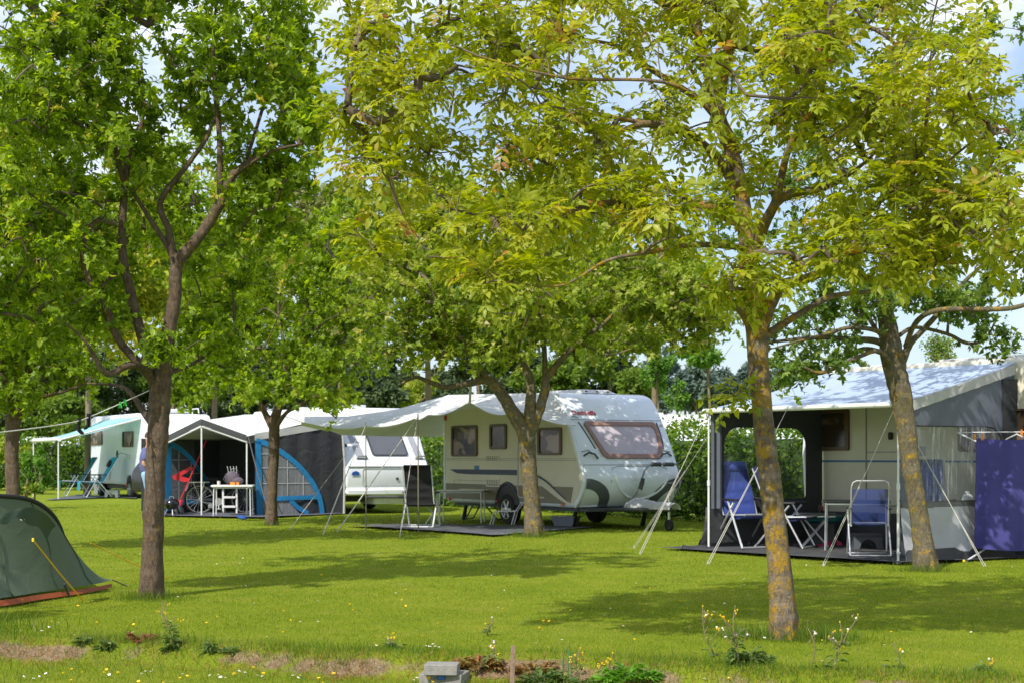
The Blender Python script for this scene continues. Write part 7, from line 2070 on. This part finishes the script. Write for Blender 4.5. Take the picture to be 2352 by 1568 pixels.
# blue chairs seen through the corner window
cx, cy = loc(660, 1176)
recliner('reclining_chair', 'blue camp chair seen through the blue-trimmed corner window', M['chair_blue'], M['black_plastic'], M['alu'], cx - .1, cy + 1.6, R(200))
def black_car():
    f = frame(-9.6, 45.2, R(-25)); root = thing('car', 'black hatchback seen through the left corner window of the porch', 'car', (-9.6, 45.2, 0))
    prof = [(-2.0, .45), (-2.05, .8), (-1.95, 1.0), (-1.5, 1.42), (-.6, 1.48), (.3, 1.42), (1.0, 1.02), (1.8, .88), (2.0, .7), (2.0, .4), (1.9, .28), (-1.9, .28)]
    body(f, prof[::-1], 1.7, 'body', M['car_paint'], root, .10)
    MB(f).poly([(-1.72, -.012, 1.05), (.75, -.012, 1.03), (.25, -.012, 1.36), (-.6, -.012, 1.41), (-1.45, -.012, 1.36)], (0, .004, 0)).build('side_window', M['glass_car'], root)
    MB(f).poly([(1.0, .2, 1.045), (1.0, 1.5, 1.045), (.36, 1.4, 1.43), (.36, .3, 1.43)], (.01, 0, .012)).build('windscreen', M['glass_car'], root)
    for y in (.22, 1.48): MB(f).ball((1.93, y, .74), (.08, .16, .07), 12).build('headlight', M['white_plastic'], root)
    for y in (.22, 1.48): MB(f).box((-1.98, y, .88), (.06, .22, .16)).build('tail_lamp', M['red_light'], root, bevel=.02)
    for x in (-1.25, 1.25): wheel(f, x, .04, .31, root); wheel(f, x, 1.66, .31, root, facing=1)
black_car()

# ---- under the aqua awning
def teal_chair(x, y, rz, lab, pad):
    px, py = loc(x, y)
    return recliner('reclining_chair', lab, pad, M['black_plastic'], M['alu'], px, py, rz, foot=pad, s=1.12, recl=.14)
teal_chair(178, 1140, R(205), 'teal reclining chair nearer the hedge under the aqua awning', M['chair_teal_d'])
c = teal_chair(224, 1143, R(205), 'bright blue reclining chair with a dark cushion in front of the motorhome', M['chair_teal'])
MB().box((0, 0, 0), (.05, .30, .20)).build('head_cushion', M['chair_black'], None).parent = c
[o for o in c.children if o.name.startswith('head_cushion')][0].location = (-.33, 0, 1.0)
[o for o in c.children if o.name.startswith('head_cushion')][0].rotation_euler = (0, R(-28), 0)
step_stool('step_stool', 'pale plastic step stool by the motorhome, right of the blue chairs', 258, 1143, M['light_plastic'], 1.05)
def plant_pot():
    x, y = loc(213, 1136); root = thing('potted_plant', 'dark potted plant between the two reclining chairs', 'plant', (x, y + .9, .0)); global RNG
    RNG = np.random.default_rng(44)
    MB().lathe([(.10, .0), (.15, .30), (.16, .32), (.13, .32)], (x, y + .9, .42), 14).build('pot', M['black_plastic'], root)
    MB().box((x, y + .9, .21), (.34, .34, .42)).build('stand', M['grey_plastic'], root, bevel=.02)
    n = 90; d = rand_dirs(n); d[:, 2] = np.abs(d[:, 2]); b = np.array([x, y + .9, .74]) + d * RNG.random((n, 1)) * .16
    V, T, a = leaf_blades(b, d, unit(rand_dirs(n)), np.full(n, .12), np.full(n, .06), RNG.random(n), .2, .3, False)
    np_mesh('leaves', V, T, M['leaf_hedge'], root, var=a)
plant_pot()
def motorhome_bikes():
    x, y = loc(246, 1138); root = thing('garden_parasol', 'folded dark parasol leaning against the motorhome side', 'parasol', (x, y + .8, 0))
    MB().tube([(x, y + .8, 0), (x + .05, y + .95, 1.35)], .015, 7).build('pole', M['alu'], root)
    MB().tube([(x + .02, y + .85, .55), (x + .035, y + .9, .9), (x + .05, y + .95, 1.3)], [.06, .09, .03], 9).build('canopy', M['chair_navy'], root)
    r2 = thing('camp_chair', 'folded grey camp chair leaning by the motorhome step', 'chair', (x - .25, y + .5, 0))
    for dx in (-.2, .2): MB().tube([(x - .25 + dx, y + .4, .02), (x - .18 + dx, y + .7, .82)], .014, 7).build('side_frame', M['alu'], r2)
    MB().surf(lambda u, v: (x - .45 + .4 * u + .06 * v, y + .42 + .26 * v, .08 + .68 * v), 6, 6).build('sling', M['chair_black'], r2)
    r3 = thing('wall_hoop', 'thin hoop propped against the motorhome wall above the chairs', 'hoop', (x - .6, y + 1.4, 0))
    c0 = FM @ Vector((-1.9, -.08, 1.1))
    MB().tube([c0 + Vector((-.45, -.1, -.5)), c0 + Vector((-.40, -.1, .1)), c0 + Vector((-.1, -.1, .38)), c0 + Vector((.25, -.05, .30)), c0 + Vector((.42, 0, -.1)), c0 + Vector((.45, 0, -.6)), c0 + Vector((.45, 0, -1.05))], .012, 6).build('tube', M['grey_plastic'], r3)
motorhome_bikes()

# ================================================================== blocks and stake on the bank
def blocks():
    f = frame(*G(1022, 1562, -.11).to_2d(), R(-8), -.115)
    s = [(-.075, .02, .035), (.085, .03, .035), (.0, -.03, .105)]
    for (x, y, z), lab, d, rz in zip(s, ('grey concrete block on the ground, left one under the top block', 'grey concrete block on the ground, right one under the top block', 'grey concrete block lying on top of two others'), ((.14, .20, .07), (.15, .22, .075), (.215, .16, .07)), (.05, -.1, .06)):
        o = MB(f @ Matrix.Rotation(rz, 4, 'Z')).box((x, y - (.12 if z > .1 else .1), z), d).build('concrete_block', M['concrete'], None, bevel=.006)
        tag(o, lab, 'block', 'concrete blocks at the bank')
    o = MB(f).box((.01, -.19, .055), (.05, .03, .03)).box((.01, -.19, .072), (.03, .02, .01)).build('valve_cap', M['blue_plastic'], None, bevel=.006)
    tag(o, 'small blue cap wedged under the top concrete block', 'cap')
    g = G(1175, 1575, -.11)
    tag(MB(Matrix.Translation((g.x, g.y, -.20)) @ Matrix.Rotation(R(2), 4, 'Y')).box((0, 0, .17), (.030, .026, .36)).build('wooden_stake', M['stake'], None, bevel=.003), 'short weathered wooden stake driven in beside the concrete blocks', 'stake')
blocks()
# ================================================================== the person behind the plum trunk
def skin_obj(name, verts, edges, radii, mat, parent, root_i=0, levels=2):
    me = bpy.data.meshes.new(name)
    L = root_loc(parent)
    me.from_pydata([Vector(v) - L for v in verts], edges, [])
    o = bpy.data.objects.new(name, me); COL.objects.link(o); o.parent = parent
    sk = o.modifiers.new('skin', 'SKIN'); sk.use_smooth_shade = True
    if not me.skin_vertices: pass
    for i, r in enumerate(radii):
        v = me.skin_vertices[0].data[i]; v.radius = r if isinstance(r, tuple) else (r, r); v.use_root = (i == root_i)
    s = o.modifiers.new('sub', 'SUBSURF'); s.levels = levels; s.render_levels = levels
    me.materials.append(mat)
    return o

def chain(V, E, Rr, start, pts):
    """append points after index start; pts: (x, y, z, r). Returns last index"""
    p = start
    for q in pts:
        V.append(q[:3]); Rr.append(q[3]); E.append((p, len(V) - 1)); p = len(V) - 1
    return p

def person():
    g = G(331, 1187)
    f = frame(g.x + .10, g.y, R(12))          # faces local +x (to the right of the picture)
    root = thing('person', 'person in a blue-grey T-shirt and pale jeans standing half hidden behind the plum trunk', 'person', (g.x + .10, g.y, 0))
    def T(q): p = f @ Vector(q[:3]); return (p.x, p.y, p.z, q[3])
    V = []; E = []; Rr = []
    p0 = T((-.02, 0, .98, .13)); V.append(p0[:3]); Rr.append(.13)
    ch = chain(V, E, Rr, 0, [T(q) for q in ((-.03, 0, 1.12, .125), (-.045, 0, 1.30, .14), (-.03, 0, 1.47, .10))])
    nk = chain(V, E, Rr, ch, [T(q) for q in ((-.01, 0, 1.56, .058), (.005, 0, 1.625, .06), (.02, 0, 1.69, .088), (.02, 0, 1.76, .100), (.01, 0, 1.83, .082))])
    chain(V, E, Rr, nk - 1, [T((.112, 0, 1.745, .018))])           # nose
    for s in (-1, 1):
        chain(V, E, Rr, nk - 1, [T((.01, s * .098, 1.75, .02))])    # ears
        sh = chain(V, E, Rr, ch, [T(q) for q in ((-.035, s * .17, 1.47, .062), (-.08, s * .215, 1.33, .05), (-.11, s * .23, 1.18, .043))])
        wr = chain(V, E, Rr, sh, [T(q) for q in ((.02, s * .20, 1.12, .040), (.14, s * .16, 1.15, .030))])
        hd = chain(V, E, Rr, wr, [T((.19, s * .145, 1.165, .033))])
        for k, (dy, ln) in enumerate(((-.030, .062), (-.010, .074), (.010, .070), (.028, .055))):
            chain(V, E, Rr, hd, [T(q) for q in ((.232, s * .145 + dy, 1.172, .0095), (.232 + ln * .5, s * .145 + dy, 1.168, .0085), (.225 + ln * .75, s * .145 + dy, 1.145, .0075))])
        chain(V, E, Rr, hd, [T(q) for q in ((.20, s * .145 - s * .035, 1.19, .011), (.235, s * .145 - s * .045, 1.20, .009))])
        hp = chain(V, E, Rr, 0, [T(q) for q in ((-.02, s * .095, .90, .092), (-.01, s * .10, .70, .075), (.0, s * .105, .50, .056), (-.015, s * .11, .30, .050), (-.02, s * .115, .10, .036))])
        chain(V, E, Rr, hp, [T(q) for q in ((.03, s * .12, .05, .036), (.12, s * .13, .035, .030))])
    skin_obj('body', V, E, Rr, M['skin'], root)
    # T-shirt
    V = []; E = []; Rr = []
    p0 = T((-.03, 0, .95, .15)); V.append(p0[:3]); Rr.append(.172)
    ch = chain(V, E, Rr, 0, [T(q) for q in ((-.035, 0, 1.12, .168), (-.05, 0, 1.30, .178), (-.035, 0, 1.46, .150), (-.015, 0, 1.545, .085))])
    for s in (-1, 1): chain(V, E, Rr, ch - 1, [T(q) for q in ((-.037, s * .165, 1.468, .104), (-.078, s * .212, 1.34, .082), (-.098, s * .227, 1.24, .076))])
    skin_obj('shirt', V, E, Rr, M['shirt'], root)
    V = []; E = []; Rr = []
    p0 = T((-.03, 0, .98, .15)); V.append(p0[:3]); Rr.append(.152)
    chain(V, E, Rr, 0, [T((-.03, 0, 1.07, .146))])
    for s in (-1, 1): chain(V, E, Rr, 0, [T(q) for q in ((-.035, s * .095, .88, .112), (-.015, s * .10, .70, .088), (.0, s * .105, .50, .070), (-.012, s * .11, .30, .064), (-.015, s * .115, .09, .058))])
    skin_obj('jeans', V, E, Rr, M['jeans'], root)
    for s in (-1, 1):
        MB(f).surf(lambda u, v: (-.09 + .29 * u, s * .12 + .052 * math.cos(PI * v) * (.85 + .25 * math.sin(PI * u)), .0 + (.075 - .035 * u) * math.sin(PI * v)), 12, 10).build('shoe', M['shoe'], root)
        e = f @ Vector((.108, s * .034, 1.765)); MB().ball(e, .011, 8).build('eye', M['dark_grey'], root)
    def hair(u, v):
        a = u * 2 * PI; t = v * 1.75
        x = -.005 - .106 * math.cos(a) * math.sin(t); y = .107 * math.sin(a) * math.sin(t)
        front = max(0, -math.cos(a)); z = 1.80 + .118 * math.cos(t) + .07 * front * (math.sin(t) if t > 1 else 0)
        return (x + .02, y, z)
    MB(f).surf(hair, 20, 10).build('hair', M['hair'], root)
    MB(f).tube([(.112, -.03, 1.70), (.118, 0, 1.698), (.112, .03, 1.70)], .005, 6).build('mouth', M['pink'], root)
person()
